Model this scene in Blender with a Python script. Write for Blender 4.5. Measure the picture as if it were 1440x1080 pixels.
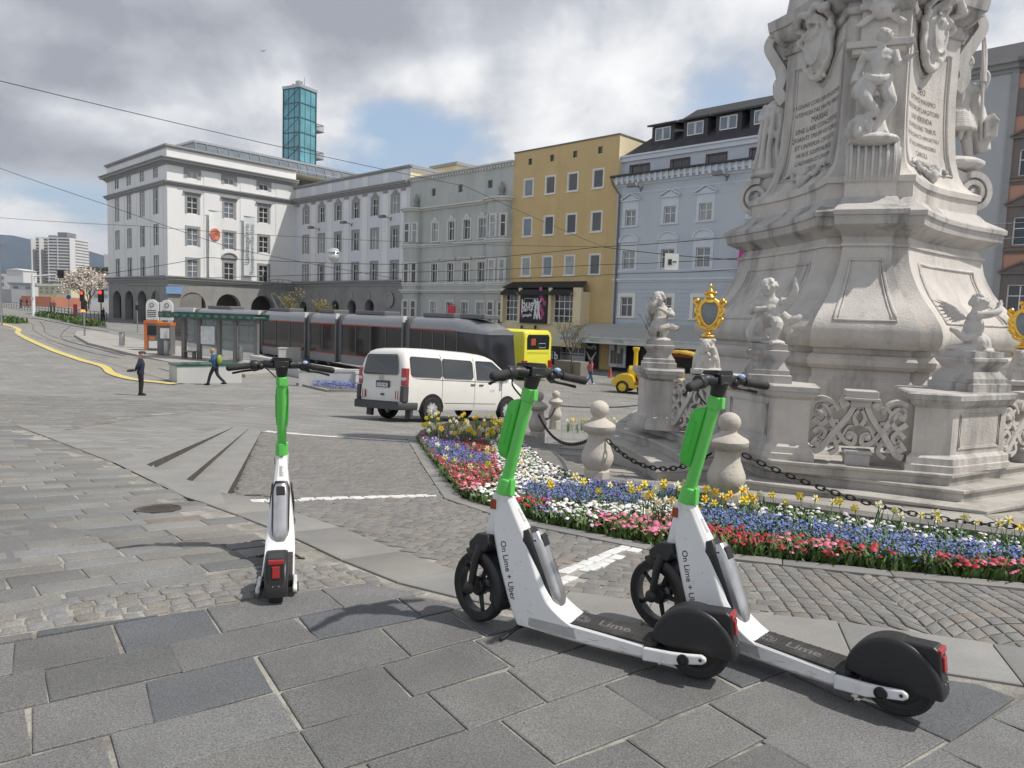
import bpy, bmesh, math, random
import numpy as np
from mathutils import Vector, Matrix
R=math.radians; PI=math.pi
random.seed(7)
S=bpy.context.scene
for o in list(bpy.data.objects): bpy.data.objects.remove(o)
COL=S.collection
# ---------------------------------------------------------------- camera
F=1040.0; HC=445.0; CAMZ=1.45
ROLL=math.atan(.034); PITCH=math.atan((540-HC)*math.cos(ROLL)/F)
cam=bpy.data.cameras.new('camera'); co=bpy.data.objects.new('camera',cam); COL.objects.link(co)
cam.sensor_width=36; cam.lens=36*F/1440; cam.clip_start=.05; cam.clip_end=20000
_f=Vector((0,math.cos(PITCH),-math.sin(PITCH))); _u=Vector((0,math.sin(PITCH),math.cos(PITCH))); _r=Vector((1,0,0))
# image is turned clockwise: camera rolled counter-clockwise
r2=_r*math.cos(ROLL)+_u*math.sin(ROLL); u2=_u*math.cos(ROLL)-_r*math.sin(ROLL)
CAMR=r2.copy(); CAMU=u2.copy()
co.matrix_world=Matrix(((r2.x,u2.x,-_f.x,0),(r2.y,u2.y,-_f.y,0),(r2.z,u2.z,-_f.z,CAMZ),(0,0,0,1)))
S.camera=co
# ---------------------------------------------------------------- light
SUN_AZ=103; SUN_EL=56
S.view_settings.view_transform='Standard'; S.view_settings.look='None'; S.view_settings.gamma=1; S.view_settings.exposure=.2
sl=bpy.data.lights.new('sun','SUN'); sl.energy=3.6; sl.angle=R(.9); sl.color=(1,.955,.89)
so=bpy.data.objects.new('sun',sl); COL.objects.link(so)
sd=Vector((math.sin(R(SUN_AZ))*math.cos(R(SUN_EL)),math.cos(R(SUN_AZ))*math.cos(R(SUN_EL)),math.sin(R(SUN_EL))))
so.rotation_euler=sd.to_track_quat('Z','Y').to_euler(); so.location=(0,0,60)
# node helper
def nd(nt,t,ins=None,**kw):
    n=nt.nodes.new(t)
    for k,v in kw.items(): setattr(n,k,v)
    if ins:
        for k,v in ins.items():
            if isinstance(v,bpy.types.NodeSocket): nt.links.new(v,n.inputs[k])
            else: n.inputs[k].default_value=v
    return n
def mth(nt,op,a,b=None,c=None,clamp=False):
    n=nt.nodes.new('ShaderNodeMath'); n.operation=op; n.use_clamp=clamp
    for i,v in enumerate((a,b,c)):
        if v is None: continue
        if isinstance(v,bpy.types.NodeSocket): nt.links.new(v,n.inputs[i])
        else: n.inputs[i].default_value=v
    return n.outputs[0]
def mixc(nt,f,a,b,bt='MIX'):
    n=nt.nodes.new('ShaderNodeMix'); n.data_type='RGBA'; n.blend_type=bt
    for k,v in ((0,f),(6,a),(7,b)):
        if isinstance(v,bpy.types.NodeSocket): nt.links.new(v,n.inputs[k])
        else: n.inputs[k].default_value=(tuple(v)+(1,) if hasattr(v,'__len__') and len(v)==3 else v)
    return n.outputs[2]
def ramp(nt,f,a,b,x0=0.,x1=1.):
    return nd(nt,'ShaderNodeMapRange',{0:f,1:a,2:b,3:x0,4:x1}).outputs[0]
W=bpy.data.worlds.new('World'); S.world=W; W.use_nodes=True
nt=W.node_tree; nt.nodes.clear()
sky=nd(nt,'ShaderNodeTexSky',sky_type='NISHITA',sun_disc=False,sun_elevation=R(SUN_EL),sun_rotation=R(SUN_AZ))
sky.air_density=1.1; sky.dust_density=1.2
tc=nd(nt,'ShaderNodeTexCoord'); sep=nd(nt,'ShaderNodeSeparateXYZ',{0:tc.outputs['Generated']})
zz=mth(nt,'ADD',mth(nt,'MAXIMUM',sep.outputs[2],0.0),.16)
cx=mth(nt,'DIVIDE',sep.outputs[0],zz); cy=mth(nt,'DIVIDE',sep.outputs[1],zz)
cv=nd(nt,'ShaderNodeCombineXYZ',{0:cx,1:cy,2:.37})
def dirv(u,v):
    a=u-720; b=v-540; c,s=math.cos(ROLL),math.sin(ROLL); a2=a*c+b*s; b2=-a*s+b*c
    d=_r*(a2/F)-_u*(b2/F)+_f; return d
def blob(u,v,size,stretch=1.0):
    # soft bump of cloud (or gap) around one direction in the sky
    d=dirv(u,v).normalized()
    az=math.atan2(d.x,d.y); el=math.asin(d.z)
    A=mth(nt,'ARCTAN2',sep.outputs[0],sep.outputs[1]); E=mth(nt,'ARCSINE',sep.outputs[2])
    da=mth(nt,'DIVIDE',mth(nt,'SUBTRACT',A,az),size*stretch); de=mth(nt,'DIVIDE',mth(nt,'SUBTRACT',E,el),size)
    q=mth(nt,'ADD',mth(nt,'MULTIPLY',da,da),mth(nt,'MULTIPLY',de,de))
    return mth(nt,'POWER',2.718,mth(nt,'MULTIPLY',q,-1.0))
n1=nd(nt,'ShaderNodeTexNoise',{'Vector':cv.outputs[0],'Scale':1.25,'Detail':9.,'Roughness':.52,'Distortion':.12}).outputs[0]
n2=nd(nt,'ShaderNodeTexNoise',{'Vector':nd(nt,'ShaderNodeVectorMath',{0:cv.outputs[0],1:(3.1,1.7,0)},operation='ADD').outputs[0],'Scale':.8,'Detail':6.,'Roughness':.45,'Distortion':.0}).outputs[0]
n3=nd(nt,'ShaderNodeTexNoise',{'Vector':tc.outputs['Generated'],'Scale':5.,'Detail':8.,'Roughness':.58,'Distortion':.15}).outputs[0]
cover=mth(nt,'ADD',mth(nt,'MULTIPLY',n1,.9),mth(nt,'MULTIPLY',n3,.8))     # about .85 mean
for (u,v,s_,st,w_) in [(600,195,.055,2.6,-.46),(470,235,.04,2.,-.35),(520,160,.03,2.,-.3),(80,275,.03,3.2,-.48),(1000,150,.04,1.6,-.2),(700,120,.10,1.8,.16),(260,60,.22,2.5,.25),(60,180,.06,1.6,.22),(60,300,.03,1.4,.2),(380,170,.08,1.6,.15),(760,175,.05,1.8,.12)]:
    cover=mth(nt,'ADD',cover,mth(nt,'MULTIPLY',blob(u,v,s_,st),w_))
cfac=ramp(nt,cover,.64,.86)
# cloud brightness
br=mth(nt,'ADD',mth(nt,'MULTIPLY',n1,1.1),mth(nt,'MULTIPLY',n3,1.3))   # ~.95
for (u,v,s_,st,w_) in [(470,45,.13,3.2,-.22),(60,150,.10,1.7,-.26),(30,215,.05,2,-.2),(140,195,.06,1.6,.2),(770,120,.08,1.9,.5),(60,290,.05,1.5,.36),(110,165,.03,2.4,.35),(600,110,.03,2.5,.25),(250,150,.03,2,.2),(960,40,.05,2,.15),(1420,90,.25,1.,.05),(640,75,.05,3,-.05),(980,60,.1,1.5,.05),(330,200,.07,2,.06),(850,30,.08,2,-.10)]:
    br=mth(nt,'ADD',br,mth(nt,'MULTIPLY',blob(u,v,s_,st),w_))
cc=nd(nt,'ShaderNodeValToRGB',{0:ramp(nt,br,.90,1.52)})
cr=cc.color_ramp; cr.elements[0].color=(3.1,3.3,3.75,1); cr.elements[0].position=.0
cr.elements[1].color=(9.6,9.6,9.6,1)
e=cr.elements.new(.42); e.color=(5.2,5.4,5.9,1); e=cr.elements.new(.7); e.color=(7.6,7.7,7.9,1)
skc=nd(nt,'ShaderNodeMix',{0:.5,6:sky.outputs[0],7:(4.4,6.1,8.4,1)},data_type='RGBA').outputs[2]
hv=ramp(nt,sep.outputs[2],.42,.75,1.,.50)  # unseen clouds high overhead dimmed to lower the ambient light
ccol=mixc(nt,1.,cc.outputs[0],nd(nt,'ShaderNodeCombineColor',{0:hv,1:hv,2:hv}).outputs[0],'MULTIPLY')
bg=nd(nt,'ShaderNodeBackground',{0:mixc(nt,cfac,skc,ccol),1:.1})
nt.links.new(bg.outputs[0],nd(nt,'ShaderNodeOutputWorld').inputs[0])
# ---------------------------------------------------------------- picture -> place geometry
def ray(u,v): 
    d=dirv(u,v); return d
def at(u,v,Y):
    d=ray(u,v); return Vector((d.x*Y/d.y,Y,CAMZ+d.z*Y/d.y))
def ip(y,t): return float(np.interp(y,[a for a,b in t],[b for a,b in t]))
LP=[(30,-2.2),(45,-2.2),(52,-1.9),(90,-1.05),(125,.05),(400,.05)]
RP=[(30,-2.45),(38,-2.55),(50,-2.85),(70,-2.95),(400,-2.95)]
STEP=None
def gz(x,y):
    z=gz0(x,y)
    if STEP and -7<x<2 and 4<y<16: z-=dip(x,y)
    return z
def sst(t): t=min(1,max(0,t)); return t*t*(3-2*t)
def dip(x,y):
    O,e1,e2,L3,b1,a1=STEP; dx,dy=x-O[0],y-O[1]; a=(dx*e1[0]+dy*e1[1])/L3; b=dx*e2[0]+dy*e2[1]
    if a>1 or b<b1: return 0
    if b<0:
        n=a-a1*b/b1; return 0 if n<.0 else .02+.34*(1-a)*min(1,(b-b1)/.25)
    if a<-.06: return 0
    return .23*(1-sst(b/2.4))*(sst((a+.06)/.22))*(1-sst(max(0,a-.12)))
def gz0(x,y):
    ym=min(y,34.)
    p=-(0.0917*max(0,ym-3.6))-0.0125*x*min(1,max(0,(ym-3.6)/3))
    if y<26: return p
    t=min(1,max(0,(x/y+.45)/.55))
    q=ip(y,LP)*(1-t)+ip(y,RP)*t; w=min(1,(y-26)/8)
    return p*(1-w)+q*w
def G(u,v,up=0.):
    d=ray(u,v); y=1.5
    while y<700:
        if CAMZ+d.z*y/d.y<=gz(d.x*y/d.y,y)+up:
            lo=y/1.02;hi=y
            for _ in range(26):
                m=(lo+hi)/2
                if CAMZ+d.z*m/d.y<=gz(d.x*m/d.y,m)+up: hi=m
                else: lo=m
            return Vector((d.x*hi/d.y,hi,gz(d.x*hi/d.y,hi)+up))
        y*=1.02
def onz(u,v,z):
    d=ray(u,v); t=(z-CAMZ)/d.z; return Vector((d.x*t,d.y*t,z))
_o=G(308,690); _f3=G(368,606); _n1=G(205,655); _e=(_f3-_o).xy.normalized(); _e2=Vector((_e.y,-_e.x))
STEP=(tuple(_o.xy),tuple(_e),tuple(_e2),(_f3-_o).xy.length,(_n1-_o).xy.dot(_e2),(_n1-_o).xy.dot(_e)/(_f3-_o).xy.length)
# ---------------------------------------------------------------- mesh builder
class MB:
    def __init__(s): s.V=[];s.F=[];s.M=[];s.C=[];s.X=Matrix.Identity(4);s.mi=0;s.c=None
    def add(s,vs,fs,mi=None):
        n=len(s.V); X=s.X
        s.V.extend([tuple(X@Vector(v)) for v in vs]); s.F.extend([tuple(i+n for i in f) for f in fs])
        s.M.extend([s.mi if mi is None else mi]*len(fs)); s.C.extend([s.c]*len(fs))
        return s
    def box(s,x0,x1,y0,y1,z0,z1,mi=None):
        if x0>x1:x0,x1=x1,x0
        if y0>y1:y0,y1=y1,y0
        if z0>z1:z0,z1=z1,z0
        return s.add([(x0,y0,z0),(x1,y0,z0),(x1,y1,z0),(x0,y1,z0),(x0,y0,z1),(x1,y0,z1),(x1,y1,z1),(x0,y1,z1)],
              [(3,2,1,0),(4,5,6,7),(0,1,5,4),(1,2,6,5),(2,3,7,6),(3,0,4,7)],mi)
    def cb(s,c,sx,sy,sz,mi=None,rot=None):
        old=s.X; s.X=old@Matrix.Translation(Vector(c))@(rot.to_4x4() if rot else Matrix.Identity(4))
        s.box(-sx/2,sx/2,-sy/2,sy/2,-sz/2,sz/2,mi); s.X=old; return s
    def prism(s,poly,z0,z1,mi=None,top=None):
        # poly in xy, counter-clockwise; top = optional other polygon for the upper ring
        n=len(poly); q=top or poly
        vs=[(x,y,z0) for x,y in poly]+[(x,y,z1) for x,y in q]
        fs=[tuple(range(n))[::-1],tuple(range(n,2*n))]+[(i,(i+1)%n,n+(i+1)%n,n+i) for i in range(n)]
        return s.add(vs,fs,mi)
    def side(s,poly,y0,y1,mi=None):
        # polygon in xz extruded along y
        n=len(poly)
        vs=[(x,y0,z) for x,z in poly]+[(x,y1,z) for x,z in poly]
        fs=[tuple(range(n)),tuple(range(n,2*n))[::-1]]+[((i+1)%n,i,n+i,n+(i+1)%n) for i in range(n)]
        return s.add(vs,fs,mi)
    def loft(s,rings,mi=None,closed=True,caps=True):
        n=len(rings[0]); vs=[p for r in rings for p in r]; fs=[]
        for k in range(len(rings)-1):
            for i in range(n if closed else n-1):
                j=(i+1)%n; fs.append((k*n+i,k*n+j,(k+1)*n+j,(k+1)*n+i))
        if caps and closed: fs.append(tuple(range(n))[::-1]); fs.append(tuple(range((len(rings)-1)*n,len(rings)*n)))
        return s.add(vs,fs,mi)
    def lathe(s,prof,n=16,c=(0,0,0),mi=None,axis='Z'):
        rings=[]
        for r,z in prof:
            r=max(r,1e-4)
            if axis=='Z': rings.append([(c[0]+r*math.cos(2*PI*i/n),c[1]+r*math.sin(2*PI*i/n),c[2]+z) for i in range(n)])
            elif axis=='Y': rings.append([(c[0]+r*math.sin(2*PI*i/n),c[1]+z,c[2]+r*math.cos(2*PI*i/n)) for i in range(n)])
            else: rings.append([(c[0]+z,c[1]+r*math.cos(2*PI*i/n),c[2]+r*math.sin(2*PI*i/n)) for i in range(n)])
        return s.loft(rings,mi)
    def tube(s,path,r,n=8,mi=None,closed=False,caps=True,sq=1.0):
        P=[Vector(p) for p in path]; m=len(P)
        rs=r if hasattr(r,'__len__') else [r]*m
        T=[]
        for i in range(m):
            a=P[(i-1)%m] if (closed or i>0) else P[i]; b=P[(i+1)%m] if (closed or i<m-1) else P[i]
            t=(b-a); T.append(t.normalized() if t.length>1e-9 else Vector((0,0,1)))
        up=Vector((0,0,1)) if abs(T[0].z)<.9 else Vector((1,0,0))
        N=(up-T[0]*up.dot(T[0])).normalized(); rings=[]
        for i in range(m):
            N=(N-T[i]*N.dot(T[i])); N=N.normalized() if N.length>1e-6 else T[i].orthogonal().normalized()
            B=T[i].cross(N)
            rings.append([tuple(P[i]+N*(rs[i]*math.cos(2*PI*k/n))+B*(rs[i]*sq*math.sin(2*PI*k/n))) for k in range(n)])
        if closed: rings.append(rings[0])
        return s.loft(rings,mi,caps=caps and not closed)
    def ball(s,c,r,n=10,m=7,mi=None,sc=(1,1,1),rot=None):
        rings=[]; Rm=rot or Matrix.Identity(3)
        for j in range(m+1):
            th=PI*j/m; rr=max(math.sin(th),1e-3)
            rings.append([tuple(Vector(c)+Rm@Vector((r*sc[0]*rr*math.cos(2*PI*i/n),r*sc[1]*rr*math.sin(2*PI*i/n),-r*sc[2]*math.cos(th)))) for i in range(n)])
        return s.loft(rings,mi)
    def build(s,name,mats,parent=None,smooth=None,loc=None,rz=None,bevel=None,seg=2,remesh=None,sub=None):
        me=bpy.data.meshes.new(name); me.from_pydata(s.V,[],s.F)
        if not isinstance(mats,(list,tuple)): mats=[mats]
        for m in mats: me.materials.append(m)
        me.polygons.foreach_set('material_index',s.M)
        if any(c is not None for c in s.C):
            ca=me.color_attributes.new('tint','FLOAT_COLOR','CORNER'); arr=[]
            for p,c in zip(me.polygons,s.C):
                c=c or (1,1,1); arr.extend([c[0],c[1],c[2],1.]*p.loop_total)
            ca.data.foreach_set('color',arr)
        if smooth is not None:
            me.polygons.foreach_set('use_smooth',[True]*len(me.polygons)); me.update()
            if smooth<180: me.set_sharp_from_angle(angle=R(smooth))
        me.update()
        o=bpy.data.objects.new(name,me); COL.objects.link(o)
        if parent: o.parent=parent
        if loc is not None: o.location=loc
        if rz is not None: o.rotation_euler=(0,0,rz)
        if remesh:
            m=o.modifiers.new('r','REMESH'); m.mode='VOXEL'; m.voxel_size=remesh; m.use_smooth_shade=True
            m=o.modifiers.new('s','SMOOTH'); m.factor=.6; m.iterations=2
        if bevel:
            m=o.modifiers.new('b','BEVEL'); m.width=bevel; m.segments=seg; m.limit_method='ANGLE'; m.angle_limit=R(40)
        if sub:
            m=o.modifiers.new('s','SUBSURF'); m.levels=sub; m.render_levels=sub
        return o
def tag(o,label=None,cat=None,group=None,kind=None):
    if label: o['label']=label
    if cat: o['category']=cat
    if group: o['group']=group
    if kind: o['kind']=kind
    return o
def empty(name,loc=(0,0,0),rz=0,label=None,cat=None,group=None):
    o=bpy.data.objects.new(name,None); COL.objects.link(o); o.location=loc; o.rotation_euler=(0,0,rz); o.empty_display_size=.2
    return tag(o,label,cat,group)
KIDS={}
def kids(o):
    return [c for c in bpy.data.objects if c.parent==o]
def copy_tree(o,parent=None,cache=None):
    if cache is None:
        cache={}
        for c in bpy.data.objects:
            if c.parent: cache.setdefault(c.parent.name,[]).append(c)
    c=o.copy(); COL.objects.link(c); c.parent=parent
    for ch in cache.get(o.name,[]): copy_tree(ch,c,cache)
    return c
def struct(o): o['kind']='structure'; return o
# ---------------------------------------------------------------- materials
def mat(name,col,rough=.7,metal=0.,var=.12,vs=2.,bump=0.,bs=60.,grime=0.,gs=1.2,gcol=(.1,.09,.08),streak=False,attr=False,coat=0.,spec=None,obj=False,emit=None,fine=0.,fs=300.,alpha=None,trans=0.,gt=(.5,.72)):
    m=bpy.data.materials.new(name); m.use_nodes=True; nt=m.node_tree; b=nt.nodes['Principled BSDF']
    if obj: P=nd(nt,'ShaderNodeTexCoord').outputs['Object']
    else: P=nd(nt,'ShaderNodeNewGeometry').outputs['Position']
    c=col
    if attr:
        a=nd(nt,'ShaderNodeAttribute',attribute_name='tint'); c=mixc(nt,1.,col,a.outputs[0],'MULTIPLY')
    if var>0:
        n=nd(nt,'ShaderNodeTexNoise',{'Vector':P,'Scale':vs,'Detail':6.,'Roughness':.6})
        f=ramp(nt,n.outputs[0],.25,.75,1-var,1+var)
        c=mixc(nt,1.,c,nd(nt,'ShaderNodeCombineColor',{0:f,1:f,2:f}).outputs[0],'MULTIPLY')
    if fine>0:
        n=nd(nt,'ShaderNodeTexNoise',{'Vector':P,'Scale':fs,'Detail':3.,'Roughness':.7})
        f=ramp(nt,n.outputs[0],.3,.7,1-fine,1+fine)
        c=mixc(nt,1.,c,nd(nt,'ShaderNodeCombineColor',{0:f,1:f,2:f}).outputs[0],'MULTIPLY')
    if grime>0:
        PP=P
        if streak: PP=nd(nt,'ShaderNodeVectorMath',{0:P,1:(1,1,.16)},operation='MULTIPLY').outputs[0]
        n=nd(nt,'ShaderNodeTexNoise',{'Vector':PP,'Scale':gs,'Detail':8.,'Roughness':.65})
        c=mixc(nt,mth(nt,'MULTIPLY',ramp(nt,n.outputs[0],gt[0],gt[1]),grime),c,gcol)
    if isinstance(c,bpy.types.NodeSocket): nt.links.new(c,b.inputs['Base Color'])
    else: b.inputs['Base Color'].default_value=(*c,1)
    b.inputs['Roughness'].default_value=rough; b.inputs['Metallic'].default_value=metal
    if coat: b.inputs['Coat Weight'].default_value=coat; b.inputs['Coat Roughness'].default_value=.08
    if spec is not None: b.inputs['Specular IOR Level'].default_value=spec
    if trans: b.inputs['Transmission Weight'].default_value=trans
    if alpha is not None: b.inputs['Alpha'].default_value=alpha
    if bump>0:
        n=nd(nt,'ShaderNodeTexNoise',{'Vector':P,'Scale':bs,'Detail':5.,'Roughness':.65})
        bp=nd(nt,'ShaderNodeBump',{'Strength':1.,'Distance':bump,'Height':n.outputs[0]})
        nt.links.new(bp.outputs[0],b.inputs['Normal'])
    if emit: b.inputs['Emission Color'].default_value=(*emit[:3],1); b.inputs['Emission Strength'].default_value=emit[3]
    return m
MT={}
def text(txt,size,mt,name='lettering',parent=None,X=None,ext=.002,align='CENTER',sp=1.0,sx=1.0,bold=0.):
    cu=bpy.data.curves.new(name,'FONT'); cu.body=txt; cu.size=size; cu.extrude=ext; cu.align_x=align; cu.align_y='CENTER'; cu.space_character=sp; cu.resolution_u=3; cu.offset=bold
    t=bpy.data.objects.new('tmp',cu); COL.objects.link(t)
    dg=bpy.context.evaluated_depsgraph_get(); me=bpy.data.meshes.new_from_object(t.evaluated_get(dg))
    bpy.data.objects.remove(t)
    if sx!=1.0: me.transform(Matrix.Diagonal((sx,1,1,1)))
    if X is not None: me.transform(X)
    me.materials.clear(); me.materials.append(mt)
    o=bpy.data.objects.new(name,me); COL.objects.link(o)
    if parent: o.parent=parent
    return o
# ================================================================ ground
stone_g=mat('granite_sett',(.215,.207,.195),.75,var=.16,vs=9,bump=.004,bs=90,attr=True,fine=.4,fs=160,grime=.35,gs=.9,gcol=(.16,.15,.14),gt=(.5,.7))
slab_g=mat('granite_slab',(.160,.158,.154),.74,var=.16,vs=2.6,bump=.004,bs=130,attr=True,fine=.55,fs=150,grime=.42,gs=2.3,gcol=(.12,.115,.11),gt=(.50,.70))
flag_g=mat('flagstone',(.215,.210,.200),.74,var=.18,vs=2.2,bump=.004,bs=110,attr=True,fine=.4,fs=120,grime=.4,gs=1.9,gcol=(.16,.155,.145),gt=(.50,.70))
mortar=mat('joint_sand',(.33,.315,.28),.95,var=.3,vs=14,bump=.006,bs=60,fine=.4,fs=200,grime=.75,gs=1.7,gcol=(.10,.095,.085),gt=(.44,.60))
pave_far=mat('worn_paving',(.32,.31,.29),.8,var=.2,vs=.5,bump=.004,bs=20,fine=.15,fs=60,grime=.35,gs=.35,gcol=(.2,.19,.18))
asph=mat('asphalt',(.10,.10,.105),.85,var=.15,vs=.6,fine=.2,fs=90)
white_p=mat('white_paint',(.72,.72,.7),.7,var=.1,vs=5,grime=.3,gs=5,gcol=(.4,.39,.37))
yellow_p=mat('yellow_paint',(.62,.50,.16),.7,var=.15,vs=5,grime=.4,gs=3,gcol=(.4,.36,.25))
kerb_m=mat('kerb_granite',(.25,.243,.23),.75,var=.14,vs=2.5,bump=.003,bs=80,fine=.3,fs=300,grime=.35,gs=2,gcol=(.2,.19,.18))
soil=mat('soil',(.05,.035,.022),.95,var=.4,vs=20,bump=.02,bs=60)

def inpoly(x,y,P):
    c=False; j=len(P)-1
    for i in range(len(P)):
        if (P[i][1]>y)!=(P[j][1]>y) and x<(P[j][0]-P[i][0])*(y-P[i][1])/(P[j][1]-P[i][1])+P[i][0]: c=not c
        j=i
    return c
def GP(*pts): return [tuple(G(u,v).xy) for u,v in pts]
# base sheet out to the horizon
mb=MB()
ys=[-4,0,2,3,3.6]+[3.6+.5*i for i in range(1,60)]+[34,36,38,41,45,48.5,52,56,62,70,80,90,100,112,125,160,220,320,450,700,1200,2500,5000,9000]
ts=[-2.2,-1.6,-1.1]+[-.8+.05*i for i in range(33)]+[1.1,1.6,2.2]
vs=[]
for y in ys:
    for t in ts:
        x=t*max(abs(y),6.); z=gz(x,max(y,0))-.002
        if y>400: z=-2-(y-400)*.002
        vs.append((x,y,z))
n=len(ts); fs=[(k*n+i,k*n+i+1,(k+1)*n+i+1,(k+1)*n+i) for k in range(len(ys)-1) for i in range(n-1)]
mb.add(vs,fs); 
# worn slab look of the far square: brick joints in world space
gm=mat('square_paving',(.275,.268,.255),.8,var=.16,vs=.4,bump=.003,bs=40,fine=.18,fs=90,grime=.45,gs=.5,gcol=(.2,.19,.175),gt=(.45,.7))
def brickify(m,sw,sh,ang,jc,amt,joint=.012,dark=.75):
    nt=m.node_tree; b=nt.nodes['Principled BSDF']; src=b.inputs['Base Color'].links[0].from_socket
    P=nd(nt,'ShaderNodeNewGeometry').outputs['Position']
    mp=nd(nt,'ShaderNodeMapping',{0:P,2:(0,0,R(ang))})
    bk=nd(nt,'ShaderNodeTexBrick',{'Vector':mp.outputs[0],'Color1':(1,1,1,1),'Color2':(dark,dark,dark*.98,1),'Mortar':(*jc,1),'Scale':1.,'Mortar Size':joint,'Brick Width':sw,'Row Height':sh,'Mortar Smooth':.3})
    nt.links.new(mixc(nt,amt,src,bk.outputs[0],'MULTIPLY'),b.inputs['Base Color'])
brickify(gm,.55,.3,4,(.45,.44,.42),.9)
struct(mb.build('ground',gm,smooth=180))

def stone(mb,quad,h,jit=.0,bev=.012,lift=None,tilt=.0,dome=.0):
    # one paving stone: quad = 4+ xy points CCW, standing h above the ground sheet
    n=len(quad); cx=sum(p[0] for p in quad)/n; cy=sum(p[1] for p in quad)/n
    q=[(x+random.uniform(-jit,jit),y+random.uniform(-jit,jit)) for x,y in quad]
    tx=random.uniform(-tilt,tilt);ty=random.uniform(-tilt,tilt); dz=random.uniform(-tilt,tilt)*.03
    def Z(x,y,e): return gz(x,y)+e+(x-cx)*tx+(y-cy)*ty+dz
    base=[(x,y,Z(x,y,-.02)) for x,y in q]
    mid=[(x,y,Z(x,y,h-bev*.6)) for x,y in q]
    top=[]
    for x,y in q:
        d=math.hypot(cx-x,cy-y) or 1; k=min(bev*1.4/d,.4); xx=x+(cx-x)*k; yy=y+(cy-y)*k
        top.append((xx,yy,Z(xx,yy,h)))
    vs=base+mid+top; fs=[]
    for a in (0,n):
        fs+=[(a+i,a+(i+1)%n,a+n+(i+1)%n,a+n+i) for i in range(n)]
    if dome:
        vs.append((cx,cy,Z(cx,cy,h+dome))); fs+=[(2*n+i,2*n+(i+1)%n,3*n) for i in range(n)]
    else: fs.append(tuple(range(2*n,3*n)))
    mb.add(vs,fs)
def tint(base=1.,v=.1,warm=.03):
    k=base*(1+random.uniform(-v,v)); w=random.uniform(-warm,warm)
    return (k*(1+w),k,k*(1-w*1.2))
# boundary line between the square's flags and the setts of the parking strip (kerb band), in ground coordinates
KB=[(20,598),(160,652),(260,700),(330,725),(400,752),(480,790),(560,822),(640,842),(760,868),(900,893),(1060,915),(1200,930),(1440,968),(1700,1008)]
KBg=GP(*KB)
# ---- A: large foreground slabs, laid in rows
ax=Vector((G(515,964)-G(169,1058)).xy).normalized(); px=Vector((-ax.y,ax.x))
A0=Vector(G(169,1058).xy)
edgeA=GP((-60,905),(70,888),(340,842),(520,822),(600,838),(640,846),(760,872),(900,897),(1060,920),(1200,936),(1440,975),(1700,1012))
def above(x,y,line):
    # signed: True when beyond (farther than) the polyline given left->right
    if x<=line[0][0]: a,b=line[0],line[1]
    elif x>=line[-1][0]: a,b=line[-2],line[-1]
    else:
        for a,b in zip(line,line[1:]):
            if a[0]<=x<=b[0] or b[0]<=x<=a[0]: break
    return y>a[1]+(b[1]-a[1])*(x-a[0])/((b[0]-a[0]) or 1e-6)
from itertools import count
def clip(poly,line,far=False):
    # cut a polygon with a polyline (sampled by its local segment under the centre)
    cx=sum(p[0] for p in poly)/len(poly)
    out=poly
    for a,b in zip(line,line[1:]):
        if min(a[0],b[0])-.6<=cx<=max(a[0],b[0])+.6:
            d=(b[0]-a[0],b[1]-a[1]); res=[]
            s=lambda p:(d[0]*(p[1]-a[1])-d[1]*(p[0]-a[0]))*(1 if far else -1)
            for i in range(len(out)):
                p,q=out[i],out[(i+1)%len(out)]; sp,sq=s(p),s(q)
                if sp>=0: res.append(p)
                if (sp>=0)!=(sq>=0):
                    t=sp/(sp-sq); res.append((p[0]+(q[0]-p[0])*t,p[1]+(q[1]-p[1])*t))
            out=res
            if len(out)<3: return None
    return out
def area(p): return abs(sum(p[i][0]*p[(i+1)%len(p)][1]-p[(i+1)%len(p)][0]*p[i][1] for i in range(len(p))))/2
mb=MB(); random.seed(3)
row=-8; 
v0=-2.3; widths=[.28,.31,.29,.34,.28,.32,.30,.29,.34,.29,.33,.31,.29,.31,.32,.34,.30,.32,.31,.3,.33]
g=.012
for k,w in enumerate(widths):
    u0=-5.5+random.uniform(0,.7)
    while u0<7.5:
        L=random.uniform(.36,.58)
        sk=.05
        q=[(u0+g/2,v0+g/2),(u0+L-g/2,v0+g/2),(u0+L-g/2,v0+w-g/2),(u0+g/2,v0+w-g/2)]
        P=[tuple(A0+ax*a+px*b) for a,b in q]; P=[(x+random.gauss(0,.006),y+random.gauss(0,.006)) for x,y in P]
        cx=sum(p[0] for p in P)/4; cy=sum(p[1] for p in P)/4
        u0+=L
        if cy<.7 or cx>edgeA[-1][0]-.3 or cy>5: continue
        P=clip(P,edgeA)
        if not P or area(P)<.012: continue
        if random.random()<.18: mb.c=(.68,.73,.80)
        elif random.random()<.30: mb.c=tint(.84,.08,.01)
        else: mb.c=tint(1.04,.09,.015)
        stone(mb,P,.012,jit=.006,bev=.005,tilt=.004)
    v0+=w
struct(mb.build('slab_paving',slab_g,smooth=25))
# joint bed under all laid stones near the camera
mb=MB(); 
xs=[-14+.25*i for i in range(105)]; yy=[.4+.25*i for i in range(120)]
BEDARGS=(xs,yy)
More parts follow.
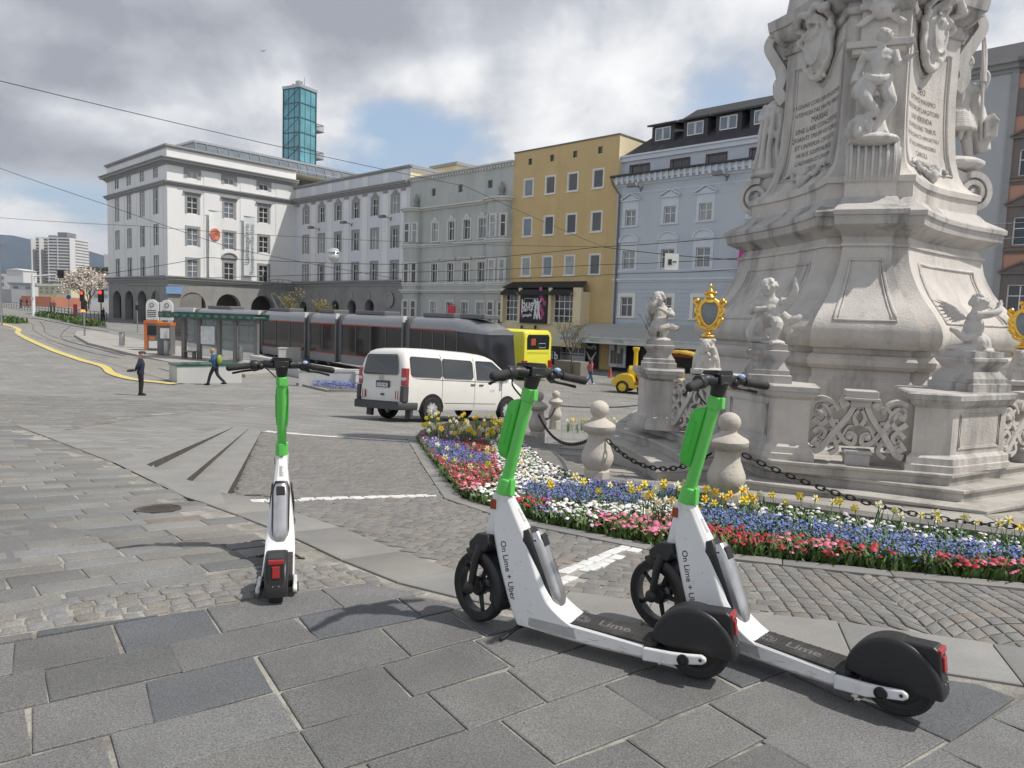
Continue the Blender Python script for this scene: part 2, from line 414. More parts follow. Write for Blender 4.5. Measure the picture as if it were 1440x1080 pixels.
# ---- B: strip of small setts between the slabs and the flags
def sett_rows(mb,org,d,poly,sz,gap,h,colf,rowjit=.02,lenr=(.9,1.3),bev=.008,dome=.004,ext=30,jit=.006):
    d=Vector(d).normalized(); p=Vector((-d.y,d.x)); org=Vector(org)
    xs_=[(Vector(q)-org).dot(d) for q in poly]; ys_=[(Vector(q)-org).dot(p) for q in poly]
    v=min(ys_)
    while v<max(ys_):
        w=sz*random.uniform(.92,1.08); u=min(xs_)-random.uniform(0,sz)
        while u<max(xs_):
            L=sz*random.uniform(*lenr); c=org+d*(u+L/2)+p*(v+w/2)
            if inpoly(c.x,c.y,poly):
                o=random.uniform(-rowjit,rowjit)*sz
                P=[tuple(org+d*a+p*(b+o)) for a,b in ((u+gap/2,v+gap/2),(u+L-gap/2,v+gap/2),(u+L-gap/2,v+w-gap/2),(u+gap/2,v+w-gap/2))]
                mb.c=colf(c.x,c.y); stone(mb,P,h,jit=jit,bev=bev,tilt=.03,dome=dome)
            u+=L
        v+=w
edgeB_hi=[(-60,880),(0,866),(130,838),(235,826),(330,805),(420,790),(480,797),(560,826),(640,846)]
polyB=GP(*([( -60,905),(70,888),(340,842),(520,822),(600,838),(640,846)]+edgeB_hi[::-1][1:]))
mb=MB()
sett_rows(mb,A0,ax,polyB,.088,.014,.012,lambda x,y:tint(.95,.14,.05),bev=.012,dome=.004,jit=.008)
struct(mb.build('sett_strip',stone_g,smooth=40))
# ---- C: worn flagstones of the square (left)
mb=MB(); random.seed(11)
d1=Vector((G(231,804)-G(0,836)).xy).normalized()
polyC=GP(*([(-300,1000),(-60,880)]+edgeB_hi[1:5]+[(420,790)]))[:]
polyC=GP((-420,905),(-60,879),(0,866),(130,838),(235,826),(330,805),(420,788),(400,757),(330,730),(260,705),(160,657),(20,603))+[(-7.6,12.0),(-8.5,17),(-8,24.6),(-17,24.6),(-14,3.2)]
def colC(x,y):
    r=random.random()
    if r<.10: return tuple(a*b for a,b in zip((1.08,.95,.82),tint(.9,.08,.02)))
    if r<.28: return tuple(a*b for a,b in zip((.74,.76,.78),tint(1.,.08,.02)))
    if r<.6: return tint(.82,.07,.03)
    return tint(1.0,.08,.04)
org=Vector(G(0,836).xy); p1=Vector((-d1.y,d1.x)); v=-3.5
minx=-14; 
while v<28:
    w=random.uniform(.17,.25)*(1+max(0,v)*.012); u=-16+random.uniform(0,.4)
    while u<12:
        L=random.uniform(.3,.58)*(1+max(0,v)*.012); c=org+d1*(u+L/2)+p1*(v+w/2)
        if c.y>2 and inpoly(c.x,c.y,polyC):
            P=[tuple(org+d1*a+p1*b) for a,b in ((u+.008,v+.008),(u+L-.008,v+.008),(u+L-.008,v+w-.008),(u+.008,v+w-.008))]
            mb.c=colC(c.x,c.y); stone(mb,P,.012 if c.y<9 else .008,jit=.009,bev=.010,tilt=.012)
        u+=L
    v+=w
struct(mb.build('flagstone_paving',flag_g,smooth=40))
# ---- D: smooth kerb band separating the square from the parking setts
def band(name,line,w0,w1,z,mt,seg=1.2,side=1,th=.03,group=None,colr=None,jit=.0):
    mb=MB(); pts=[]
    for a,b in zip(line,line[1:]):
        L=math.hypot(b[0]-a[0],b[1]-a[1]); k=max(1,int(round(L/seg)))
        for i in range(k): pts.append((a[0]+(b[0]-a[0])*i/k,a[1]+(b[1]-a[1])*i/k))
    pts.append(line[-1]); nrm=[]
    for i in range(len(pts)):
        a=pts[max(i-1,0)];b=pts[min(i+1,len(pts)-1)]; d=Vector((b[0]-a[0],b[1]-a[1])).normalized(); nrm.append(Vector((-d.y,d.x))*side)
    for i in range(len(pts)-1):
        e=.004/max(.01,math.hypot(pts[i+1][0]-pts[i][0],pts[i+1][1]-pts[i][1]))
        a=Vector(pts[i]).lerp(Vector(pts[i+1]),e);b=Vector(pts[i+1]).lerp(Vector(pts[i]),e)
        q=[tuple(a+nrm[i]*w0),tuple(b+nrm[i+1]*w0),tuple(b+nrm[i+1]*w1),tuple(a+nrm[i]*w1)]
        if side<0: q=q[::-1]
        mb.c=colr() if colr else tint(1.,.06,.02)
        stone(mb,q,z,jit=jit,bev=.006,tilt=.0)
    return mb.build(name,mt,smooth=30)
slab_k=mat('band_granite',(.235,.228,.215),.72,var=.14,vs=3,bump=.002,bs=150,attr=True,fine=.33,fs=360,grime=.35,gs=1.8,gcol=(.17,.16,.15))
struct(band('kerb_band',KBg,.0,.42,.016,slab_k,seg=.9,side=1))
# ---- E: setts of the parking strip
def poly_lines():
    L=[]
    for a,b,w in [((352,706),(603,698),.075),((372,607),(566,621),.085)]:
        L.append((Vector(G(*a).xy),Vector(G(*b).xy),w))
    for a,b,w in [((768,822),(905,765),.088)]:
        L.append((Vector(G(*a).xy),Vector(G(*b).xy),w))
    return L
WL=poly_lines()
def onwhite(x,y):
    p=Vector((x,y))
    for a,b,w in WL:
        d=b-a; t=(p-a).dot(d)/d.dot(d)
        if -.02<t<1.02 and (p-(a+d*t)).length<w: return True
    return False
def colE(x,y):
    if onwhite(x,y): return None
    r=random.random()
    if r<.12: return tuple(a*b for a,b in zip((1.08,.98,.90),tint(.95,.06,.02)))
    return tint(.93 if r<.6 else .83,.07,.02)
def off(line,w):
    out=[]
    for i in range(len(line)):
        a=line[max(i-1,0)];b=line[min(i+1,len(line)-1)]; d=Vector((b[0]-a[0],b[1]-a[1])).normalized(); out.append((line[i][0]-d.y*w,line[i][1]+d.x*w))
    return out
KBo=off(KBg,.43)
bedline=GP((585,618),(612,655),(650,703),(760,738),(920,770),(1100,790),(1250,806),(1440,824),(1700,852))
bedo=off(bedline,-.17)
STEPD=GP((308,690),(368,606))   # foot of the lowest step
polyE=[KBo[i] for i in range(3,len(KBo))]+[bedo[i] for i in range(len(bedo)-1,-1,-1)]+GP((560,618),(370,606))+[STEPD[0]]
gy_k=lambda x,y:0
mb=MB(); random.seed(5)
mid=Vector(G(720,760).xy)
polyE1=[p for p in polyE]
dE=(G(905,765)-G(768,822)).xy
white_s=mat('white_sett',(.66,.655,.64),.75,var=.12,vs=12,bump=.003,bs=90,grime=.4,gs=7,gcol=(.38,.37,.35))
def put(mb,P,c,h=.012,**k):
    if onwhite(c.x,c.y): return
    mb.c=colE(c.x,c.y); mb.mi=0
    stone(mb,P,h,**k)
xcut=1.15
# (i) straight rows, left part
dL=Vector((G(560,621)-G(372,607)).xy).normalized(); pL=Vector((-dL.y,dL.x)); org=Vector(G(450,700).xy); v=-5
while v<8:
    sc=1.0 if v<3.5 else 1.25
    w=.098*sc*random.uniform(.92,1.08); u=-5+random.uniform(0,.1)
    while u<7:
        L=.105*sc*random.uniform(.85,1.35); c=org+dL*(u+L/2)+pL*(v+w/2)
        cut=xcut+.25*math.sin(c.y*2.1)
        if c.x<cut and c.y<14 and inpoly(c.x,c.y,polyE):
            P=[tuple(org+dL*a+pL*b) for a,b in ((u+.004,v+.004),(u+L-.004,v+.004),(u+L-.004,v+w-.004),(u+.004,v+w-.004))]
            put(mb,P,c,jit=.005,bev=.007,tilt=.016,dome=.002)
        u+=L
    v+=w
# (ii) fan arcs, right part
S2=1.15; ang0=R(-8)
ca,sa=math.cos(ang0),math.sin(ang0)
for colk in range(-1,7):
    for rk in range(-20,60):
        Rr=S2*.62; 
        v=rk*.098
        nst=13
        for i in range(nst):
            t0=-1+2*i/nst; t1=-1+2*(i+1)/nst; tm=(t0+t1)/2
            def pt(t,dv):
                u_=colk*S2+t*S2/2; v_=v+dv+.36*(1-t*t)
                return (xcut+.2+ca*u_-sa*v_, 2.6+sa*u_+ca*v_)
            e=.006/.09
            c=Vector(pt(tm,.049))
            cut=xcut+.25*math.sin(c.y*2.1)
            if c.x>cut and inpoly(c.x,c.y,polyE):
                P=[pt(t0+.07*(t1-t0),.006),pt(t1-.07*(t1-t0),.006),pt(t1-.07*(t1-t0),.092),pt(t0+.07*(t1-t0),.092)]
                put(mb,P,c,jit=.004,bev=.007,tilt=.018,dome=.002)
struct(mb.build('cobblestone_paving',[stone_g,white_s],smooth=40))
mb=MB()
for a,b,w in WL:
    d=(b-a); L=d.length; d.normalize(); p_=Vector((-d.y,d.x)); n_=3 if w>.1 else 2; rw=2*w/n_
    for r_ in range(n_):
        t=0
        while t<L:
            l_=random.uniform(.10,.17)
            P=[tuple(a+d*x+p_*(-w+rw*r_+y)) for x,y in ((t+.006,.006),(t+l_-.006,.006),(t+l_-.006,rw-.006),(t+.006,rw-.006))]
            if random.random()<.95: stone(mb,P,.013,jit=.006,bev=.006,tilt=.01)
            t+=l_
struct(mb.build('bay_markings',white_s,smooth=40))
# painted end markings on far road
xs,yy=BEDARGS; vs=[(x,y,gz(x,y)+.003) for y in yy for x in xs]; n=len(xs); fs=[]
mb=MB()
for k in range(len(yy)-1):
    for i in range(n-1):
        x,y=xs[i]+.125,yy[k]+.125
        if y<4.6 or any(inpoly(x+a,y+b,P) for P in (polyC,polyE) for a in (-.12,.12) for b in (-.12,.12)) or y<gy_k(x,y): fs.append((k*n+i,k*n+i+1,(k+1)*n+i+1,(k+1)*n+i))
mb.add(vs,fs); struct(mb.build('paving_bed',mortar,smooth=180))
# ---- kerb edging of the flower bed, monument terrace and its dark kerb
struct(band('bed_edging',bedline,-.17,0.,.02,slab_k,seg=.8,side=1))
# gutter row along the parking strip beside the bed
# ---- steps cut into the falling ground at the left
def steps():
    # level treads between the flags and the lower strip; their risers grow toward the camera side as drawn
    T=[((205,655),(328,602)),((250,673),(350,603)),((308,690),(368,606))]
    mb=MB()
    a=[Vector(G(*t[0]).xy) for t in T]; b=[Vector(G(*t[1]).xy) for t in T]
    return a,b
sa_,sb_=steps()
o_i,e1_,e2_,L3_,b1_,a1_s=STEP
def flat(p,q=0.): return Vector((p.x,p.y,gz0(p.x,p.y)+q))
STEPs=STEP; STEP=None
n1,n2,n3=G(205,655),G(250,673),G(308,690); f1,f2_,f3=G(328,602),G(350,603),G(368,606); up0=G(160,652); up1=G(318,600)
STEP=STEPs
riser_m=mat('dark_riser',(.075,.07,.065),.9,var=.3,vs=5)  # riser faces take a darker colour than the treads
base=G(205,655)
root=empty('stone_steps',tuple(base),0,'flight of three long tapering granite steps between the flags and the parking setts','steps')
def poly3(pts):
    mb=MB(); n=len(pts); vs=[tuple(Vector(p)-base) for p in pts]; vb=[(v[0],v[1],v[2]-.45) for v in vs]
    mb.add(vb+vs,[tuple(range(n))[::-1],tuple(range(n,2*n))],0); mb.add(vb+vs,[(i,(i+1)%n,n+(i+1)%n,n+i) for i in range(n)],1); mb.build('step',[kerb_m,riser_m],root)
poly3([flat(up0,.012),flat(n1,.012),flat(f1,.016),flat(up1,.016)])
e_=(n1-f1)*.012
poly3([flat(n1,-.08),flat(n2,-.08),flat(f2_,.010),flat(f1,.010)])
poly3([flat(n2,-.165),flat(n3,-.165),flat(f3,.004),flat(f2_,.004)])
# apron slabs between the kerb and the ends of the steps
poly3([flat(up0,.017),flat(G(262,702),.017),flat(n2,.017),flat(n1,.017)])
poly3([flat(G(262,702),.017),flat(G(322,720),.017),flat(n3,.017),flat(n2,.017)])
# manhole cover
iron=mat('cast_iron',(.10,.085,.075),.6,.3,var=.25,vs=14,bump=.003,bs=80)
c=G(222,718); mb=MB()
mb.lathe([(.17,-.02),(.17,.016),(.155,.018),(.155,.012),(.0,.012)],28)
for k in range(-3,4):
    h=math.sqrt(max(.0,.145**2-(k*.04)**2)); mb.box(-h,h,k*.04-.008,k*.04+.008,.010,.0165)
o=mb.build('manhole_cover',iron,smooth=30,loc=(c.x,c.y,c.z),rz=.4); o.rotation_euler=(R(-5),0,.4)
o.location.z+=.004; tag(o,'small round dark iron manhole cover set in the worn flagstones','manhole cover')
# ================================================================ buildings
glass_d=mat('window_glass',(.035,.04,.045),.08,var=.3,vs=.35,spec=.8)
glass_c=mat('curtained_glass',(.30,.31,.32),.15,var=.25,vs=1.5,spec=.7)
glass_b=mat('bright_glass',(.16,.19,.22),.08,var=.3,vs=.8,spec=.9)
frame_w=mat('window_white',(.74,.73,.70),.6,var=.06,vs=3)
wall_white=mat('white_render',(.74,.74,.73),.9,var=.05,vs=.3,bump=.004,bs=12,grime=.22,gs=.5,gcol=(.45,.45,.45),streak=True,gt=(.5,.75))
wall_wing=mat('pale_lilac_render',(.64,.65,.69),.9,var=.05,vs=.3,bump=.004,bs=12,grime=.22,gs=.5,gcol=(.42,.42,.44),streak=True,gt=(.5,.75))
trim_gr=mat('grey_stone_trim',(.30,.30,.30),.85,var=.15,vs=2,grime=.3,gs=2,gcol=(.15,.15,.15))
arc_st=mat('arcade_granite',(.27,.265,.255),.85,var=.12,vs=.6,bump=.01,bs=8,grime=.4,gs=.7,gcol=(.14,.135,.13),streak=True)
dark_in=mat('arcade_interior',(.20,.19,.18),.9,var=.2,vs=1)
roof_d=mat('dark_roof_tile',(.055,.055,.06),.8,var=.25,vs=1.5,bump=.02,bs=12)
wall_green=mat('grey_green_render',(.47,.485,.465),.9,var=.07,vs=.5,bump=.004,bs=10,grime=.45,gs=.45,gcol=(.26,.28,.26),streak=True,gt=(.45,.7))
trim_cr=mat('cream_stucco',(.60,.60,.57),.85,var=.07,vs=1,grime=.35,gs=1.5,gcol=(.4,.4,.38),streak=True)
wall_yel=mat('ochre_render',(.58,.43,.22),.9,var=.08,vs=.4,bump=.004,bs=10,grime=.5,gs=.5,gcol=(.42,.29,.13),streak=True,gt=(.48,.74))
wall_cream=mat('cream_render',(.72,.62,.42),.9,var=.06,vs=.6,grime=.3,gs=1,gcol=(.5,.42,.3))
wall_blue=mat('pale_blue_render',(.49,.53,.58),.9,var=.05,vs=.35,bump=.004,bs=10,grime=.3,gs=.5,gcol=(.34,.39,.48),streak=True,gt=(.5,.75))
trim_bl=mat('pale_stucco',(.60,.64,.70),.85,var=.05,vs=1,grime=.25,gs=1.2,gcol=(.45,.48,.53))
wall_salm=mat('salmon_render',(.50,.275,.20),.9,var=.08,vs=.5,grime=.35,gs=.6,gcol=(.36,.22,.18),streak=True)
wall_grey=mat('grey_render',(.42,.43,.44),.9,var=.06,vs=.4,grime=.3,gs=.6,gcol=(.3,.3,.31),streak=True)
trim_dk=mat('brown_grey_trim',(.17,.155,.145),.85,var=.15,vs=2)
black_m=mat('black_cloth',(.02,.02,.022),.7,var=.2,vs=5)
brown_m=mat('brown_letter',(.10,.03,.025),.5,var=.05)
black_st=mat('black_coping',(.04,.038,.038),.7,var=.3,vs=3)
metal_gr=mat('galvanised_metal',(.42,.43,.44),.4,.7,var=.1,vs=4)
mag=mat('magenta_banner',(.60,.03,.28),.7,var=.1,vs=3)
skinp=mat('printed_portrait',(.45,.26,.22),.7,var=.3,vs=4)
class FA:
    def __init__(s,A,az,zb):
        s.A=Vector((A[0],A[1])); a=R(az); s.d=Vector((math.sin(a),math.cos(a))); s.zb=zb
        s.M=Matrix(((s.d.x,-s.d.y,0,A[0]),(s.d.y,s.d.x,0,A[1]),(0,0,1,0),(0,0,0,1)))
    def P(s,u,v):
        d=ray(u,v); nx,ny=s.d.y,-s.d.x
        t=(s.A.x*nx+s.A.y*ny)/(d.x*nx+d.y*ny)
        return ((d.x*t-s.A.x)*s.d.x+(d.y*t-s.A.y)*s.d.y, CAMZ+d.z*t)
    def s(s_,u,v=430): return s_.P(u,v)[0]
    def z(s_,u,v): return s_.P(u,v)[1]
    def xy(s_,t): return s_.A+s_.d*t
def wall(mb,x0,x1,z0,z1,holes,depth=.25,y=0.,mi=0,rmi=None):
    rmi=mi if rmi is None else rmi
    xs=sorted({x0,x1}|{h[0] for h in holes}|{h[1] for h in holes}); zs=sorted({z0,z1}|{h[2] for h in holes}|{h[3] for h in holes})
    xs=[x for x in xs if x0-1e-6<=x<=x1+1e-6]; zs=[z for z in zs if z0-1e-6<=z<=z1+1e-6]
    for i in range(len(xs)-1):
        run=None
        for j in range(len(zs)-1):
            a,b,c,d=xs[i],xs[i+1],zs[j],zs[j+1]; mx,mz=(a+b)/2,(c+d)/2
            solid=not any(h[0]<mx<h[1] and h[2]<mz<h[3] for h in holes)
            if solid: run=[c,d] if run is None else [run[0],d]
            if (not solid or j==len(zs)-2) and run:
                mb.add([(a,y,run[0]),(b,y,run[0]),(b,y,run[1]),(a,y,run[1])],[(0,1,2,3)],mi); run=None
    for h in holes:
        a,b,c,d=h[:4]; arch=len(h)>4 and h[4]
        if not arch:
            mb.add([(a,y,c),(b,y,c),(b,y,d),(a,y,d),(a,y+depth,c),(b,y+depth,c),(b,y+depth,d),(a,y+depth,d)],[(0,4,5,1),(1,5,6,2),(2,6,7,3),(3,7,4,0)],rmi)
        else:
            r=(b-a)/2; cx=(a+b)/2; zc=d-r*arch; n=12
            arc=[(cx-r*math.cos(PI*k/n),zc+r*arch*math.sin(PI*k/n)) for k in range(n+1)]
            for k in range(n):
                p,q=arc[k],arc[k+1]
                mb.add([(p[0],y,p[1]),(q[0],y,q[1]),(q[0],y,d),(p[0],y,d)],[(0,1,2,3)],mi)
                mb.add([(p[0],y,p[1]),(q[0],y,q[1]),(q[0],y+depth,q[1]),(p[0],y+depth,p[1])],[(0,3,2,1)],rmi)
            mb.add([(a,y,c),(a,y,zc),(a,y+depth,zc),(a,y+depth,c)],[(0,1,2,3)],rmi); mb.add([(b,y,c),(b,y+depth,c),(b,y+depth,zc),(b,y,zc)],[(0,1,2,3)],rmi)
WC={}
def window(parent,fa,inv,x,z0,w,h,d=.22,sur=.16,proud=.04,hood=None,sill=True,nx=2,tr=(.62,),ft=.07,trim=None,glass=None,frame=None,hoodh=.3,rings=False,y0=0.):
    trim=trim or trim_gr; glass=glass or random.choice([glass_d,glass_d,glass_d,glass_b,glass_c]); frame=frame or frame_w
    k=(round(w,2),round(h,2),d,sur,proud,hood,sill,nx,tr,ft,trim.name,glass.name,frame.name,hoodh)
    if k not in WC:
        mb=MB(); yy=d-.09
        for a,b in ((-w/2,-w/2+ft),(w/2-ft,w/2)): mb.box(a,b,yy,yy+.07,0,h)
        mb.box(-w/2+ft,w/2-ft,yy,yy+.07,0,ft); mb.box(-w/2+ft,w/2-ft,yy,yy+.07,h-ft,h)
        for i in range(1,nx): 
            x_=-w/2+w*i/nx; mb.box(x_-ft*.45,x_+ft*.45,yy+.005,yy+.06,ft,h-ft)
        for t in tr: mb.box(-w/2+ft,w/2-ft,yy+.01,yy+.055,h*t-ft*.4,h*t+ft*.4)
        if sur:
            for a,b,c,e in ((-w/2-sur,-w/2,-.0,h),(w/2,w/2+sur,-.0,h),(-w/2-sur,w/2+sur,h,h+sur)): mb.box(a,b,-proud,.03,c,e,1)
        if sill: mb.box(-w/2-sur-.06,w/2+sur+.06,-proud-.08,.03,-.12,0,1)
        H=h+sur; W2=w/2+sur
        if hood=='flat': mb.box(-W2-.1,W2+.1,-proud-.12,.03,H+.08,H+.2,1); mb.box(-W2-.2,W2+.2,-proud-.25,.03,H+.2,H+.32,1); mb.box(-W2,W2,-proud-.02,.03,H,H+.08,1)
        if hood=='key': 
            mb.side([(-W2*.6,H),(W2*.6,H),(W2*.55,H+.12),(W2*.3,H+.3),(0,H+.45),(-W2*.3,H+.3),(-W2*.55,H+.12)],-proud-.05,.03,1)
        if hood=='ped':
            z=H+hoodh; mb.box(-W2,W2,-proud+.01,.03,H,z,1); mb.box(-W2-.12,W2+.12,-proud-.14,.03,z,z+.1,1)
            ph=(W2+.2)*.5
            for sg in (-1,1): mb.side([(sg*(W2+.2),z+.1),(sg*(W2+.2),z+.2),(0,z+.2+ph),(0,z+.08+ph)][::sg],-proud-.18,.03,1)
            mb.side([(-W2,z+.1),(W2,z+.1),(0,z+.1+ph*.85)],-proud-.03,.03,1)
        if hood=='arc':
            z=H+hoodh; mb.box(-W2,W2,-proud+.01,.03,H,z,1); mb.box(-W2-.12,W2+.12,-proud-.14,.03,z,z+.1,1)
            n=10; ro=W2+.12; ph=.62
            o_=[(-ro*math.cos(PI*i/n),z+.1+ro*ph*math.sin(PI*i/n)) for i in range(n+1)]; i_=[(-(ro-.16)*math.cos(PI*i/n),z+.1+(ro-.16)*ph*math.sin(PI*i/n)) for i in range(n+1)]
            for i in range(n): mb.side([o_[i],i_[i],i_[i+1],o_[i+1]],-proud-.16,.03,1)
            mb.side(i_[::-1],-proud-.04,.02,1)
        fr=mb.build('window',[frame,trim],parent)
        pm=MB(); pm.add([(-w/2+.01,d-.05,.01),(w/2-.01,d-.05,.01),(w/2-.01,d-.05,h-.01),(-w/2+.01,d-.05,h-.01)],[(0,1,2,3)])
        pa=pm.build('pane',glass,fr); WC[k]=(fr.data,pa.data)
    else:
        fr=bpy.data.objects.new('window',WC[k][0]); COL.objects.link(fr); fr.parent=parent
        pa=bpy.data.objects.new('pane',WC[k][1]); COL.objects.link(pa); pa.parent=fr
    fr.matrix_basis=inv@fa.M@Matrix.Translation((x,y0,z0))
    return fr
def cornice(mb,x0,x1,z,steps,mi=0,e0=0,e1=0,y=0.):
    # steps: (projection,height) bottom to top; e0/e1 extend by the projection at the ends
    for p,h in steps: mb.box(x0-p*e0,x1+p*e1,y-p,y+.05,z,z+h,mi); z+=h
    return z
def body(mb,L,dp,z0,z1,mi=0,y=.0):
    mb.add([(0,y,z0),(L,y,z0),(L,dp,z0),(0,dp,z0),(0,y,z1),(L,y,z1),(L,dp,z1),(0,dp,z1)],[(4,5,6,7),(1,2,6,5),(2,3,7,6),(3,0,4,7)],mi)
def inner(mb,x0,x1,z0,z1,d,mi):
    # shallow room behind an open arcade: back wall, ceiling, floor, ends
    mb.add([(x0,.3,z0),(x1,.3,z0),(x1,d,z0),(x0,d,z0),(x0,.3,z1),(x1,.3,z1),(x1,d,z1),(x0,d,z1)],[(3,2,6,7),(4,7,6,5),(0,1,2,3),(0,3,7,4),(1,5,6,2)],mi)
AZ=134.5
# ---- white corner building
W0=at(235,300,90).xy; dA=Vector((math.sin(R(AZ)),math.cos(R(AZ))))
tmp=FA(W0,AZ,0); LL=-tmp.s(153)
FL=FA(W0-dA*LL,AZ,0); FR=FA(W0,41,0)
z_=lambda u,v:tmp.z(u,v)
zb=gz(*W0)-.3
zt=tmp.z(235,205); zc=tmp.z(235,224); zm=tmp.z(235,256); zbase=tmp.z(235,392); zg=tmp.z(235,452)-.6
LR=FR.s(415)
root=empty('corner_building',(W0.x,W0.y,zb),0,'tall white corner building with grey trim, open stone arcade and two hanging banners','building')
inv=Matrix.Translation((-W0.x,-W0.y,-zb))
def addwins(fa,inv,root,cols,rows,holes,dd=.22,**kw):
    for (cu,cv) in cols:
        x=fa.s(cu,cv)
        for (w,z0,z1,opt) in rows:
            holes.append((x-w/2,x+w/2,z0,z1)); k=dict(kw); k.update(opt)
            window(root,fa,inv,x,z0,w,z1-z0,**k)
kz=lambda fa,u,a,b:(fa.z(u,b),fa.z(u,a))
# left face
hl=[]; c=[(166.7,430),(183.4,430),(201.7,430),(220.6,430)]
a1=kz(FL,220.6,236,249.5); a2=kz(FL,220.6,266,301); a3=kz(FL,220.6,317,345); a4=kz(FL,220.6,361,388)
addwins(FL,inv,root,c,[(1.05,*a1,dict(hood='key')),(1.2,*a2,dict(hood='flat')),(1.2,*a3,{}),(1.2,*a4,{})],hl,sur=.2,sill=False)
ar=[]
for a,b in ((159,170.6),(176,187.3),(193.5,206),(212.5,225.5)):
    ar.append((FL.s(a),FL.s(b),zg,FL.z(212,409),.75))
mb=MB(); mb.X=inv@FL.M
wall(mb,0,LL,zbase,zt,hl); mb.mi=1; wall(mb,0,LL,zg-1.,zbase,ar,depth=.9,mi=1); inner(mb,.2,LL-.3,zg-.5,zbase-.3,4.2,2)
mb.X=inv
B_=[W0-dA*LL+FL.d*.02, W0, FR.xy(FR.s(415)+12), FR.xy(FR.s(415)+12)+Vector((-FR.d.y,FR.d.x))*14, W0-dA*LL+FR.d*16]
mb.add([(q.x,q.y,z) for z in (zbase,zt-.3) for q in B_],[(5,6,7,8,9),(2,3,8,7),(3,4,9,8),(4,0,5,9)],0)
mb.X=inv@FR.M
hr=[]; cR=[(271.5,430),(322.5,430),(370.6,430)]
b1=kz(FR,322.5,251,260); b2=kz(FR,322.5,284.6,307.5); b3=kz(FR,322.5,327,351); b4=kz(FR,322.5,369.6,393.5)
addwins(FR,inv,root,cR,[(1.35,*b1,dict(hood='key',sur=.4,tr=())),(1.35,*b2,dict(hood='flat',tr=(.35,.68))),(1.35,*b3,dict(tr=(.35,.68)))],hr,sur=.28,sill=False)
for i,(u,v) in enumerate(cR):
    x=FR.s(u,v); hr.append((x-.67,x+.67,*b4)); window(root,FR,inv,x,b4[0],1.35,b4[1]-b4[0],sur=.28,sill=False,tr=(.35,.68),hood='arc' if i==1 else None,hoodh=.25)
ar=[(FR.s(a),FR.s(b),zg,FR.z((a+b)/2,t),1.) for a,b,t in ((252.6,289.5,411),(304,339,413.5),(353,385.5,416))]
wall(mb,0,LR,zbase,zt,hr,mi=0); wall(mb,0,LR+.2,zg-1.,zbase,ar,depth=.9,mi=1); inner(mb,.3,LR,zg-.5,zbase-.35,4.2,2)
o=mb.build('wall',[wall_white,arc_st,dark_in],root)
mb=MB()
for fa,L,e in ((FL,LL,0),(FR,LR,.003)):
    mb.X=inv@fa.M@Matrix.Translation((0,0,e)); f=fa is FL
    cornice(mb,0,L,zt-.15,[(.12,.18),(.28,.22)],e0=1,e1=int(f))
    cornice(mb,0,L,zc-.55,[(.15,.2),(.35,.2),(.75,.28),(.9,.12)],e0=1,e1=int(f))
    cornice(mb,0,L,zm-.35,[(.1,.2),(.3,.22),(.45,.15)],e0=1,e1=int(f))
    cornice(mb,0,L,zbase-.35,[(.12,.3),(.35,.3),(.5,.15)],e0=1,e1=int(f))
mb.build('cornice',trim_gr,root)
mb=MB()   # shallow pilaster strips
for x in (297.5,347,396): 
    mb.X=inv@FR.M; xx=FR.s(x); mb.box(xx-.95,xx+.95,-.06,.02,zbase+.1,zm-.36)
    mb.box(xx-.95,xx+.95,-.06,.02,zm+.3,zc-.56)
mb.X=inv@FR.M; mb.box(.0,1.2,-.06,.02,zbase+.1,zm-.36)
mb.X=inv@FL.M
for x in (160,175.5,192.5,211,229): xx=FL.s(x); mb.box(xx-.45,xx+.45,-.06,.02,zbase+.1,zm-.36)
mb.build('pilaster_strip',wall_white,root)
# rooftop glass gallery
gal=MB(); gf=FA(W0,41,0); x0=FR.s(330); 
gal.X=inv@FR.M; yb=3.0; z0=zt+.1; z1=zt+2.0; xe=FR.s(413)+16
x0=5.5
gal.side([(x0,z0),(xe,z0),(xe,z0),(x0,z0)],0,.01)
gal.add([(x0,yb,z0-2.),(xe,yb,z0-2.),(xe,yb+1.2,z1),(x0,yb+1.2,z1),(xe,9,z1),(x0,9,z1),(xe,9,z0-2),(x0,9,z0-2)],[(0,1,2,3),(3,2,4,5),(1,6,4,2),(0,3,5,7)])
gal.build('glass_gallery',glass_b,root)
gal=MB(); gal.X=inv@FR.M; k=0
x=x0
while x<=xe+.01:
    gal.tube([(x,yb-.06,z0-2),(x,yb+1.14,z1+.04)],.09,4); x+=1.5
gal.box(x0-.2,xe+.2,yb+1.1,9.2,z1+.02,z1+.3)
gal.tube([(x0,yb+.55,z0-.02+.9),(xe,yb+.55,z0+.88)],.05,4)
gal.build('gallery_frame',metal_gr,root)
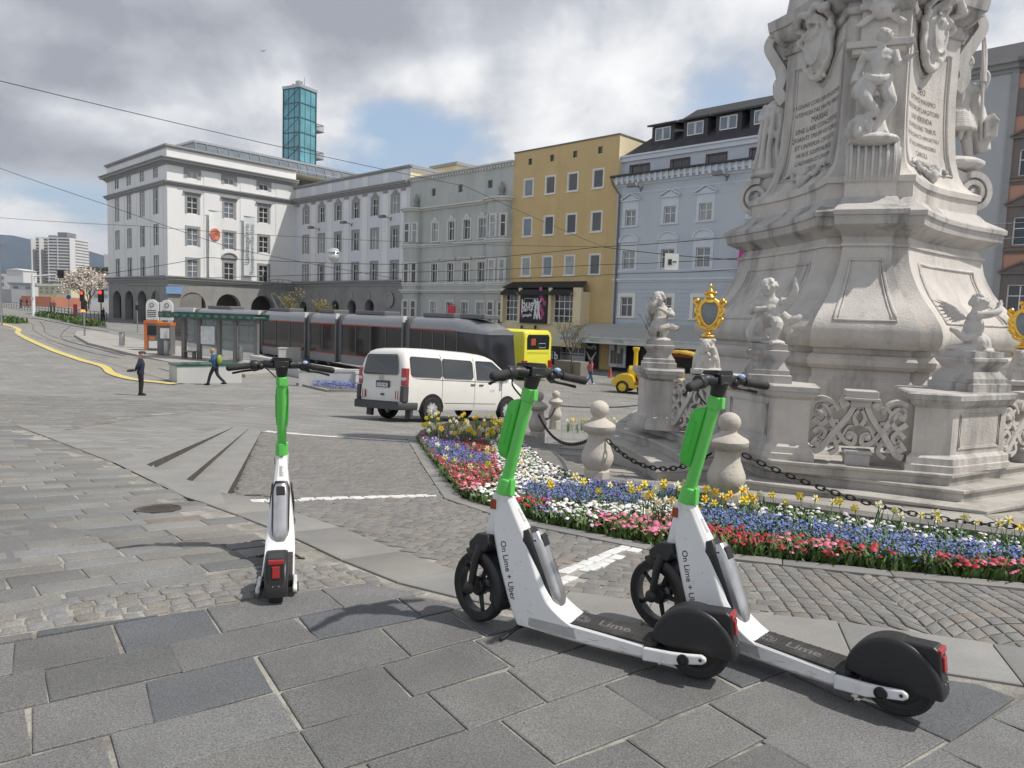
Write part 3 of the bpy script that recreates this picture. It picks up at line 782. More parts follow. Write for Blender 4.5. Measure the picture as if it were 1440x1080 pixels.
# banners on brackets (cloth hanging in front of the wall)
def banner(u,v0,v1,w,mt,name,label,txts,logo):
    x=FR.s(u); z1=FR.z(u,v0); z0=FR.z(u,v1); r=empty(name,(0,0,0),0,label,'banner'); p=FR.M@Vector((x,-.5,z0)); r.location=p
    iv=Matrix.Translation(-p)@FR.M
    mb=MB(); mb.X=iv; n=8
    vs=[]; 
    for j in range(n+1):
        for i in range(5): vs.append((x-w/2+w*i/4,-.45+.05*math.sin(j*.9+i),z0+(z1-z0)*j/n))
    mb.add(vs,[(j*5+i,j*5+i+1,(j+1)*5+i+1,(j+1)*5+i) for j in range(n) for i in range(4)]); o=mb.build('cloth',mt,r,smooth=180)
    mb=MB(); mb.X=iv
    for z in (z0,z1): mb.tube([(x-w/2-.1,-.45,z),(x+w/2+.1,-.45,z)],.05,6); mb.tube([(x,-.45,z),(x,.0,z)],.04,6)
    mb.build('bracket',metal_gr,r)
    if logo:
        m=MB(); m.X=iv; zz=FR.z(u,330); n=14
        for k in range(4):
            rr=(.62,.5,.38,.2)[k]; ox=random.uniform(-.06,.06)
            m.tube([(x+ox+rr*math.cos(2*PI*i/n)*(1+.08*math.sin(3*i)),-.56,zz+rr*1.15*math.sin(2*PI*i/n)) for i in range(n)],.075,4,closed=True)
        m.build('round_emblem',red_e,r)
    for t,uo,sz,vv in txts:
        X=iv@Matrix.Translation((x+uo,-.56,FR.z(u,vv)))@Matrix.Rotation(R(90),4,'X')@Matrix.Rotation(R(90),4,'Z')
        text(t,sz,dark_l,'lettering',r,X,ext=.003)
red_e=mat('red_emblem',(.66,.24,.17),.7); dark_l=mat('grey_letter',(.16,.16,.18),.7)
cloth_w=mat('white_banner',(.74,.75,.74),.8,var=.06,vs=2)
banner(300,297,392,1.5,cloth_w,'hanging_banner','long white banner with a round red emblem hung on the white corner building',[],True)
banner(348,305,388,1.5,mat('pale_banner',(.62,.64,.66),.8,var=.06,vs=2),'hanging_banner','pale banner with two lines of upright dark lettering hung on the white corner building',[('Landesgalerie',-.35,.95,343),('Kunstuniversität Linz',.35,.75,350)],False)
# blue wall sign by the arcade
mb=MB(); mb.X=FR.M; sx=FR.s(244); zz=FR.z(244,408); 
mb.box(sx-1.0,sx+1.,-.3,-.12,zz-.45,zz+.45); o=mb.build('wall_sign',mat('blue_sign',(.18,.30,.5),.5),None)
tag(o,'small pale blue sign on the arcade at the white building corner','sign')
# ---- wing
W1=FR.xy(FR.s(413.5)); FW=FA(W1,AZ,0); LW=FW.s(573.5)
zt=FW.z(572,236); zc=FW.z(572,258); zbs=FW.z(568,398); zg=gz(*W1)-.6
root=empty('wing_building',(W1.x,W1.y,zg),0,'long pale lilac three storey wing with grey window frames and a dark stone arcade below','building')
inv=Matrix.Translation((-W1.x,-W1.y,-zg)); h=[]
cw=[(429.3,430),(451,430),(473.9,430),(498.5,430),(525,430),(553.2,430)]
r1=kz(FW,553,276,300.5); r2=kz(FW,553,321,349); r3=kz(FW,553,369,396)
addwins(FW,inv,root,cw,[(1.15,*r1,dict(hood='key')),(1.15,*r2,{}),(1.15,*r3,{})],h,sur=.3,sill=False)
ar=[(FW.s(u)-.95,FW.s(u)+.95,zg,FW.z(u,t),.9) for u,t in ((426,424),(448.7,423.4),(470.8,422.7),(494.6,422),(519.3,421.3))]
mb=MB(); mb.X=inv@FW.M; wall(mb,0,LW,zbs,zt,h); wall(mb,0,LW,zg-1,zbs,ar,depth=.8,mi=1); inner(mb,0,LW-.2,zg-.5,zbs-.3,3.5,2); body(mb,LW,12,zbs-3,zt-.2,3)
mb.build('wall',[wall_wing,arc_st,dark_in,wall_cream],root)
mb=MB(); mb.X=inv@FW.M
cornice(mb,0,LW,zt-.1,[(.12,.15),(.28,.2)],e1=1); cornice(mb,0,LW,zc-.4,[(.15,.15),(.35,.2),(.6,.2),(.7,.1)],e1=0); cornice(mb,0,LW,zbs-.3,[(.12,.3),(.35,.25),(.45,.12)])
mb.box(LW-.1,LW+.28,0,12,zt-.1,zt+.25)
for u in (418,440,462.5,486,511.5,540,565): xx=FW.s(u); mb.box(xx-.45,xx+.45,-.14,.02,zc-.75,zc-.4)
x=FW.s(548.5); z=FW.z(548.5,421.5); mb.lathe([(.75,-.12),(.9,-.2),(.6,-.2),(.5,-.02)],16,(x,0,z),axis='Y'); mb.box(x-1.2,x+1.2,-.35,.02,z-1.9,z-1.6)
for u in (426,448.7,470.8,494.6,519.3):
    xx=FW.s(u); z=FW.z(u,422)+.15; mb.side([(xx-.35,z),(xx+.35,z),(xx+.18,z+.5),(xx,z+.9),(xx-.18,z+.5)],-.12,.02)
mb.build('cornice',trim_gr,root)
mb=MB(); mb.X=inv@FW.M
for u in (440,462.5,486,511.5,540,566): xx=FW.s(u); mb.box(xx-.55,xx+.55,-.05,.02,zbs+.08,zc-.41)
for u in (418,440,462.5,486,511.5,540,566): xx=FW.s(u); mb.box(xx-.55,xx+.55,-.05,.02,zc+.27,zt-.12)
mb.build('pilaster_strip',wall_white,root)
mb=MB(); mb.X=inv@FW.M; mb.box(LW-3.5,LW+1.0,6,10,zt+.2,zt+1.1,0); mb.box(LW-3.8,LW+1.3,5.7,10.3,zt+1.1,zt+1.45,1)
mb.build('roof_housing',[wall_cream,trim_gr],root)
# ---- glass lift tower on the roof behind
TD=112; tp=at(421.5,160,TD); sz=3.35
root=empty('lift_tower',(tp.x,tp.y,10.),R(-29),'tall teal glass lift tower rising behind the white corner building','tower')
tglass=mat('teal_glass',(.11,.30,.36),.12,var=.35,vs=.5,spec=.9); 
ztp=at(421,129,TD).z; 
a=1.62
mb=MB(); mb.box(-a,a,-a,a,0,ztp-10); mb.build('glass_shaft',tglass,root)
mb=MB(); fr_=.06; H=ztp-10
for sx in (-1,1):
    for sy in (-1,1): mb.box(sx*a-.09,sx*a+.09,sy*a-.09,sy*a+.09,-.1,H+.02)
nfl=6; st=(at(400,136,TD).z-at(400,156.5,TD).z)
z=H
for k in range(7):
    for s_ in (-1,1): mb.box(-a-.05,a+.05,s_*a-.06,s_*a+.06,z-.07,z+.07); mb.box(s_*a-.06,s_*a+.06,-a-.05,a+.05,z-.064,z+.076)
    for t in (-.35,.35):
        for s_ in (-1,1): mb.box(t*a-.03,t*a+.03,s_*a-.04,s_*a+.04,z-st,z-.08); mb.box(s_*a-.04,s_*a+.04,t*a-.03,t*a+.03,z-st,z-.08)
    mb.tube([(-a-.02,-a-.03,z-st),(a,-a-.03,z)],.04,4); mb.tube([(-a-.03,-a,z-st),(-a-.03,a,z)],.04,4)
    z-=st
mb.build('steel_frame',mat('dark_teal_steel',(.05,.12,.14),.4,.3),root)
mb=MB(); mb.box(-a-.15,a+.15,-a-.15,a+.15,H+.05,H+.45); mb.box(-.5,.2,-.4,.4,H+.45,H+1.5); mb.box(-1.3,-1.,-.3,.0,H+.45,H+1.2); mb.tube([(.6,.3,H+.4),(.6,.3,H+2.)],.06,5); mb.build('roof_cap',metal_gr,root)
for zz in (at(443,182,TD).z-10,at(443,221,TD).z-10):
    mb=MB(); mb.X=Matrix.Rotation(R(0),4,'Z'); mb.X=Matrix.Rotation(R(90),4,'Z'); mb.box(a+.05,a+1.7,-a,-a+2.,zz,zz+.15)
    for yy in (-a+.02,-a+2.): mb.box(a,a+1.7,yy-.04,yy+.04,zz+1.0,zz+1.08); 
    mb.box(a+1.62,a+1.7,-a,-a+2.,zz+1.,zz+1.08)
    for i in range(8): mb.box(a+.2*i,a+.2*i+.04,-a-.02,-a+.02,zz,zz+1.)
    for i in range(10): mb.box(a+1.64,a+1.68,-a+.2*i,-a+.2*i+.04,zz,zz+1.)
    mb.build('balcony',trim_dk,root)
# ---- grey green building with two rounded bays
W2=W1+dA*LW; FG=FA(W2,AZ,0); LG=FG.s(716.5)
zt=FG.z(719,226.5); zg=gz(*W2)-.6
root=empty('bay_window_building',(W2.x,W2.y,zg),0,'grey green building with cream window frames and rounded bays at both ends','building')
inv=Matrix.Translation((-W2.x,-W2.y,-zg)); h=[]
g1=kz(FG,655,309,336.5); g2=kz(FG,652.5,369,397); g3=kz(FG,650,425,452)
cg=[(611.5,430),(634.5,430),(655.5,430),(676.5,430)]
cols=[(c_,430) for c_ in (609.5,632,653.5,675)]
addwins(FG,inv,root,cols,[(1.0,*g1,dict(hood='key')),(1.0,*g2,dict(hood='flat')),(1.0,*g3,{})],h,sur=.22,trim=trim_cr)
for u in (606,643,684): 
    x=FG.s(u); z0,z1=kz(FG,643,260,271); h.append((x-.35,x+.35,z0,z1)); window(root,FG,inv,x,z0,.7,z1-z0,sur=0,sill=False,nx=1,tr=(),glass=glass_d,frame=trim_gr)
mb=MB(); mb.X=inv@FG.M; wall(mb,0,LG,zg-.5,zt,h); body(mb,LG,11,zg,zt-.1)
mb.build('wall',wall_green,root)
zA=FG.z(620,297-8)  # upper ledge
zl=[(FG.z(620,290),.5),(FG.z(620,343),.3),(FG.z(620,408.5),.45),(FG.z(620,398.6),.2)]
mb=MB(); mb.X=inv@FG.M
cornice(mb,0,LG,zt-.25,[(.1,.12),(.35,.16)]); 
x=.3
while x<LG: mb.box(x,x+.18,-.22,.0,zt-.48,zt-.25); x+=.42
for z,p in zl: cornice(mb,0,LG,z-.3,[(p*.4,.18),(p,.14)],e0=0)
mb.build('cornice',trim_cr,root)
def bay(xc,w):
    mb=MB(); mb.X=inv@FG.M; n=10; pr=.95
    def ring(z,e=0): return [(xc-(w/2+e)*math.cos(PI*i/n),-(pr+e)*math.sin(PI*i/n)**.7,z) for i in range(n+1)]
    z0=zg; z1=zl[0][0]-.3
    mb.loft([ring(z0),ring(z1)],0,closed=False,caps=False)
    for z,p in zl:
        mb.loft([[*ring(z-.34,.0)],[*ring(z-.3,p*.5)],[*ring(z-.12,p*.5)],[*ring(z-.1,p*.9)],[*ring(z+.06,p*.9)],[(xc,.0,z+.2)]*(n+1)],1,closed=False,caps=False)
    o=mb.build('rounded_bay',[wall_green,trim_cr],root,smooth=50)
    # windows of the bay: three narrow lights per storey
    for (z0,z1) in (g1,g2,g3):
        for ang,ww in ((40,.55),(90,.8),(140,.55)):
            m=MB(); a=R(ang); px=xc-(w/2)*math.cos(a); py=-pr*math.sin(a)**.7
            nx,ny=-math.cos(a)*.9/(w/2),-math.sin(a)/pr; l=math.hypot(nx,ny); nx/=l;ny/=l
            X=inv@FG.M@Matrix.Translation((px,py,z0))@Matrix.Rotation(math.atan2(nx,-ny),4,'Z')
            m.X=X; hh=z1-z0; m.box(-ww/2-.16,ww/2+.16,-.06,.05,-.1,hh+.2,0); 
            m.box(-ww/2,-ww/2+.06,-.10,-.05,0,hh,1);m.box(ww/2-.06,ww/2,-.10,-.05,0,hh,1);m.box(-ww/2,ww/2,-.10,-.05,hh*.62-.04,hh*.62+.04,1)
            wf=m.build('window',[trim_cr,frame_w],root)
            m=MB(); m.X=X; m.add([(-ww/2+.06,-.07,.0),(ww/2-.06,-.07,.0),(ww/2-.06,-.07,hh),(-ww/2+.06,-.07,hh)],[(0,1,2,3)]); m.build('pane',random.choice([glass_d,glass_d,glass_c]),wf)
bay(FG.s(580),2.6); bay(FG.s(699.5),3.0)
mb=MB(); mb.X=inv@FG.M
for u in (585,703): 
    x=FG.s(u); z=zl[0][0]+.2; mb.lathe([(.3,0),(.35,.15),(.18,.3),(.3,.6),(.34,.8),(.14,1.1),(.08,1.4),(.0,1.5)],8,(x,-.3,z))
mb.build('urn_finial',trim_gr,root,smooth=60)
mb=MB(); mb.X=FG.M; x=FG.s(648.5); z=FG.z(648.5,438); mb.box(x-.55,x+.55,-1.35,-1.25,z-.6,z+.55); mb.tube([(x-.9,-1.3,z+.7),(x+.5,-1.3,z+.7)],.04,5); mb.tube([(x-.9,-.1,z+.7),(x-.9,-1.3,z+.7)],.04,5)
tag(mb.build('projecting_sign',mat('red_sign',(.6,.03,.07),.5),None),'square red shop sign hanging out from the grey green building','sign')
# ---- ochre building
W3=W2+dA*LG; FY=FA(W3,AZ,0); LY=FY.s(861)
zt=FY.z(719,217); zg=gz(*W3)-.5; z2=FY.z(790,404)
root=empty('ochre_building',(W3.x,W3.y,zg),0,'plain ochre yellow four storey building with bare square windows above a club frontage','building')
inv=Matrix.Translation((-W3.x,-W3.y,-zg)); h=[]
cy=[(739.5,430),(770,430),(802.5,430),(837,430)]
y0=kz(FY,835.8,207.5,217); y1=kz(FY,835.8,239,264.5); y2=kz(FY,835.8,298,325.5); y3=kz(FY,835.8,358,386)
addwins(FY,inv,root,[(738.5,430),(768.5,430),(800,430),(834.5,430)],[(.5,*y0,dict(sur=0,ft=.04)),],h,nx=1,tr=(),sill=False,frame=trim_dk,glass=glass_d)
addwins(FY,inv,root,[(737.5,430),(767.5,430),(798.5,430),(833.5,430)],[(1.1,*y1,{}),(1.1,*y2,{}),(1.1,*y3,{})],h,nx=1,tr=(),sur=.1,proud=.015,trim=frame_w,d=.12)
mb=MB(); mb.X=inv@FY.M; wall(mb,0,LY,zg-.5,zt,h,depth=.12); body(mb,LY,6,zg,zt-.0,1); mb.box(0.01,LY-.01,5,11,zg,zt-.15,1)
mb.build('wall',[wall_yel,wall_cream],root)
mb=MB(); mb.X=inv@FY.M; mb.box(-.02,LY+.05,-.08,.4,zt,zt+.12); mb.box(LY-.05,LY+.06,.4,6,zt,zt+.12); mb.build('coping',trim_dk,root)
# projecting club bay
xa,xb=FY.s(716,440)-.0,FY.s(840,440); zs0,zs1=FY.z(800,455),FY.z(800,414); zcan=FY.z(800,401)
mb=MB(); mb.X=inv@FY.M; pj=-1.0
wx=[(FY.s(717.5),FY.s(742)),(FY.s(746.5),FY.s(794)),(FY.s(799),FY.s(829.5))]
wx=[(xa+.35,xa+2.4),(xa+2.75,xa+6.2),(xa+6.6,xa+9.1)]
xb=xa+10.1
wall(mb,xa,xb,zs0-2.1,zs1+.2,[(a,b,zs0,zs1) for a,b in (wx[0],wx[2])],depth=.3,y=pj)
mb.add([(xa,pj,zs0-2.1),(xa,0,zs0-2.1),(xa,0,zs1+.2),(xa,pj,zs1+.2),(xb,pj,zs0-2.1),(xb,0,zs0-2.1),(xb,0,zs1+.2),(xb,pj,zs1+.2)],[(0,3,2,1),(4,5,6,7),(0,1,5,4)])
for a,b in ((xa,xa+.33),(wx[0][1]+.02,wx[0][1]+.33),(wx[1][1]+.05,wx[1][1]+.38),(wx[2][1]+.1,xb)): mb.box(a,b,pj-.25,pj+.02,zs0-.1,zs1+.55)
mb.build('club_bay',wall_cream,root)
mb=MB(); mb.X=inv@FY.M
for (a,b) in ((xa+.33,wx[0][1]+.02),(wx[0][1]+.33,wx[1][1]+.05),(wx[1][1]+.38,wx[2][1]+.1)):
    mb.add([(a,pj-.6,zs1+.15),(b,pj-.6,zs1+.15),(b,-.02,zcan+.1),(a,-.02,zcan+.1),(a,pj-.6,zs1-.15),(b,pj-.6,zs1-.15)],[(0,1,2,3),(4,5,1,0)])
mb.add([(xa-.1,pj-.1,zs1+.56),(xb+.1,pj-.1,zs1+.56),(xb-.4,-.02,zcan+.35),(xa+.4,-.02,zcan+.35)],[(0,1,2,3)])
mb.build('club_canopy',black_m,root)
for a,b in (wx[0],wx[2]): 
    n=4; wo=window(root,FY,inv,(a+b)/2,zs0,b-a,zs1-zs0,d=.3,sur=0,sill=False,nx=n,tr=(.25,.5,.75),ft=.08,glass=glass_d,y0=pj)
# poster banner
mb=MB(); mb.X=FY.M; mb.box(wx[1][0],wx[1][1],pj-.34,pj-.28,zs0-.1,zs1-.1); po=mb.build('club_banner',black_m,None); tag(po,'black printed banner with white lettering between two gridded club windows','banner')
wl=mat('white_letter',(.75,.75,.75),.6,var=.02); pk=mat('pink_print',(.42,.06,.2),.6,var=.4,vs=3)
cxm=(wx[1][0]+wx[1][1])/2
def ftext(fa,t,size,mt,x,y,z,parent=None,name='lettering',ext=.01,bold=0.,rot=0,sx=1.):
    o=text(t,size,mt,name,None,fa.M@Matrix.Translation((x,y,z))@Matrix.Rotation(R(90),4,'X')@Matrix.Rotation(R(rot),4,'Z'),ext=ext,bold=bold,sx=sx)
    if parent:
        o.parent=parent; o.matrix_parent_inverse=Matrix.Translation(-parent.location)
    return o
ftext(FY,"bug's",1.15,wl,cxm-.35,pj-.38,zs1-1.0,po,bold=.02)
ftext(FY,"party",.75,wl,cxm-.75,pj-.38,zs0+1.25,po,bold=.01,rot=8)
ftext(FY,"people",.42,wl,cxm-.7,pj-.38,zs0+.65,po,bold=.01,rot=4)
mb=MB(); mb.X=FY.M
for sx in (.35,.75): # white dancing figures
    mb.tube([(cxm+sx-.15,pj-.38,zs0+.3),(cxm+sx,pj-.38,zs0+1.1),(cxm+sx+.02,pj-.38,zs0+1.7)],[.07,.12,.1],6); mb.tube([(cxm+sx+.2,pj-.38,zs0+.3),(cxm+sx,pj-.38,zs0+1.1)],.08,6)
    mb.tube([(cxm+sx,pj-.38,zs0+1.6),(cxm+sx-.25,pj-.38,zs0+2.1)],.05,5); mb.tube([(cxm+sx,pj-.38,zs0+1.6),(cxm+sx+.28,pj-.38,zs0+2.2)],.05,5); mb.ball((cxm+sx,pj-.38,zs0+1.85),.12,8,6)
mb.tube([(cxm-1.1,pj-.36,zs1-.45),(cxm+.55,pj-.36,zs1-.45),(cxm+.55,pj-.36,zs1-1.5),(cxm-1.1,pj-.36,zs1-1.5)],.025,4,closed=True)
o=mb.build('printed_figures',wl,po)
mb=MB(); mb.X=FY.M
for i in range(9): mb.ball((wx[1][1]-.6+random.uniform(-.3,.3),pj-.34,zs0+.5+i*.32),.22,8,5,sc=(.9,.1,1.1))
for i in range(4): mb.ball((wx[1][0]+.3,pj-.34,zs0+.6+i*.45),.2,8,5,sc=(.9,.1,1))
mb.build('printed_picture',pk,po)
o=ftext(FY,"bug's",1.25,brown_m,wx[1][0]+1.2,pj-.12,zs0-.85,bold=.03,ext=.06,name='club_lettering'); tag(o,'large brown relief lettering mounted under the black club banner','sign')
# club ground floor: dark shopfront with door grid
xs0,xs1=FY.s(772),FY.s(822); zf=zg+.5; zh=zs0-2.0
mb=MB(); mb.X=inv@FY.M; mb.box(xa-.2,xs1+.6,-.35,-.05,zf-1,zh,0)
mb.build('shopfront_panel',glass_d,root)
mb=MB(); mb.X=inv@FY.M; x=xa
while x<xs1+.6: mb.box(x,x+.09,-.42,-.34,zf-.8,zh); x+=.72
mb.box(xa,xs1+.6,-.43,-.345,zh-1.35,zh-.85); mb.box(xa,xs1+.6,-.425,-.345,zf+.9,zf+1.0)
mb.build('shopfront_frame',metal_gr,root)
mb=MB(); mb.X=FY.M; xx=FY.s(796); mb.box(xx-.4,xx+.4,-1.1,-1.,zh-3.9,zh-.1); po=mb.build('hanging_sign',black_m,None); tag(po,'tall narrow black hanging sign with stacked white letters at the club door','sign')
for i,ch in enumerate("bug"): ftext(FY,ch,.95,wl,xx,-1.13,zh-1.0-i*1.15,po,bold=.02)
mb=MB(); mb.X=FY.M; xx=FY.s(836); zz=FY.z(836,500); mb.box(xx-.75,xx+.75,-.15,-.08,zz-1.15,zz+1.15); po=mb.build('club_poster',black_m,None); tag(po,'black poster with a white bird emblem on the cream wall right of the club door','poster')
ftext(FY,"bug's",.55,wl,xx,-.17,zz+.75,po,bold=.01)
mb=MB(); mb.X=FY.M
for sg in (-1,1): mb.tube([(xx,-.17,zz-.5),(xx+sg*.3,-.17,zz-.05),(xx+sg*.55,-.17,zz+.35)],[.12,.09,.03],6)
mb.ball((xx,-.17,zz-.6),.22,8,6,sc=(1,.2,1)); mb.build('bird_emblem',wl,po)
# ---- blue building
W4=W3+dA*LY; FB=FA(W4,AZ,0); LB=24.5
zt=FB.z(868,234); zg=gz(*W4)-.6; zgut=FB.z(865,252)
root=empty('pale_blue_building',(W4.x,W4.y,zg),0,'pale blue building with white pediment windows, dark roof with dormers and a shop awning','building')
inv=Matrix.Translation((-W4.x,-W4.y,-zg)); h=[]
cb=[(880.7,430),(935,430),(984,430),(1046,430)]
X1=FB.s(880.7),FB.s(935),FB.s(984.5)
st=(X1[2]-X1[0])/2; xsb=[X1[0],X1[1],X1[2],X1[2]+st*1.18,X1[2]+2.3*st]
q1=kz(FB,984.5,286,310.5); q2=kz(FB,984.5,348,376); q3=kz(FB,974,418,448)
for x in xsb:
    for (z0,z1),hd,w in ((q1,'ped',1.1),(q2,'arc',1.25)):
        h.append((x-w/2,x+w/2,z0,z1)); window(root,FB,inv,x,z0,w,z1-z0,sur=.26,hood=hd,trim=trim_bl,hoodh=.45,tr=(.6,))
    h.append((x-.62,x+.62,*q3)); window(root,FB,inv,x-.0,q3[0],1.24,q3[1]-q3[0],sur=.3,trim=frame_w,tr=(.6,))
mb=MB(); mb.X=inv@FB.M; wall(mb,0,LB,zg-.5,zgut,h); body(mb,LB,11,zg,zgut,0); mb.build('wall',wall_blue,root)
h=[]; mb=MB(); mb.X=inv@FB.M
xat=[(FB.s(885.5),1.9),(FB.s(941),1.7),(FB.s(991),1.7),(FB.s(1052),1.7)]
za0,za1=kz(FB,991,216.5,232.5); ztA=FB.z(868,228)
ya=.5
for x,w in xat: h.append((x-w/2,x+w/2,za0,za1)); window(root,FB,inv,x,za0,w,za1-za0,sur=.08,sill=False,trim=brown_m,frame=trim_dk,nx=2,tr=(),glass=glass_d,y0=ya)
wall(mb,0,LB,zgut,ztA,h,y=ya); mb.add([(0,ya,zgut),(0,11,zgut),(0,11,ztA),(0,ya,ztA)],[(0,3,2,1)]); mb.build('attic_wall',wall_blue,root)
mb=MB(); mb.X=inv@FB.M
mb.box(-.3,LB,-.8,.1,zgut,zgut+.14,1); cornice(mb,0,LB,zgut-.75,[(.1,.2),(.3,.15),(.5,.4)],0)
x=.2
while x<LB: mb.box(x,x+.22,-.62,-.5,zgut-.62,zgut-.0); x+=.55
mb.box(0,LB,ya-.2,ya+.3,ztA,ztA+.35,2); mb.box(0,LB,ya-.35,ya+.3,ztA+.35,ztA+.5,2)
zz=FB.z(984,277); mb.box(0,LB,-.04,.02,FB.z(868,275),FB.z(868,275)+.1,2)
cornice(mb,0,LB,FB.z(868,397),[(.08,.15),(.2,.15)],2); cornice(mb,0,LB,q2[0]-.35,[(.06,.12),(.14,.1)],2)
mb.build('cornice',[trim_bl,roof_d,trim_bl],root)
mb=MB(); mb.X=inv@FB.M # rusticated bands
z=q3[0]-.9; ztop=FB.z(868,400)
k=0
while z<ztop-.2:
    segs=[0]+[v for x in xsb for v in (x-.95,x+.95)]+[LB] if z+.25>q3[0]-.15 and z<q3[1]+.35 else [0,LB]
    for i in range(0,len(segs)-1,2):
        if segs[i+1]-segs[i]>.1: mb.box(segs[i],segs[i+1],-.035,.02,z,z+.30)
    z+=.36
mb.build('rusticated_band',wall_blue,root)
mb=MB(); mb.X=inv@FB.M
rz1=ztA+.5; rh=4.6
mb.add([(0,ya-.1,rz1),(LB,ya-.1,rz1),(LB,6.3,rz1+rh),(3.5,6.3,rz1+rh),(0,12,rz1),(LB,12,rz1)],[(0,1,2,3),(0,3,4),(4,3,2,5)])
mb.build('roof',roof_d,root)
for x in (FB.s(905),FB.s(949.5),FB.s(995),FB.s(1043)):
    mb=MB(); mb.X=inv@FB.M@Matrix.Translation((x,1.6,rz1+1.)); 
    mb.box(-1.1,1.1,0,4,-.8,1.35,0); mb.add([(-1.4,-.35,1.35),(1.4,-.35,1.35),(1.5,4.4,2.3),(-1.5,4.4,2.3),(-1.4,-.35,1.5),(1.4,-.35,1.5),(1.5,4.4,2.45),(-1.5,4.4,2.45)],[(4,5,6,7),(0,4,7,3),(1,2,6,5),(0,1,5,4),(3,2,1,0)],0)
    dm=mb.build('dormer',roof_d,root)
    for sx in (-.38,.38):
        m=MB(); m.X=mb.X; m.box(sx-.36,sx+.36,-.06,-.01,.15,1.2,0); m.build('dormer_window',frame_w,dm)
        m=MB(); m.X=mb.X; m.box(sx-.29,sx+.29,-.075,-.06,.23,1.12,0); m.build('dormer_pane',glass_b,dm)
# drainpipe
mb=MB(); mb.X=inv@FB.M; mb.tube([(-.2,-.75,zgut),(-.1,-.5,zgut-.6),(.35,-.15,zgut-1.4),(.35,-.15,zgut-6),(.35,-.15,zg+.5)],.09,6); mb.build('drainpipe',trim_dk,root)
# shop zone
zaw=FB.z(862,459); 
mb=MB(); mb.X=inv@FB.M; mb.box(.3,LB-1,-.12,.0,zg,FB.z(862,478),0); mb.build('shopfront_panel',mat('dark_shopfront',(.03,.028,.028),.25,var=.5,vs=1.2),root)
xa0=FB.s(852)-3.2; 
mb=MB(); mb.X=FB.M; x0=-3.4;x1=12
za=FB.z(862,474); 
mb.add([(x0,-3.2,za),(x1,-3.2,za),(x1,-.1,za+1.15),(x0,-.1,za+1.15),(x0,-3.2,za-.06),(x1,-3.2,za-.06),(x1,-.1,za+1.09),(x0,-.1,za+1.09)],[(0,1,2,3),(7,6,5,4),(0,3,7,4),(1,5,6,2)],0)
mb.add([(x0,-3.22,za-.02),(x1,-3.22,za-.02),(x1,-3.22,za-.5),(x0,-3.22,za-.5)],[(3,2,1,0)],1)
x=x0+.5; mb.box(x0,x1,-3.3,-3.2,za-.06,za+.05,1)
aw=mb.build('shop_awning',[mat('awning_cloth',(.42,.42,.40),.8,var=.08,vs=2),mat('awning_valance',(.58,.60,.60),.8,var=.1,vs=2)],None); tag(aw,'long pale grey fabric awning over the shops of the pale blue building','awning')
gl=mat('green_letter',(.16,.38,.2),.7); 
for i,x in enumerate((-2.3,.7,3.2,6.8)):
    ftext(FB,('BAGUETTE','SNACKS','COFFEE','BRUNCH')[i],.3,(dark_l,gl,gl,gl)[i],x,-3.24,za-.26,aw,ext=.003)
mb=MB(); mb.X=FB.M; x=FB.s(884); mb.box(x-.85,x+.85,-1.3,-1.2,zg+1.0,zg+4.0)
pst=mb.build('standing_poster',mat('poster_paper',(.55,.57,.6),.6,var=.5,vs=1.8),None); tag(pst,'tall white framed poster board with a grey cityscape at the awning shop','poster')
mb=MB(); mb.X=FB.M
for i,(a,hh) in enumerate(((-.55,1.1),(-.2,1.6),(.15,.9),(.45,1.3))): mb.box(x+a-.14,x+a+.15,-1.325,-1.3,zg+1.3,zg+1.3+hh)
mb.build('printed_skyline',trim_dk,pst)
mb=MB(); mb.X=FB.M; x=FB.s(972); zz=FB.z(972,491.5); mb.box(x-.2,x+2.8,-2.3,-2.2,zz-.55,zz+.55); o=mb.build('shop_sign',mat('rust_sign',(.30,.06,.02),.5),None); tag(o,'rust red lettered sign under the awning, partly hidden behind a stone herm','sign')
ftext(FB,"Sta",1.0,mat('orange_letter',(.85,.3,.12),.5),x+.75,-2.33,zz,o,bold=.02)
# magenta banner
mb=MB(); mb.X=FB.M; x=FB.s(1046); z1=FB.z(1046,352); mb.box(x-.1,x+1.9,-1.05,-.98,z1-5.5,z1); o=mb.build('portrait_banner',mag,None); tag(o,'tall magenta banner with a dark haired portrait beside the monument on the pale blue building','banner')
mb=MB(); mb.X=FB.M; mb.ball((x+1.2,-1.05,z1-3.9),1.1,12,8,sc=(.9,.05,1.5)); mb.build('printed_hair',black_m,o)
mb=MB(); mb.X=FB.M; mb.ball((x+1.4,-1.1,z1-4.1),.75,12,8,sc=(.8,.06,1.3)); mb.build('printed_face',skinp,o)
# floodlights on outriggers (wing and blue building)
flm=mat('lamp_grey',(.2,.2,.21),.5,.5)
def flood(fa,u,v,label,first=[None]):
    x,z=fa.P(u,v); p=fa.M@Vector((x,0,z))
    if first[0] is None:
        r=empty('floodlight',(0,0,0)); mb=MB(); mb.tube([(0,0,0),(0,-1.1,.25)],.05,6); mb.tube([(-.1,0,-.2),(.1,0,.2)],.08,6); mb.build('arm',flm,r)
        mb=MB(); mb.side([(-.5,0),(.5,0),(.4,.3),(-.4,.3)],-1.5,-1.0); mb.build('lamp_head',flm,r,bevel=.03); first[0]=r
    else: r=copy_tree(first[0])
    r.location=p; r.rotation_euler=(0,0,math.atan2(fa.d.y,fa.d.x)); tag(r,label,'floodlight','floodlights on the facades')
flood(FW,449,323,'floodlight on the lilac wing, leftmost of its three'); flood(FW,495,316,'floodlight on the lilac wing, middle of its three'); flood(FW,550,308,'floodlight on the lilac wing, rightmost of its three')
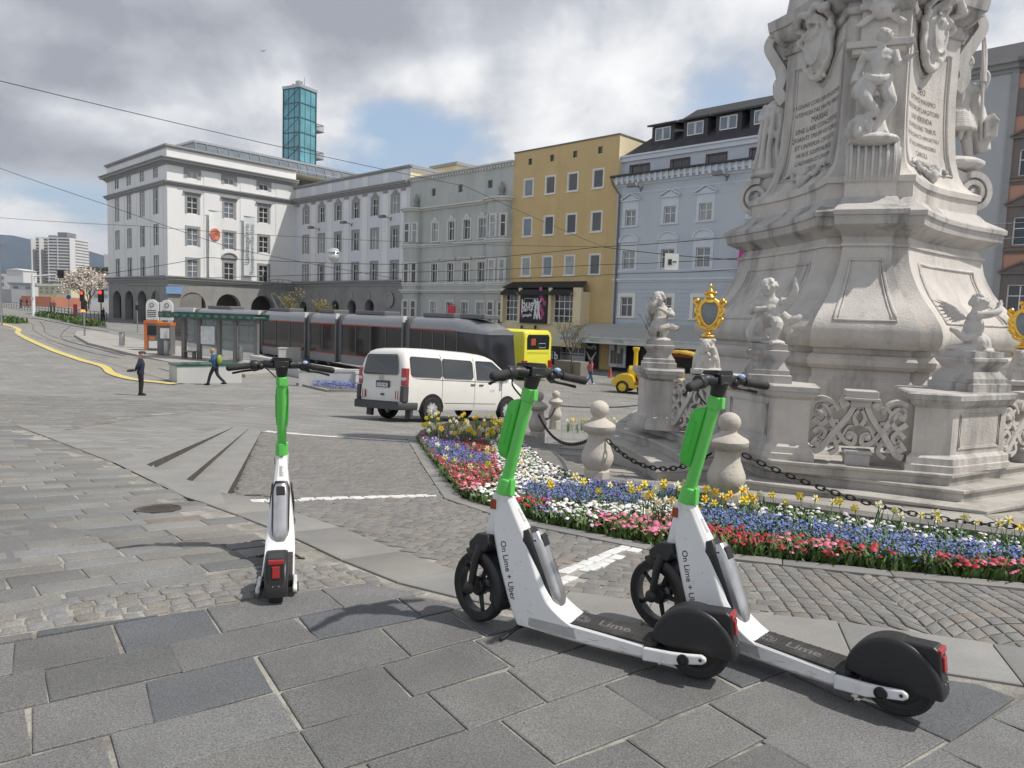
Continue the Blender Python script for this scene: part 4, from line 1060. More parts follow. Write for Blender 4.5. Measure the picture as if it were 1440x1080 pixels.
flood(FB,902,266,'floodlight near the left end of the pale blue facade'); flood(FB,1023,250,'floodlight near the monument on the pale blue facade')
# ---- grey strip building and salmon building at the right edge
xs_=FB.s(1385); W5=W4+dA*LB; F5=FA(W5,AZ,0); L5=F5.s(1404)
zt=F5.z(1400,92); zg=gz(*W5)-.8
root=empty('grey_building',(W5.x,W5.y,zg),0,'narrow smooth grey house front seen just right of the monument','building')
inv=Matrix.Translation((-W5.x,-W5.y,-zg)); mb=MB(); mb.X=inv@F5.M; wall(mb,0,L5,zg,zt,[]); body(mb,L5,11,zg,zt); mb.build('wall',wall_grey,root)
mb=MB(); mb.X=inv@F5.M; cornice(mb,0,L5,zt-.6,[(.15,.2),(.4,.25),(.7,.15)]); 
mb.box(L5-.35,L5,-.12,.0,zg,zt-.6); mb.build('cornice',trim_gr,root)
mb=MB(); mb.X=inv@F5.M; mb.add([(0,-.6,zt),(L5,-.6,zt),(L5,6,zt+3.),(0,6,zt+3.)],[(0,1,2,3)]); mb.build('roof',roof_d,root)
W6=W5+dA*L5; F6=FA(W6,AZ,0); L6=F6.s(1540)
zt6=F6.z(1430,86)
root=empty('salmon_building',(W6.x,W6.y,zg),0,'salmon house with dark grey pediment windows at the right edge','building')
inv=Matrix.Translation((-W6.x,-W6.y,-zg)); h=[]
x1=F6.s(1432); rows=[kz(F6,1430,210,248),kz(F6,1430,305,345),kz(F6,1430,400,440),kz(F6,1430,132,160)]
for xx in (x1,x1+3.2,x1+6.4):
    for i,(z0,z1) in enumerate(rows):
        h.append((xx-.65,xx+.65,z0,z1)); window(root,F6,inv,xx,z0,1.3,z1-z0,sur=.3,hood='ped' if i!=3 else None,trim=trim_dk,hoodh=.3,tr=(.6,))
mb=MB(); mb.X=inv@F6.M; wall(mb,0,L6,zg,zt6,h); body(mb,L6,11,zg,zt6); mb.build('wall',wall_salm,root)
mb=MB(); mb.X=inv@F6.M; cornice(mb,0,L6,zt6-.7,[(.15,.2),(.4,.3),(.8,.2)])
for v in (255,352,450): z=F6.z(1430,v); cornice(mb,0,L6,z-.2,[(.1,.15),(.2,.1)])
mb.build('cornice',trim_dk,root)
mb=MB(); mb.X=inv@F6.M; mb.add([(0,-.7,zt6),(L6,-.7,zt6),(L6,6,zt6+3.4),(0,6,zt6+3.4)],[(0,1,2,3)]); mb.build('roof',roof_d,root)
mb=MB(); mb.X=F6.M; x=F6.s(1418); z=F6.z(1418,482); mb.box(x-.4,x+1.6,-.5,-.2,z-.35,z+.25,0); mb.box(x-.4,x+1.6,-.52,-.18,z-.8,z-.36,1)
tag(mb.build('shop_fascia',[mag,mat('gold_sign',(.5,.3,.04),.5)],None),'pink and gold shop fascia low at the right edge behind the kneeling cherub','sign')
# ================================================================ monument
def stonemat(name,col,g=.5,dark=(.13,.125,.12),obj=False,bump=.006):
    return mat(name,col,.8,var=.16,vs=2.2,bump=bump*1.6,bs=30,grime=min(1,g*1.15),gs=2.1,gcol=dark,streak=True,fine=.12,fs=120,gt=(.50,.66))
st_m=stonemat('monument_limestone',(.55,.515,.475),.6,(.24,.228,.22))
st_d=stonemat('weathered_limestone',(.46,.435,.41),.8,(.14,.135,.13))
st_s=stonemat('sculpted_limestone',(.53,.505,.475),.7,(.20,.19,.18),bump=.004)
st_step=stonemat('step_stone',(.43,.405,.37),.6,(.17,.16,.15))
ins_m=mat('inscription_gilding',(.16,.135,.10),.7,var=.3,vs=8)
gold=mat('gilded_bronze',(.85,.52,.11),.28,1.,var=.15,vs=20,grime=.35,gs=14,gcol=(.30,.16,.03),bump=.004,bs=60)
mirror_m=mat('grey_mirror_glass',(.16,.19,.21),.18,var=.15,vs=3,spec=.9)
MX,MY=5.45,12.0; FAZ=201
LV=[ # z, Rt, w1, w2, d2, Rs
(-.10,2.64,.70,.96,.16,1.78),(.74,2.64,.70,.96,.16,1.78),(.80,2.58,.66,.93,.16,1.74),(.90,2.56,.66,.93,.16,1.74),(.91,2.62,.70,.96,.16,1.78),(.96,2.68,.73,.99,.16,1.82),(1.03,2.69,.74,1.0,.16,1.83),(1.09,2.63,.70,.97,.16,1.79),
(1.11,2.55,.66,.93,.16,1.74),(1.17,2.56,.66,.93,.16,1.74),(1.19,2.70,.70,1.0,.18,1.84),(1.27,2.80,.72,1.03,.19,1.92),(1.38,2.84,.72,1.03,.20,1.95),(1.50,2.81,.69,1.0,.20,1.92),(1.62,2.72,.64,.94,.19,1.85),(1.75,2.57,.57,.86,.18,1.74),(1.90,2.43,.50,.77,.17,1.62),(2.05,2.32,.44,.70,.16,1.53),(2.2,2.24,.39,.64,.15,1.46),(2.35,2.18,.355,.60,.15,1.42),(2.56,2.14,.335,.57,.15,1.39),
(2.565,2.18,.36,.59,.15,1.42),(2.60,2.18,.36,.59,.15,1.42),(2.605,2.14,.335,.57,.15,1.39),(2.70,2.16,.35,.58,.15,1.40),(2.76,2.24,.38,.62,.15,1.47),(2.80,2.36,.43,.68,.15,1.55),(2.81,2.40,.45,.70,.15,1.58),(2.84,2.48,.48,.73,.15,1.64),(2.95,2.50,.49,.74,.15,1.66),(2.96,2.54,.51,.76,.15,1.69),(3.02,2.55,.51,.76,.15,1.69),(3.05,2.50,.49,.74,.15,1.66),(3.16,2.14,.42,.66,.12,1.42),(3.25,2.02,.38,.62,.11,1.33),
(3.26,1.98,.36,.60,.10,1.28),(3.46,1.98,.36,.60,.10,1.28),(3.47,2.03,.38,.62,.10,1.32),(3.55,2.03,.38,.62,.10,1.32),(3.60,1.93,.34,.58,.10,1.25),(3.70,1.80,.30,.52,.10,1.14),(3.85,1.70,.28,.48,.09,1.05),(4.1,1.62,.27,.46,.09,.98),(4.5,1.57,.26,.45,.09,.93),(5.0,1.54,.26,.44,.09,.91),(5.55,1.54,.26,.44,.09,.91),
(5.56,1.62,.30,.47,.09,.97),(5.63,1.66,.31,.49,.09,1.0),(5.64,1.58,.28,.46,.09,.95),(5.75,1.60,.28,.46,.09,.96),(5.77,1.72,.34,.52,.09,1.06),(5.86,1.86,.38,.58,.09,1.18),(5.95,1.90,.40,.6,.09,1.2),(5.96,1.98,.42,.62,.09,1.26),(6.12,2.02,.43,.63,.09,1.3),(6.16,1.7,.34,.5,.09,1.08),(7.2,1.5,.3,.44,.09,.95),(7.25,1.9,.4,.6,.09,1.2),(7.5,2.0,.42,.6,.09,1.3),(7.55,1.2,.3,.4,.05,.8),(11.,1.0,.28,.4,.05,.7)]
def _k(a): return .915 if a<2.69 else .87 if a<3.58 else .845 if a<5.7 else .80
LV=[((a if a<5.5 else a+.33),b*_k(a),c*.9,d*.9,e,f*_k(a)*(1 if a<3.58 else 1.02 if a<5.7 else 1.05)) for a,b,c,d,e,f in LV]
def lev(z):
    for a,b in zip(LV,LV[1:]):
        if a[0]<=z<=b[0]:
            t=(z-a[0])/max(1e-6,b[0]-a[0]); return [p+(q-p)*t for p,q in zip(a,b)]
    return LV[-1]
def rt(k,r,t):
    # radial/tangential around corner k (k may be fractional: k+.5 = middle of a side)
    a=R(FAZ+120*k); return (MX+r*math.sin(a)+t*math.cos(a), MY+r*math.cos(a)-t*math.sin(a))
# tangential +t points toward decreasing azimuth? use sign so that side k lies between corner k (t<0) and k+1 (t>0)
NB=9
def sidepts(k,L,n=NB):
    z,Rt,w1,w2,d2,Rs=L
    a=Vector(rt(k,Rt-d2,w2)); b=Vector(rt(k+1,Rt-d2,-w2)); m=Vector(rt(k+.5,Rs,0)); c=2*m-(a+b)/2
    return [a*(1-t)**2+c*2*t*(1-t)+b*t*t for t in [i/n for i in range(n+1)]]
def side_at(k,s,z,e=0.):
    z_,Rt,w1,w2,d2,Rs=lev(z)
    a=Vector(rt(k,Rt-d2,w2)); b=Vector(rt(k+1,Rt-d2,-w2)); m=Vector(rt(k+.5,Rs,0)); c=2*m-(a+b)/2
    p=a*(1-s)**2+c*2*s*(1-s)+b*s*s; d=(c-a)*2*(1-s)+(b-c)*2*s; d.normalize(); n=Vector((d.y,-d.x))
    if n.dot(p-Vector((MX,MY)))<0: n=-n
    return Vector((p.x+n.x*e,p.y+n.y*e,z))
def ring(L):
    z,Rt,w1,w2,d2,Rs=L; out=[]
    for k in range(3):
        out+=[rt(k,Rt-d2,-w2)] if False else []
        out+=[rt(k,Rt-d2,-w1),rt(k,Rt,-w1),rt(k,Rt,w1),rt(k,Rt-d2,w1)]
        out+=[tuple(p) for p in sidepts(k,L)]
    return [(x,y,z) for x,y in out]
root=empty('monument_base',(MX,MY,-.1),0,'huge pale stone monument base, three sided and bell shaped, with inscriptions and scrolls','monument')
inv=Matrix.Translation((-MX,-MY,.1))
# check winding: sampled order must be counter clockwise seen from above
def sgn(r): return sum(r[i][0]*r[(i+1)%len(r)][1]-r[(i+1)%len(r)][0]*r[i][1] for i in range(len(r)))
def mono(name,z0,z1,mt,smooth=32):
    mb=MB(); mb.X=inv; rs=[ring(L) for L in LV if z0-1e-4<=L[0]<=z1+1e-4]
    if sgn(rs[0])<0: rs=[r[::-1] for r in rs]
    mb.loft(rs); return mb.build(name,mt,root,smooth=smooth)
mono('plinth',-.1,1.09,st_m); mono('bell_shaft',1.09,2.70,st_m); mono('cornice',2.70,3.25,st_d); mono('inscription_stage',3.25,5.88,st_m); mono('entablature',5.88,6.45,st_d); mono('upper_stage',6.45,11.4,st_m)
# moulded panel frames
def front_pt(k,f,z,e=.0):
    z_,Rt,w1,w2,d2,Rs=lev(z); x,y=rt(k,Rt+e,f*w1); return Vector((x,y,z))
def zs(a,b,n): return [a+(b-a)*i/n for i in range(n+1)]
for k in (0,1,2):
    mb=MB(); mb.X=inv
    for f0,f1,r in ((.62,.42,.020),(.53,.34,.011)):
        path=[front_pt(k,-f0,z,.008) for z in zs(1.55,2.38,14)]+[front_pt(k,f0,z,.008) for z in zs(2.38,1.55,14)]
        mb.tube(path,r,6,closed=True)
    mb.build('panel_moulding',st_m,root,smooth=60)
    mb=MB(); mb.X=inv
    for a,b,r in ((.14,.86,.022),(.17,.83,.011)):
        path=[side_at(k,a,z,.006) for z in zs(1.55,2.36,12)]+[side_at(k,a+(b-a)*i/10,2.36,.006) for i in range(1,10)]+[side_at(k,b,z,.006) for z in zs(2.36,1.55,12)]+[side_at(k,b+(a-b)*i/10,1.55,.006) for i in range(1,10)]
        mb.tube(path,r,6,closed=True)
    mb.build('panel_moulding',st_m,root,smooth=60)
    # frame of the inscription plaque with a scooped top
    def up(s): return 5.62-.42*math.exp(-((s-.5)/.17)**2)
    mb=MB(); mb.X=inv
    for a,b,r,o in ((.10,.90,.022,0),(.135,.865,.012,.04)):
        path=[side_at(k,a,z,.006) for z in zs(3.82+o,up(a)-o,10)]+[side_at(k,a+(b-a)*i/18,up(a+(b-a)*i/18)-o,.006) for i in range(1,18)]+[side_at(k,b,z,.006) for z in zs(up(b)-o,3.82+o,10)]+[side_at(k,b+(a-b)*i/8,3.82+o,.006) for i in range(1,8)]
        mb.tube(path,r,6,closed=True)
    mb.build('plaque_moulding',st_m,root,smooth=60)
def wrap_text(lines,k,name):
    # letters cut on the curved plaque; u direction runs left to right as seen from outside
    for (t,z,sz) in lines:
        cu=bpy.data.curves.new('t','FONT'); cu.body=t; cu.size=sz; cu.align_x='CENTER'; cu.align_y='CENTER'; cu.resolution_u=2; cu.space_character=1.0; cu.extrude=.0
        to=bpy.data.objects.new('tmp',cu); COL.objects.link(to); dg=bpy.context.evaluated_depsgraph_get(); me=bpy.data.meshes.new_from_object(to.evaluated_get(dg)); bpy.data.objects.remove(to)
        L=lev(z); a,b=side_at(k,0,z),side_at(k,1,z); W=(b-a).length
        for v in me.vertices:
            s=.5-v.co.x/W*SGN; v.co=inv@side_at(k,s,z+v.co.y,.007)
        me.materials.append(ins_m); o=bpy.data.objects.new('inscription_line',me); COL.objects.link(o); o.parent=root
# which way does s run as seen from outside?
a,b=side_at(0,0,4.5),side_at(0,1,4.5); nrm=(side_at(0,.5,4.5,1)-side_at(0,.5,4.5)); rightv=Vector((0,0,1)).cross(nrm)
SGN=-1 if (b-a).dot(rightv)>0 else 1
def lines(L,k,z0,dz): wrap_text([(t,z0-dz*i,sz) for i,(t,sz) in enumerate(L)],k,'')
lines([('MAGNAE COELORUM DOMINAE',.098),('INTEMERATAE MATRI VIRGINI',.098),('MARIAE',.135),('SINE LABE CONCEPTAE',.11),('QUANTI TRIUM VOTORUM',.105),('ET UNIVERSA CIVITATE',.105),('HUIUS SOSPITALIBUS',.105),('CAESAREA ET CIVIUM',.10),('VOTO',.10)],0,4.98,.132)
lines([('DEO',.13),('OPTIMO MAXIMO',.105),('BONORUM LARGITORI',.10),('UNI VERENDA',.11),('IN PERSONIS TRIBUS',.10),('SACROSANCTI IMMORTALI',.085),('ET INCOMPREHENSIBILI',.085),('CAROLI',.11),('IMPERATORIS DEVOTI',.09)],2,4.98,.132)
# ---- sculpting helpers
def spiral(cx,cz,r0,r1,turns,a0=0.,n=40,dirn=1):
    return [(cx+(r0+(r1-r0)*i/n)*math.cos(a0+dirn*2*PI*turns*i/n),cz+(r0+(r1-r0)*i/n)*math.sin(a0+dirn*2*PI*turns*i/n)) for i in range(n+1)]
def ribbon(mb,path,w0,w1,y0,y1,mi=None):
    # flat band following a path in the xz plane, extruded along y
    P=[Vector(p) for p in path]; n=len(P); L=[];Rr=[]
    for i in range(n):
        d=(P[min(i+1,n-1)]-P[max(i-1,0)]); d=d.normalized() if d.length>1e-9 else Vector((1,0)); w=(w0+(w1-w0)*i/(n-1))/2
        L.append(P[i]+Vector((-d.y,d.x))*w); Rr.append(P[i]-Vector((-d.y,d.x))*w)
    rings=[[(L[i].x,y0,L[i].y),(L[i].x,y1,L[i].y),(Rr[i].x,y1,Rr[i].y),(Rr[i].x,y0,Rr[i].y)] for i in range(n)]
    mb.loft(rings,mi)
def catmull(pts,n=6):
    P=[Vector(p) for p in pts]; out=[]
    for i in range(len(P)-1):
        p0=P[max(i-1,0)];p1=P[i];p2=P[i+1];p3=P[min(i+2,len(P)-1)]
        for j in range(n):
            t=j/n; out.append(.5*((2*p1)+(p2-p0)*t+(2*p0-5*p1+4*p2-p3)*t*t+(3*p1-p0-3*p2+p3)*t**3))
    out.append(P[-1]); return out
# big scroll volutes at the foot of each saint (corners of the inscription stage)
def cornerM(k,r,z,t=0): 
    a=R(FAZ+120*k); x,y=rt(k,r,t)
    # local X radially outward, Y tangential, Z up
    return Matrix(((math.sin(a),-math.cos(a),0,x),(math.cos(a),math.sin(a),0,y),(0,0,1,z),(0,0,0,1)))
for k in (0,1,2):
    mb=MB(); 
    mb.X=inv@cornerM(k,1.20 if k==0 else 1.02,3.42)
    if k==0:
        # rounded cushion block for the front figure
        prof=[(.10,.02),(.52,.02),(.60,.10),(.62,.24),(.58,.40),(.48,.55),(.42,.62),(.10,.62)]
        mb.side(prof,-.33,.33); 
        for s in (-.34,.30): ribbon(mb,spiral(.34,.30,.25,.05,1.5,-1.2),.07,.04,s,s+.05)
        for i in range(7): y=-.27+.09*i; mb.tube([(.53,y,.04),(.62,y,.12),(.64,y,.24),(.60,y,.41),(.50,y,.57),(.42,y,.64)],.022,5)
    else:
        prof=[(.1,.0),(.95,.0),(1.05,.2),(.95,.42),(.7,.50),(.45,.58),(.30,.62),(.1,.62)]
        mb.side(prof,-.26,.26)
        for s in (-.33,.27): ribbon(mb,spiral(.72,.22,.30,.05,2.0,1.9,48,-1),.10,.045,s,s+.06)
    mb.build('scroll_volute',st_s,root,smooth=40)
# volute brackets high on the corners, swags and cartouches above the plaques
for k in (0,2):
    def S(s,z,e): return inv@side_at(k,s,z,e)
    mb=MB(); n=24; zc=5.80
    ov=[S(.5+.14*math.cos(2*PI*i/n),zc+.30*math.sin(2*PI*i/n),.20) for i in range(n)]
    mb.tube(ov,.028,6,closed=True)
    mb.loft([[S(.5+q*math.cos(2*PI*i/n),zc+w_*math.sin(2*PI*i/n),e) for i in range(n)] for q,w_,e in ((.19,.40,.02),(.20,.42,.10),(.16,.34,.17),(.13,.28,.18),(.06,.13,.215),(.002,.005,.22))])
    for sg in (-1,1):
        for pts,r0 in (([(.5+sg*.13,zc-.40),(.5+sg*.21,zc-.26),(.5+sg*.19,zc-.06),(.5+sg*.25,zc+.10),(.5+sg*.22,zc+.26),(.5+sg*.26,zc+.36)],.05),([(.5+sg*.02,zc-.50),(.5+sg*.09,zc-.46),(.5+sg*.14,zc-.36)],.055),([(.5+sg*.03,zc+.42),(.5+sg*.11,zc+.47),(.5+sg*.20,zc+.38)],.06)):
            P_=[S(p.x,p.y,.10) for p in catmull(pts)]; mb.tube(P_,r0,7); mb.ball(P_[-1],r0*1.35,8,6); mb.ball(P_[0],r0*1.2,8,6)
    for i in range(14): mb.ball(S(.5+random.uniform(-.12,.12),zc-.44+random.uniform(-.10,.06),.09),random.uniform(.03,.055),7,5)
    mb.build('cartouche',st_s,root,smooth=60,remesh=.016)
    # leaf ornament under the text
    mb=MB()
    for sg in (-1,1):
        mb.tube([S(p.x,p.y,.05) for p in catmull([(.5,3.66),(.5+sg*.08,3.80),(.5+sg*.16,3.78),(.5+sg*.24,3.90),(.5+sg*.32,3.84)])],[.05,.05,.05,.05,.05,.045,.045,.045,.045,.045,.04,.04,.04,.04,.04,.04,.035,.035,.035,.03,.03,.03,.03,.03,.02][:25],6)
    mb.ball(S(.5,3.72,.07),.09,8,6,sc=(1,1,1.3)); mb.ball(S(.5,3.86,.05),.06,8,6)
    mb.build('leaf_ornament',st_s,root,smooth=60,remesh=.014)
    # entablature curl and garland over the corner
for k in (1,2):
    mb=MB(); mb.X=inv@cornerM(k,1.24,5.3)
    for s in (-.30,.20): ribbon(mb,catmull([(.05,-.1),(.18,.10),(.12,.35),(.28,.62),(.42,.9),(.2,1.15)]),.20,.16,s,s+.10)
    mb.side([(.0,.05),(.22,.1),(.34,.5),(.5,.85),(.45,1.1),(.0,1.2)],-.2,.2)
    mb.build('scroll_bracket',st_s,root,smooth=40)
# swag of small cherub head on the front ledge
mb=MB(); mb.X=inv@cornerM(0,1.34,5.86); mb.ball((.05,0,0),.13,12,9); 
for i in range(16): a=PI*i/15; mb.ball((.02,.13*math.cos(a),.04+.12*math.sin(a)),.04,6,5)
for sg in (-1,1): 
    for i in range(4): mb.ball((.03,sg*(.14+.04*i),-.08-.03*i),.06,7,5,sc=(.5,1.2,.6))
mb.ball((.17,0,-.02),.028,6,5); mb.build('cherub_head_relief',st_s,root,smooth=60,remesh=.012)
mb=MB(); mb.X=inv@cornerM(0,1.27,5.35); mb.box(0,.2,-.42,.42,.0,.09); mb.box(0,.16,-.34,.34,-.08,.0); mb.box(0,.05,-.20,.20,-1.15,-.08); mb.build('front_ledge',st_m,root,bevel=.01)
# ---------------------------------------------------------------- figures (one continuous surface each)
def limb(mb,pts,rr,n=9): mb.tube(catmull(pts,4) if len(pts)>2 else pts,list(np.interp(np.linspace(0,1,(len(pts)-1)*4+1 if len(pts)>2 else 2),np.linspace(0,1,len(rr)),rr)),n)
def hand(mb,w,d,up,s,curl=.35):
    # palm + five fingers starting at wrist w, pointing d, palm normal up
    d=Vector(d).normalized(); up=Vector(up); up=(up-d*up.dot(d)).normalized(); sd=d.cross(up); w=Vector(w)
    mb.ball(w+d*s*.45,s*.42,8,6,sc=(1,1,1)); mb.tube([w,w+d*s*.5,w+d*s*.9],[s*.22,s*.38,s*.34],8)
    for i,(o,l) in enumerate(((-.33,.75),(-.11,.92),(.11,.86),(.33,.65))):
        a=w+d*s*.85+sd*s*o; b=a+d*s*l*.5+up*s*curl*.2; c=a+d*s*l*.85+up*s*curl*.7
        mb.tube([a,b,c],[s*.13,s*.11,s*.09],6)
    a=w+d*s*.3-sd*s*.35; mb.tube([a,a+d*s*.35-sd*s*.3,a+d*s*.65-sd*s*.35+up*s*.15],[s*.15,s*.12,s*.1],6)
def head(mb,c,r,f,up=(0,0,1),curls=30,long=False):
    # f = facing direction
    c=Vector(c); f=Vector(f).normalized(); up=Vector(up); up=(up-f*up.dot(f)).normalized(); s=f.cross(up)
    Rm=Matrix((s,f,up)).transposed()
    mb.ball(c,r,14,10,sc=(.86,1.,1.08),rot=Rm); mb.ball(c+f*r*.35-up*r*.45,r*.62,10,8,sc=(.95,1,1),rot=Rm)
    mb.tube([c+f*r*.85+up*r*.18,c+f*r*1.14-up*r*.12,c+f*r*.95-up*r*.22],[r*.08,r*.15,r*.12],6)
    for sg in (-1,1):
        mb.ball(c+f*r*.72+s*sg*r*.45-up*r*.2,r*.30,8,6); mb.ball(c+s*sg*r*.87-up*r*.05,r*.2,8,6,sc=(.4,1,1.3),rot=Rm)
        mb.tube([c+f*r*.95+s*sg*r*.1+up*r*.28,c+f*r*.9+s*sg*r*.5+up*r*.26],r*.09,5)
        mb.ball(c+f*r*.86+s*sg*r*.3+up*r*.08,r*.11,6,5)
    mb.ball(c+f*r*.98-up*r*.48,r*.16,8,5,sc=(1.4,.7,.5),rot=Rm); mb.ball(c+f*r*.82-up*r*.78,r*.2,8,6)
    rnd=random.Random(5)
    for i in range(curls):
        a=rnd.uniform(-1,1)*2.2; e=rnd.uniform(.0,1.45); dv=(-f*math.cos(a)*math.cos(e)*1+s*math.sin(a)*math.cos(e)+up*math.sin(e))
        if dv.dot(f)>.55 and e<.9: continue
        mb.ball(c+dv*r*.98,r*rnd.uniform(.2,.3),6,5)
    if long:
        for i in range(10):
            a=(i-4.5)*.28; b=c-f*r*.9*math.cos(a)+s*r*math.sin(a)*.95; mb.tube([b,b-up*r*1.0-f*r*.2,b-up*r*1.9],[r*.25,r*.22,r*.08],6)
def wing(mb,root_,d,up,L,out):
    d=Vector(d).normalized(); up=Vector(up).normalized(); out=Vector(out); root_=Vector(root_)
    for row,(ll,nn) in enumerate(((1.,7),(.66,6),(.42,5))):
        for i in range(nn):
            t=i/(nn-1); a=root_+d*L*.12*t*3+up*L*.28*t; dd=(d*(.9-.25*t)+up*(-.45+.7*t)).normalized()
            b=a+dd*L*ll*(.55+.45*t); m=(a+b)/2+up*L*.05
            mb.tube([a+out*.012*row,m+out*.012*row,b],[L*.06,L*.075,L*.03],6,sq=.45)
def drape(mb,pts,rr): limb(mb,pts,rr,7)
FIG={}
def figure(name,label,loc,rz,builder,cat='statue',mt=None,vox=.009,group=None,mirror=False):
    mb=MB(); r=empty(name,loc,rz,label,cat,group); builder(mb,r)
    if mirror: mb.V=[(-x,y,z) for x,y,z in mb.V]; mb.F=[f[::-1] for f in mb.F]
    o=mb.build('body',mt or st_s,r,smooth=180,remesh=vox); return r
# local frames: +Y = facing direction of the chest, +X = its left? (X to the right seen from behind); z up; base at z=0
def base_cherub(mb,lean=0.):
    mb.ball((0,0,.315),.095,12,9,sc=(1,.9,1.1)); mb.ball((0,.02,.25),.10,12,9,sc=(1,.95,.9)); mb.ball((0,-.01,.39),.085,12,9,sc=(1.15,.85,.9)); mb.tube([(0,0,.42),(0,.005,.49)],[.05,.04],8)
def cherubA(mb,r):   # leans, right arm raised high, left knee lifted on a cloud, cloak flying
    base_cherub(mb); head(mb,(-.02,.02,.545),.078,(-.45,.85,-.1),curls=40)
    limb(mb,[(.09,0,.415),(.17,.0,.42),(.225,.02,.52),(.215,.03,.585)],[.042,.038,.03,.02]); hand(mb,(.215,.03,.585),(-.05,.1,1),(0,1,0),.04)
    limb(mb,[(-.09,.01,.41),(-.15,.06,.35),(-.09,.12,.33),(-.02,.12,.35)],[.042,.038,.032,.02]); hand(mb,(-.05,.12,.345),(1,.1,.2),(0,1,0),.035)
    limb(mb,[(.05,.02,.22),(.10,.14,.19),(.07,.13,.08),(.06,.12,.035)],[.068,.055,.042,.03]); limb(mb,[(.06,.10,.03),(.06,.20,.02)],[.032,.022])
    limb(mb,[(-.05,.0,.22),(-.08,.05,.12),(-.03,.0,.05),(-.02,.0,.03)],[.07,.055,.04,.03]); limb(mb,[(-.02,-.0,.03),(-.02,.10,.02)],[.032,.022])
    drape(mb,[(.1,-.06,.3),(.17,-.08,.24),(.24,-.05,.25),(.28,-.06,.29)],[.04,.05,.04,.02]); drape(mb,[(.08,-.06,.22),(.15,-.08,.16),(.20,-.06,.12)],[.04,.05,.02])
    drape(mb,[(-.1,-.05,.30),(-.13,-.04,.2),(-.15,.0,.1),(-.12,.03,.04)],[.04,.06,.07,.06]); drape(mb,[(-.1,-.05,.4),(-.16,-.06,.36),(-.19,-.04,.28)],[.03,.045,.02])
    mb.ball((-.08,.0,.04),.10,10,7,sc=(1.1,1,.5)); mb.ball((.05,.05,.02),.11,10,7,sc=(1.1,1.2,.3))
def cherubB(mb,r):   # kneels in profile, wings behind, both hands raised together
    mb.ball((0,0,.24),.10,12,9,sc=(1,.95,1.2)); mb.ball((0,-.01,.16),.10,12,9); mb.ball((0,.0,.33),.085,12,9,sc=(1.15,.85,.9)); mb.tube([(0,0,.36),(0,.01,.43)],[.05,.04],8)
    head(mb,(0,.03,.49),.08,(0,.9,.25),curls=46)
    for sg in (-1,1):
        limb(mb,[(sg*.09,.0,.36),(sg*.10,.10,.37),(sg*.06,.19,.41),(sg*.025,.20,.46)],[.042,.038,.032,.02]); hand(mb,(sg*.025,.20,.455),(-sg*.1,.1,1),(-sg,0,0),.042)
    limb(mb,[(.055,.0,.15),(.09,.06,.06),(.06,-.08,.04),(.05,-.18,.04)],[.07,.06,.045,.03]); limb(mb,[(.05,-.17,.04),(.05,-.24,.03)],[.032,.02])
    limb(mb,[(-.055,.03,.15),(-.08,.12,.10),(-.07,.13,.03)],[.07,.058,.045]); limb(mb,[(-.07,.1,.03),(-.07,.2,.02)],[.035,.022])
    wing(mb,(.04,-.08,.33),(.35,-1,.1),(0,0,1),.24,(1,0,0)); wing(mb,(-.04,-.08,.33),(-.35,-1,.1),(0,0,1),.24,(-1,0,0))
    drape(mb,[(.08,.02,.18),(.12,-.08,.14),(.1,-.16,.2),(.12,-.22,.22)],[.03,.045,.04,.02]); mb.ball((0,0,.01),.16,10,7,sc=(1,1.3,.2))
def cherubC(mb,r):   # stands clasping a scroll to its shoulder
    base_cherub(mb); head(mb,(.04,.02,.545),.078,(.3,.85,.05),curls=40)
    limb(mb,[(-.09,0,.41),(-.14,.05,.34),(-.08,.12,.36),(.0,.12,.41)],[.042,.038,.032,.022]); hand(mb,(0,.12,.41),(1,.1,.4),(0,1,0),.035)
    limb(mb,[(.09,.0,.41),(.14,.06,.37),(.12,.10,.44),(.08,.10,.50)],[.042,.038,.032,.022]); hand(mb,(.08,.10,.50),(-.2,.1,1),(0,1,0),.035)
    limb(mb,[(-.05,.0,.22),(-.06,.03,.12),(-.05,.0,.04)],[.07,.055,.035]); limb(mb,[(.05,.0,.22),(.09,.06,.13),(.08,.02,.04)],[.07,.055,.035])
    for sg in (-1,1): limb(mb,[(sg*.06,.0,.03),(sg*.07,.09,.02)],[.034,.022])
    drape(mb,[(-.12,.0,.2),(-.18,.02,.17),(-.24,.0,.2)],[.05,.05,.02]); drape(mb,[(-.1,.06,.2),(0,.1,.17),(.11,.06,.19)],[.05,.05,.04]); drape(mb,[(.1,-.02,.5),(.16,-.04,.42),(.15,-.03,.3)],[.04,.05,.03])
    mb.ball((0,0,.02),.15,10,7,sc=(1.1,1,.25))
def robe(mb,cx,cy,z0,z1,w,folds=13,seed=1,tw=.0):
    rnd=random.Random(seed); rings=[]; n=36
    for j in range(9):
        t=j/8; z=z0+(z1-z0)*t; ww=w*(1-.42*t**.8)
        rings.append([(cx+tw*t+(ww*(1+.10*math.sin(folds*2*PI*i/n/1.0+seed+2*t)*(1-t*.6)))*math.cos(2*PI*i/n),cy+ww*.82*(1+.10*math.sin(folds*2*PI*i/n+seed+2*t)*(1-.6*t))*math.sin(2*PI*i/n),z) for i in range(n)])
    mb.loft(rings)
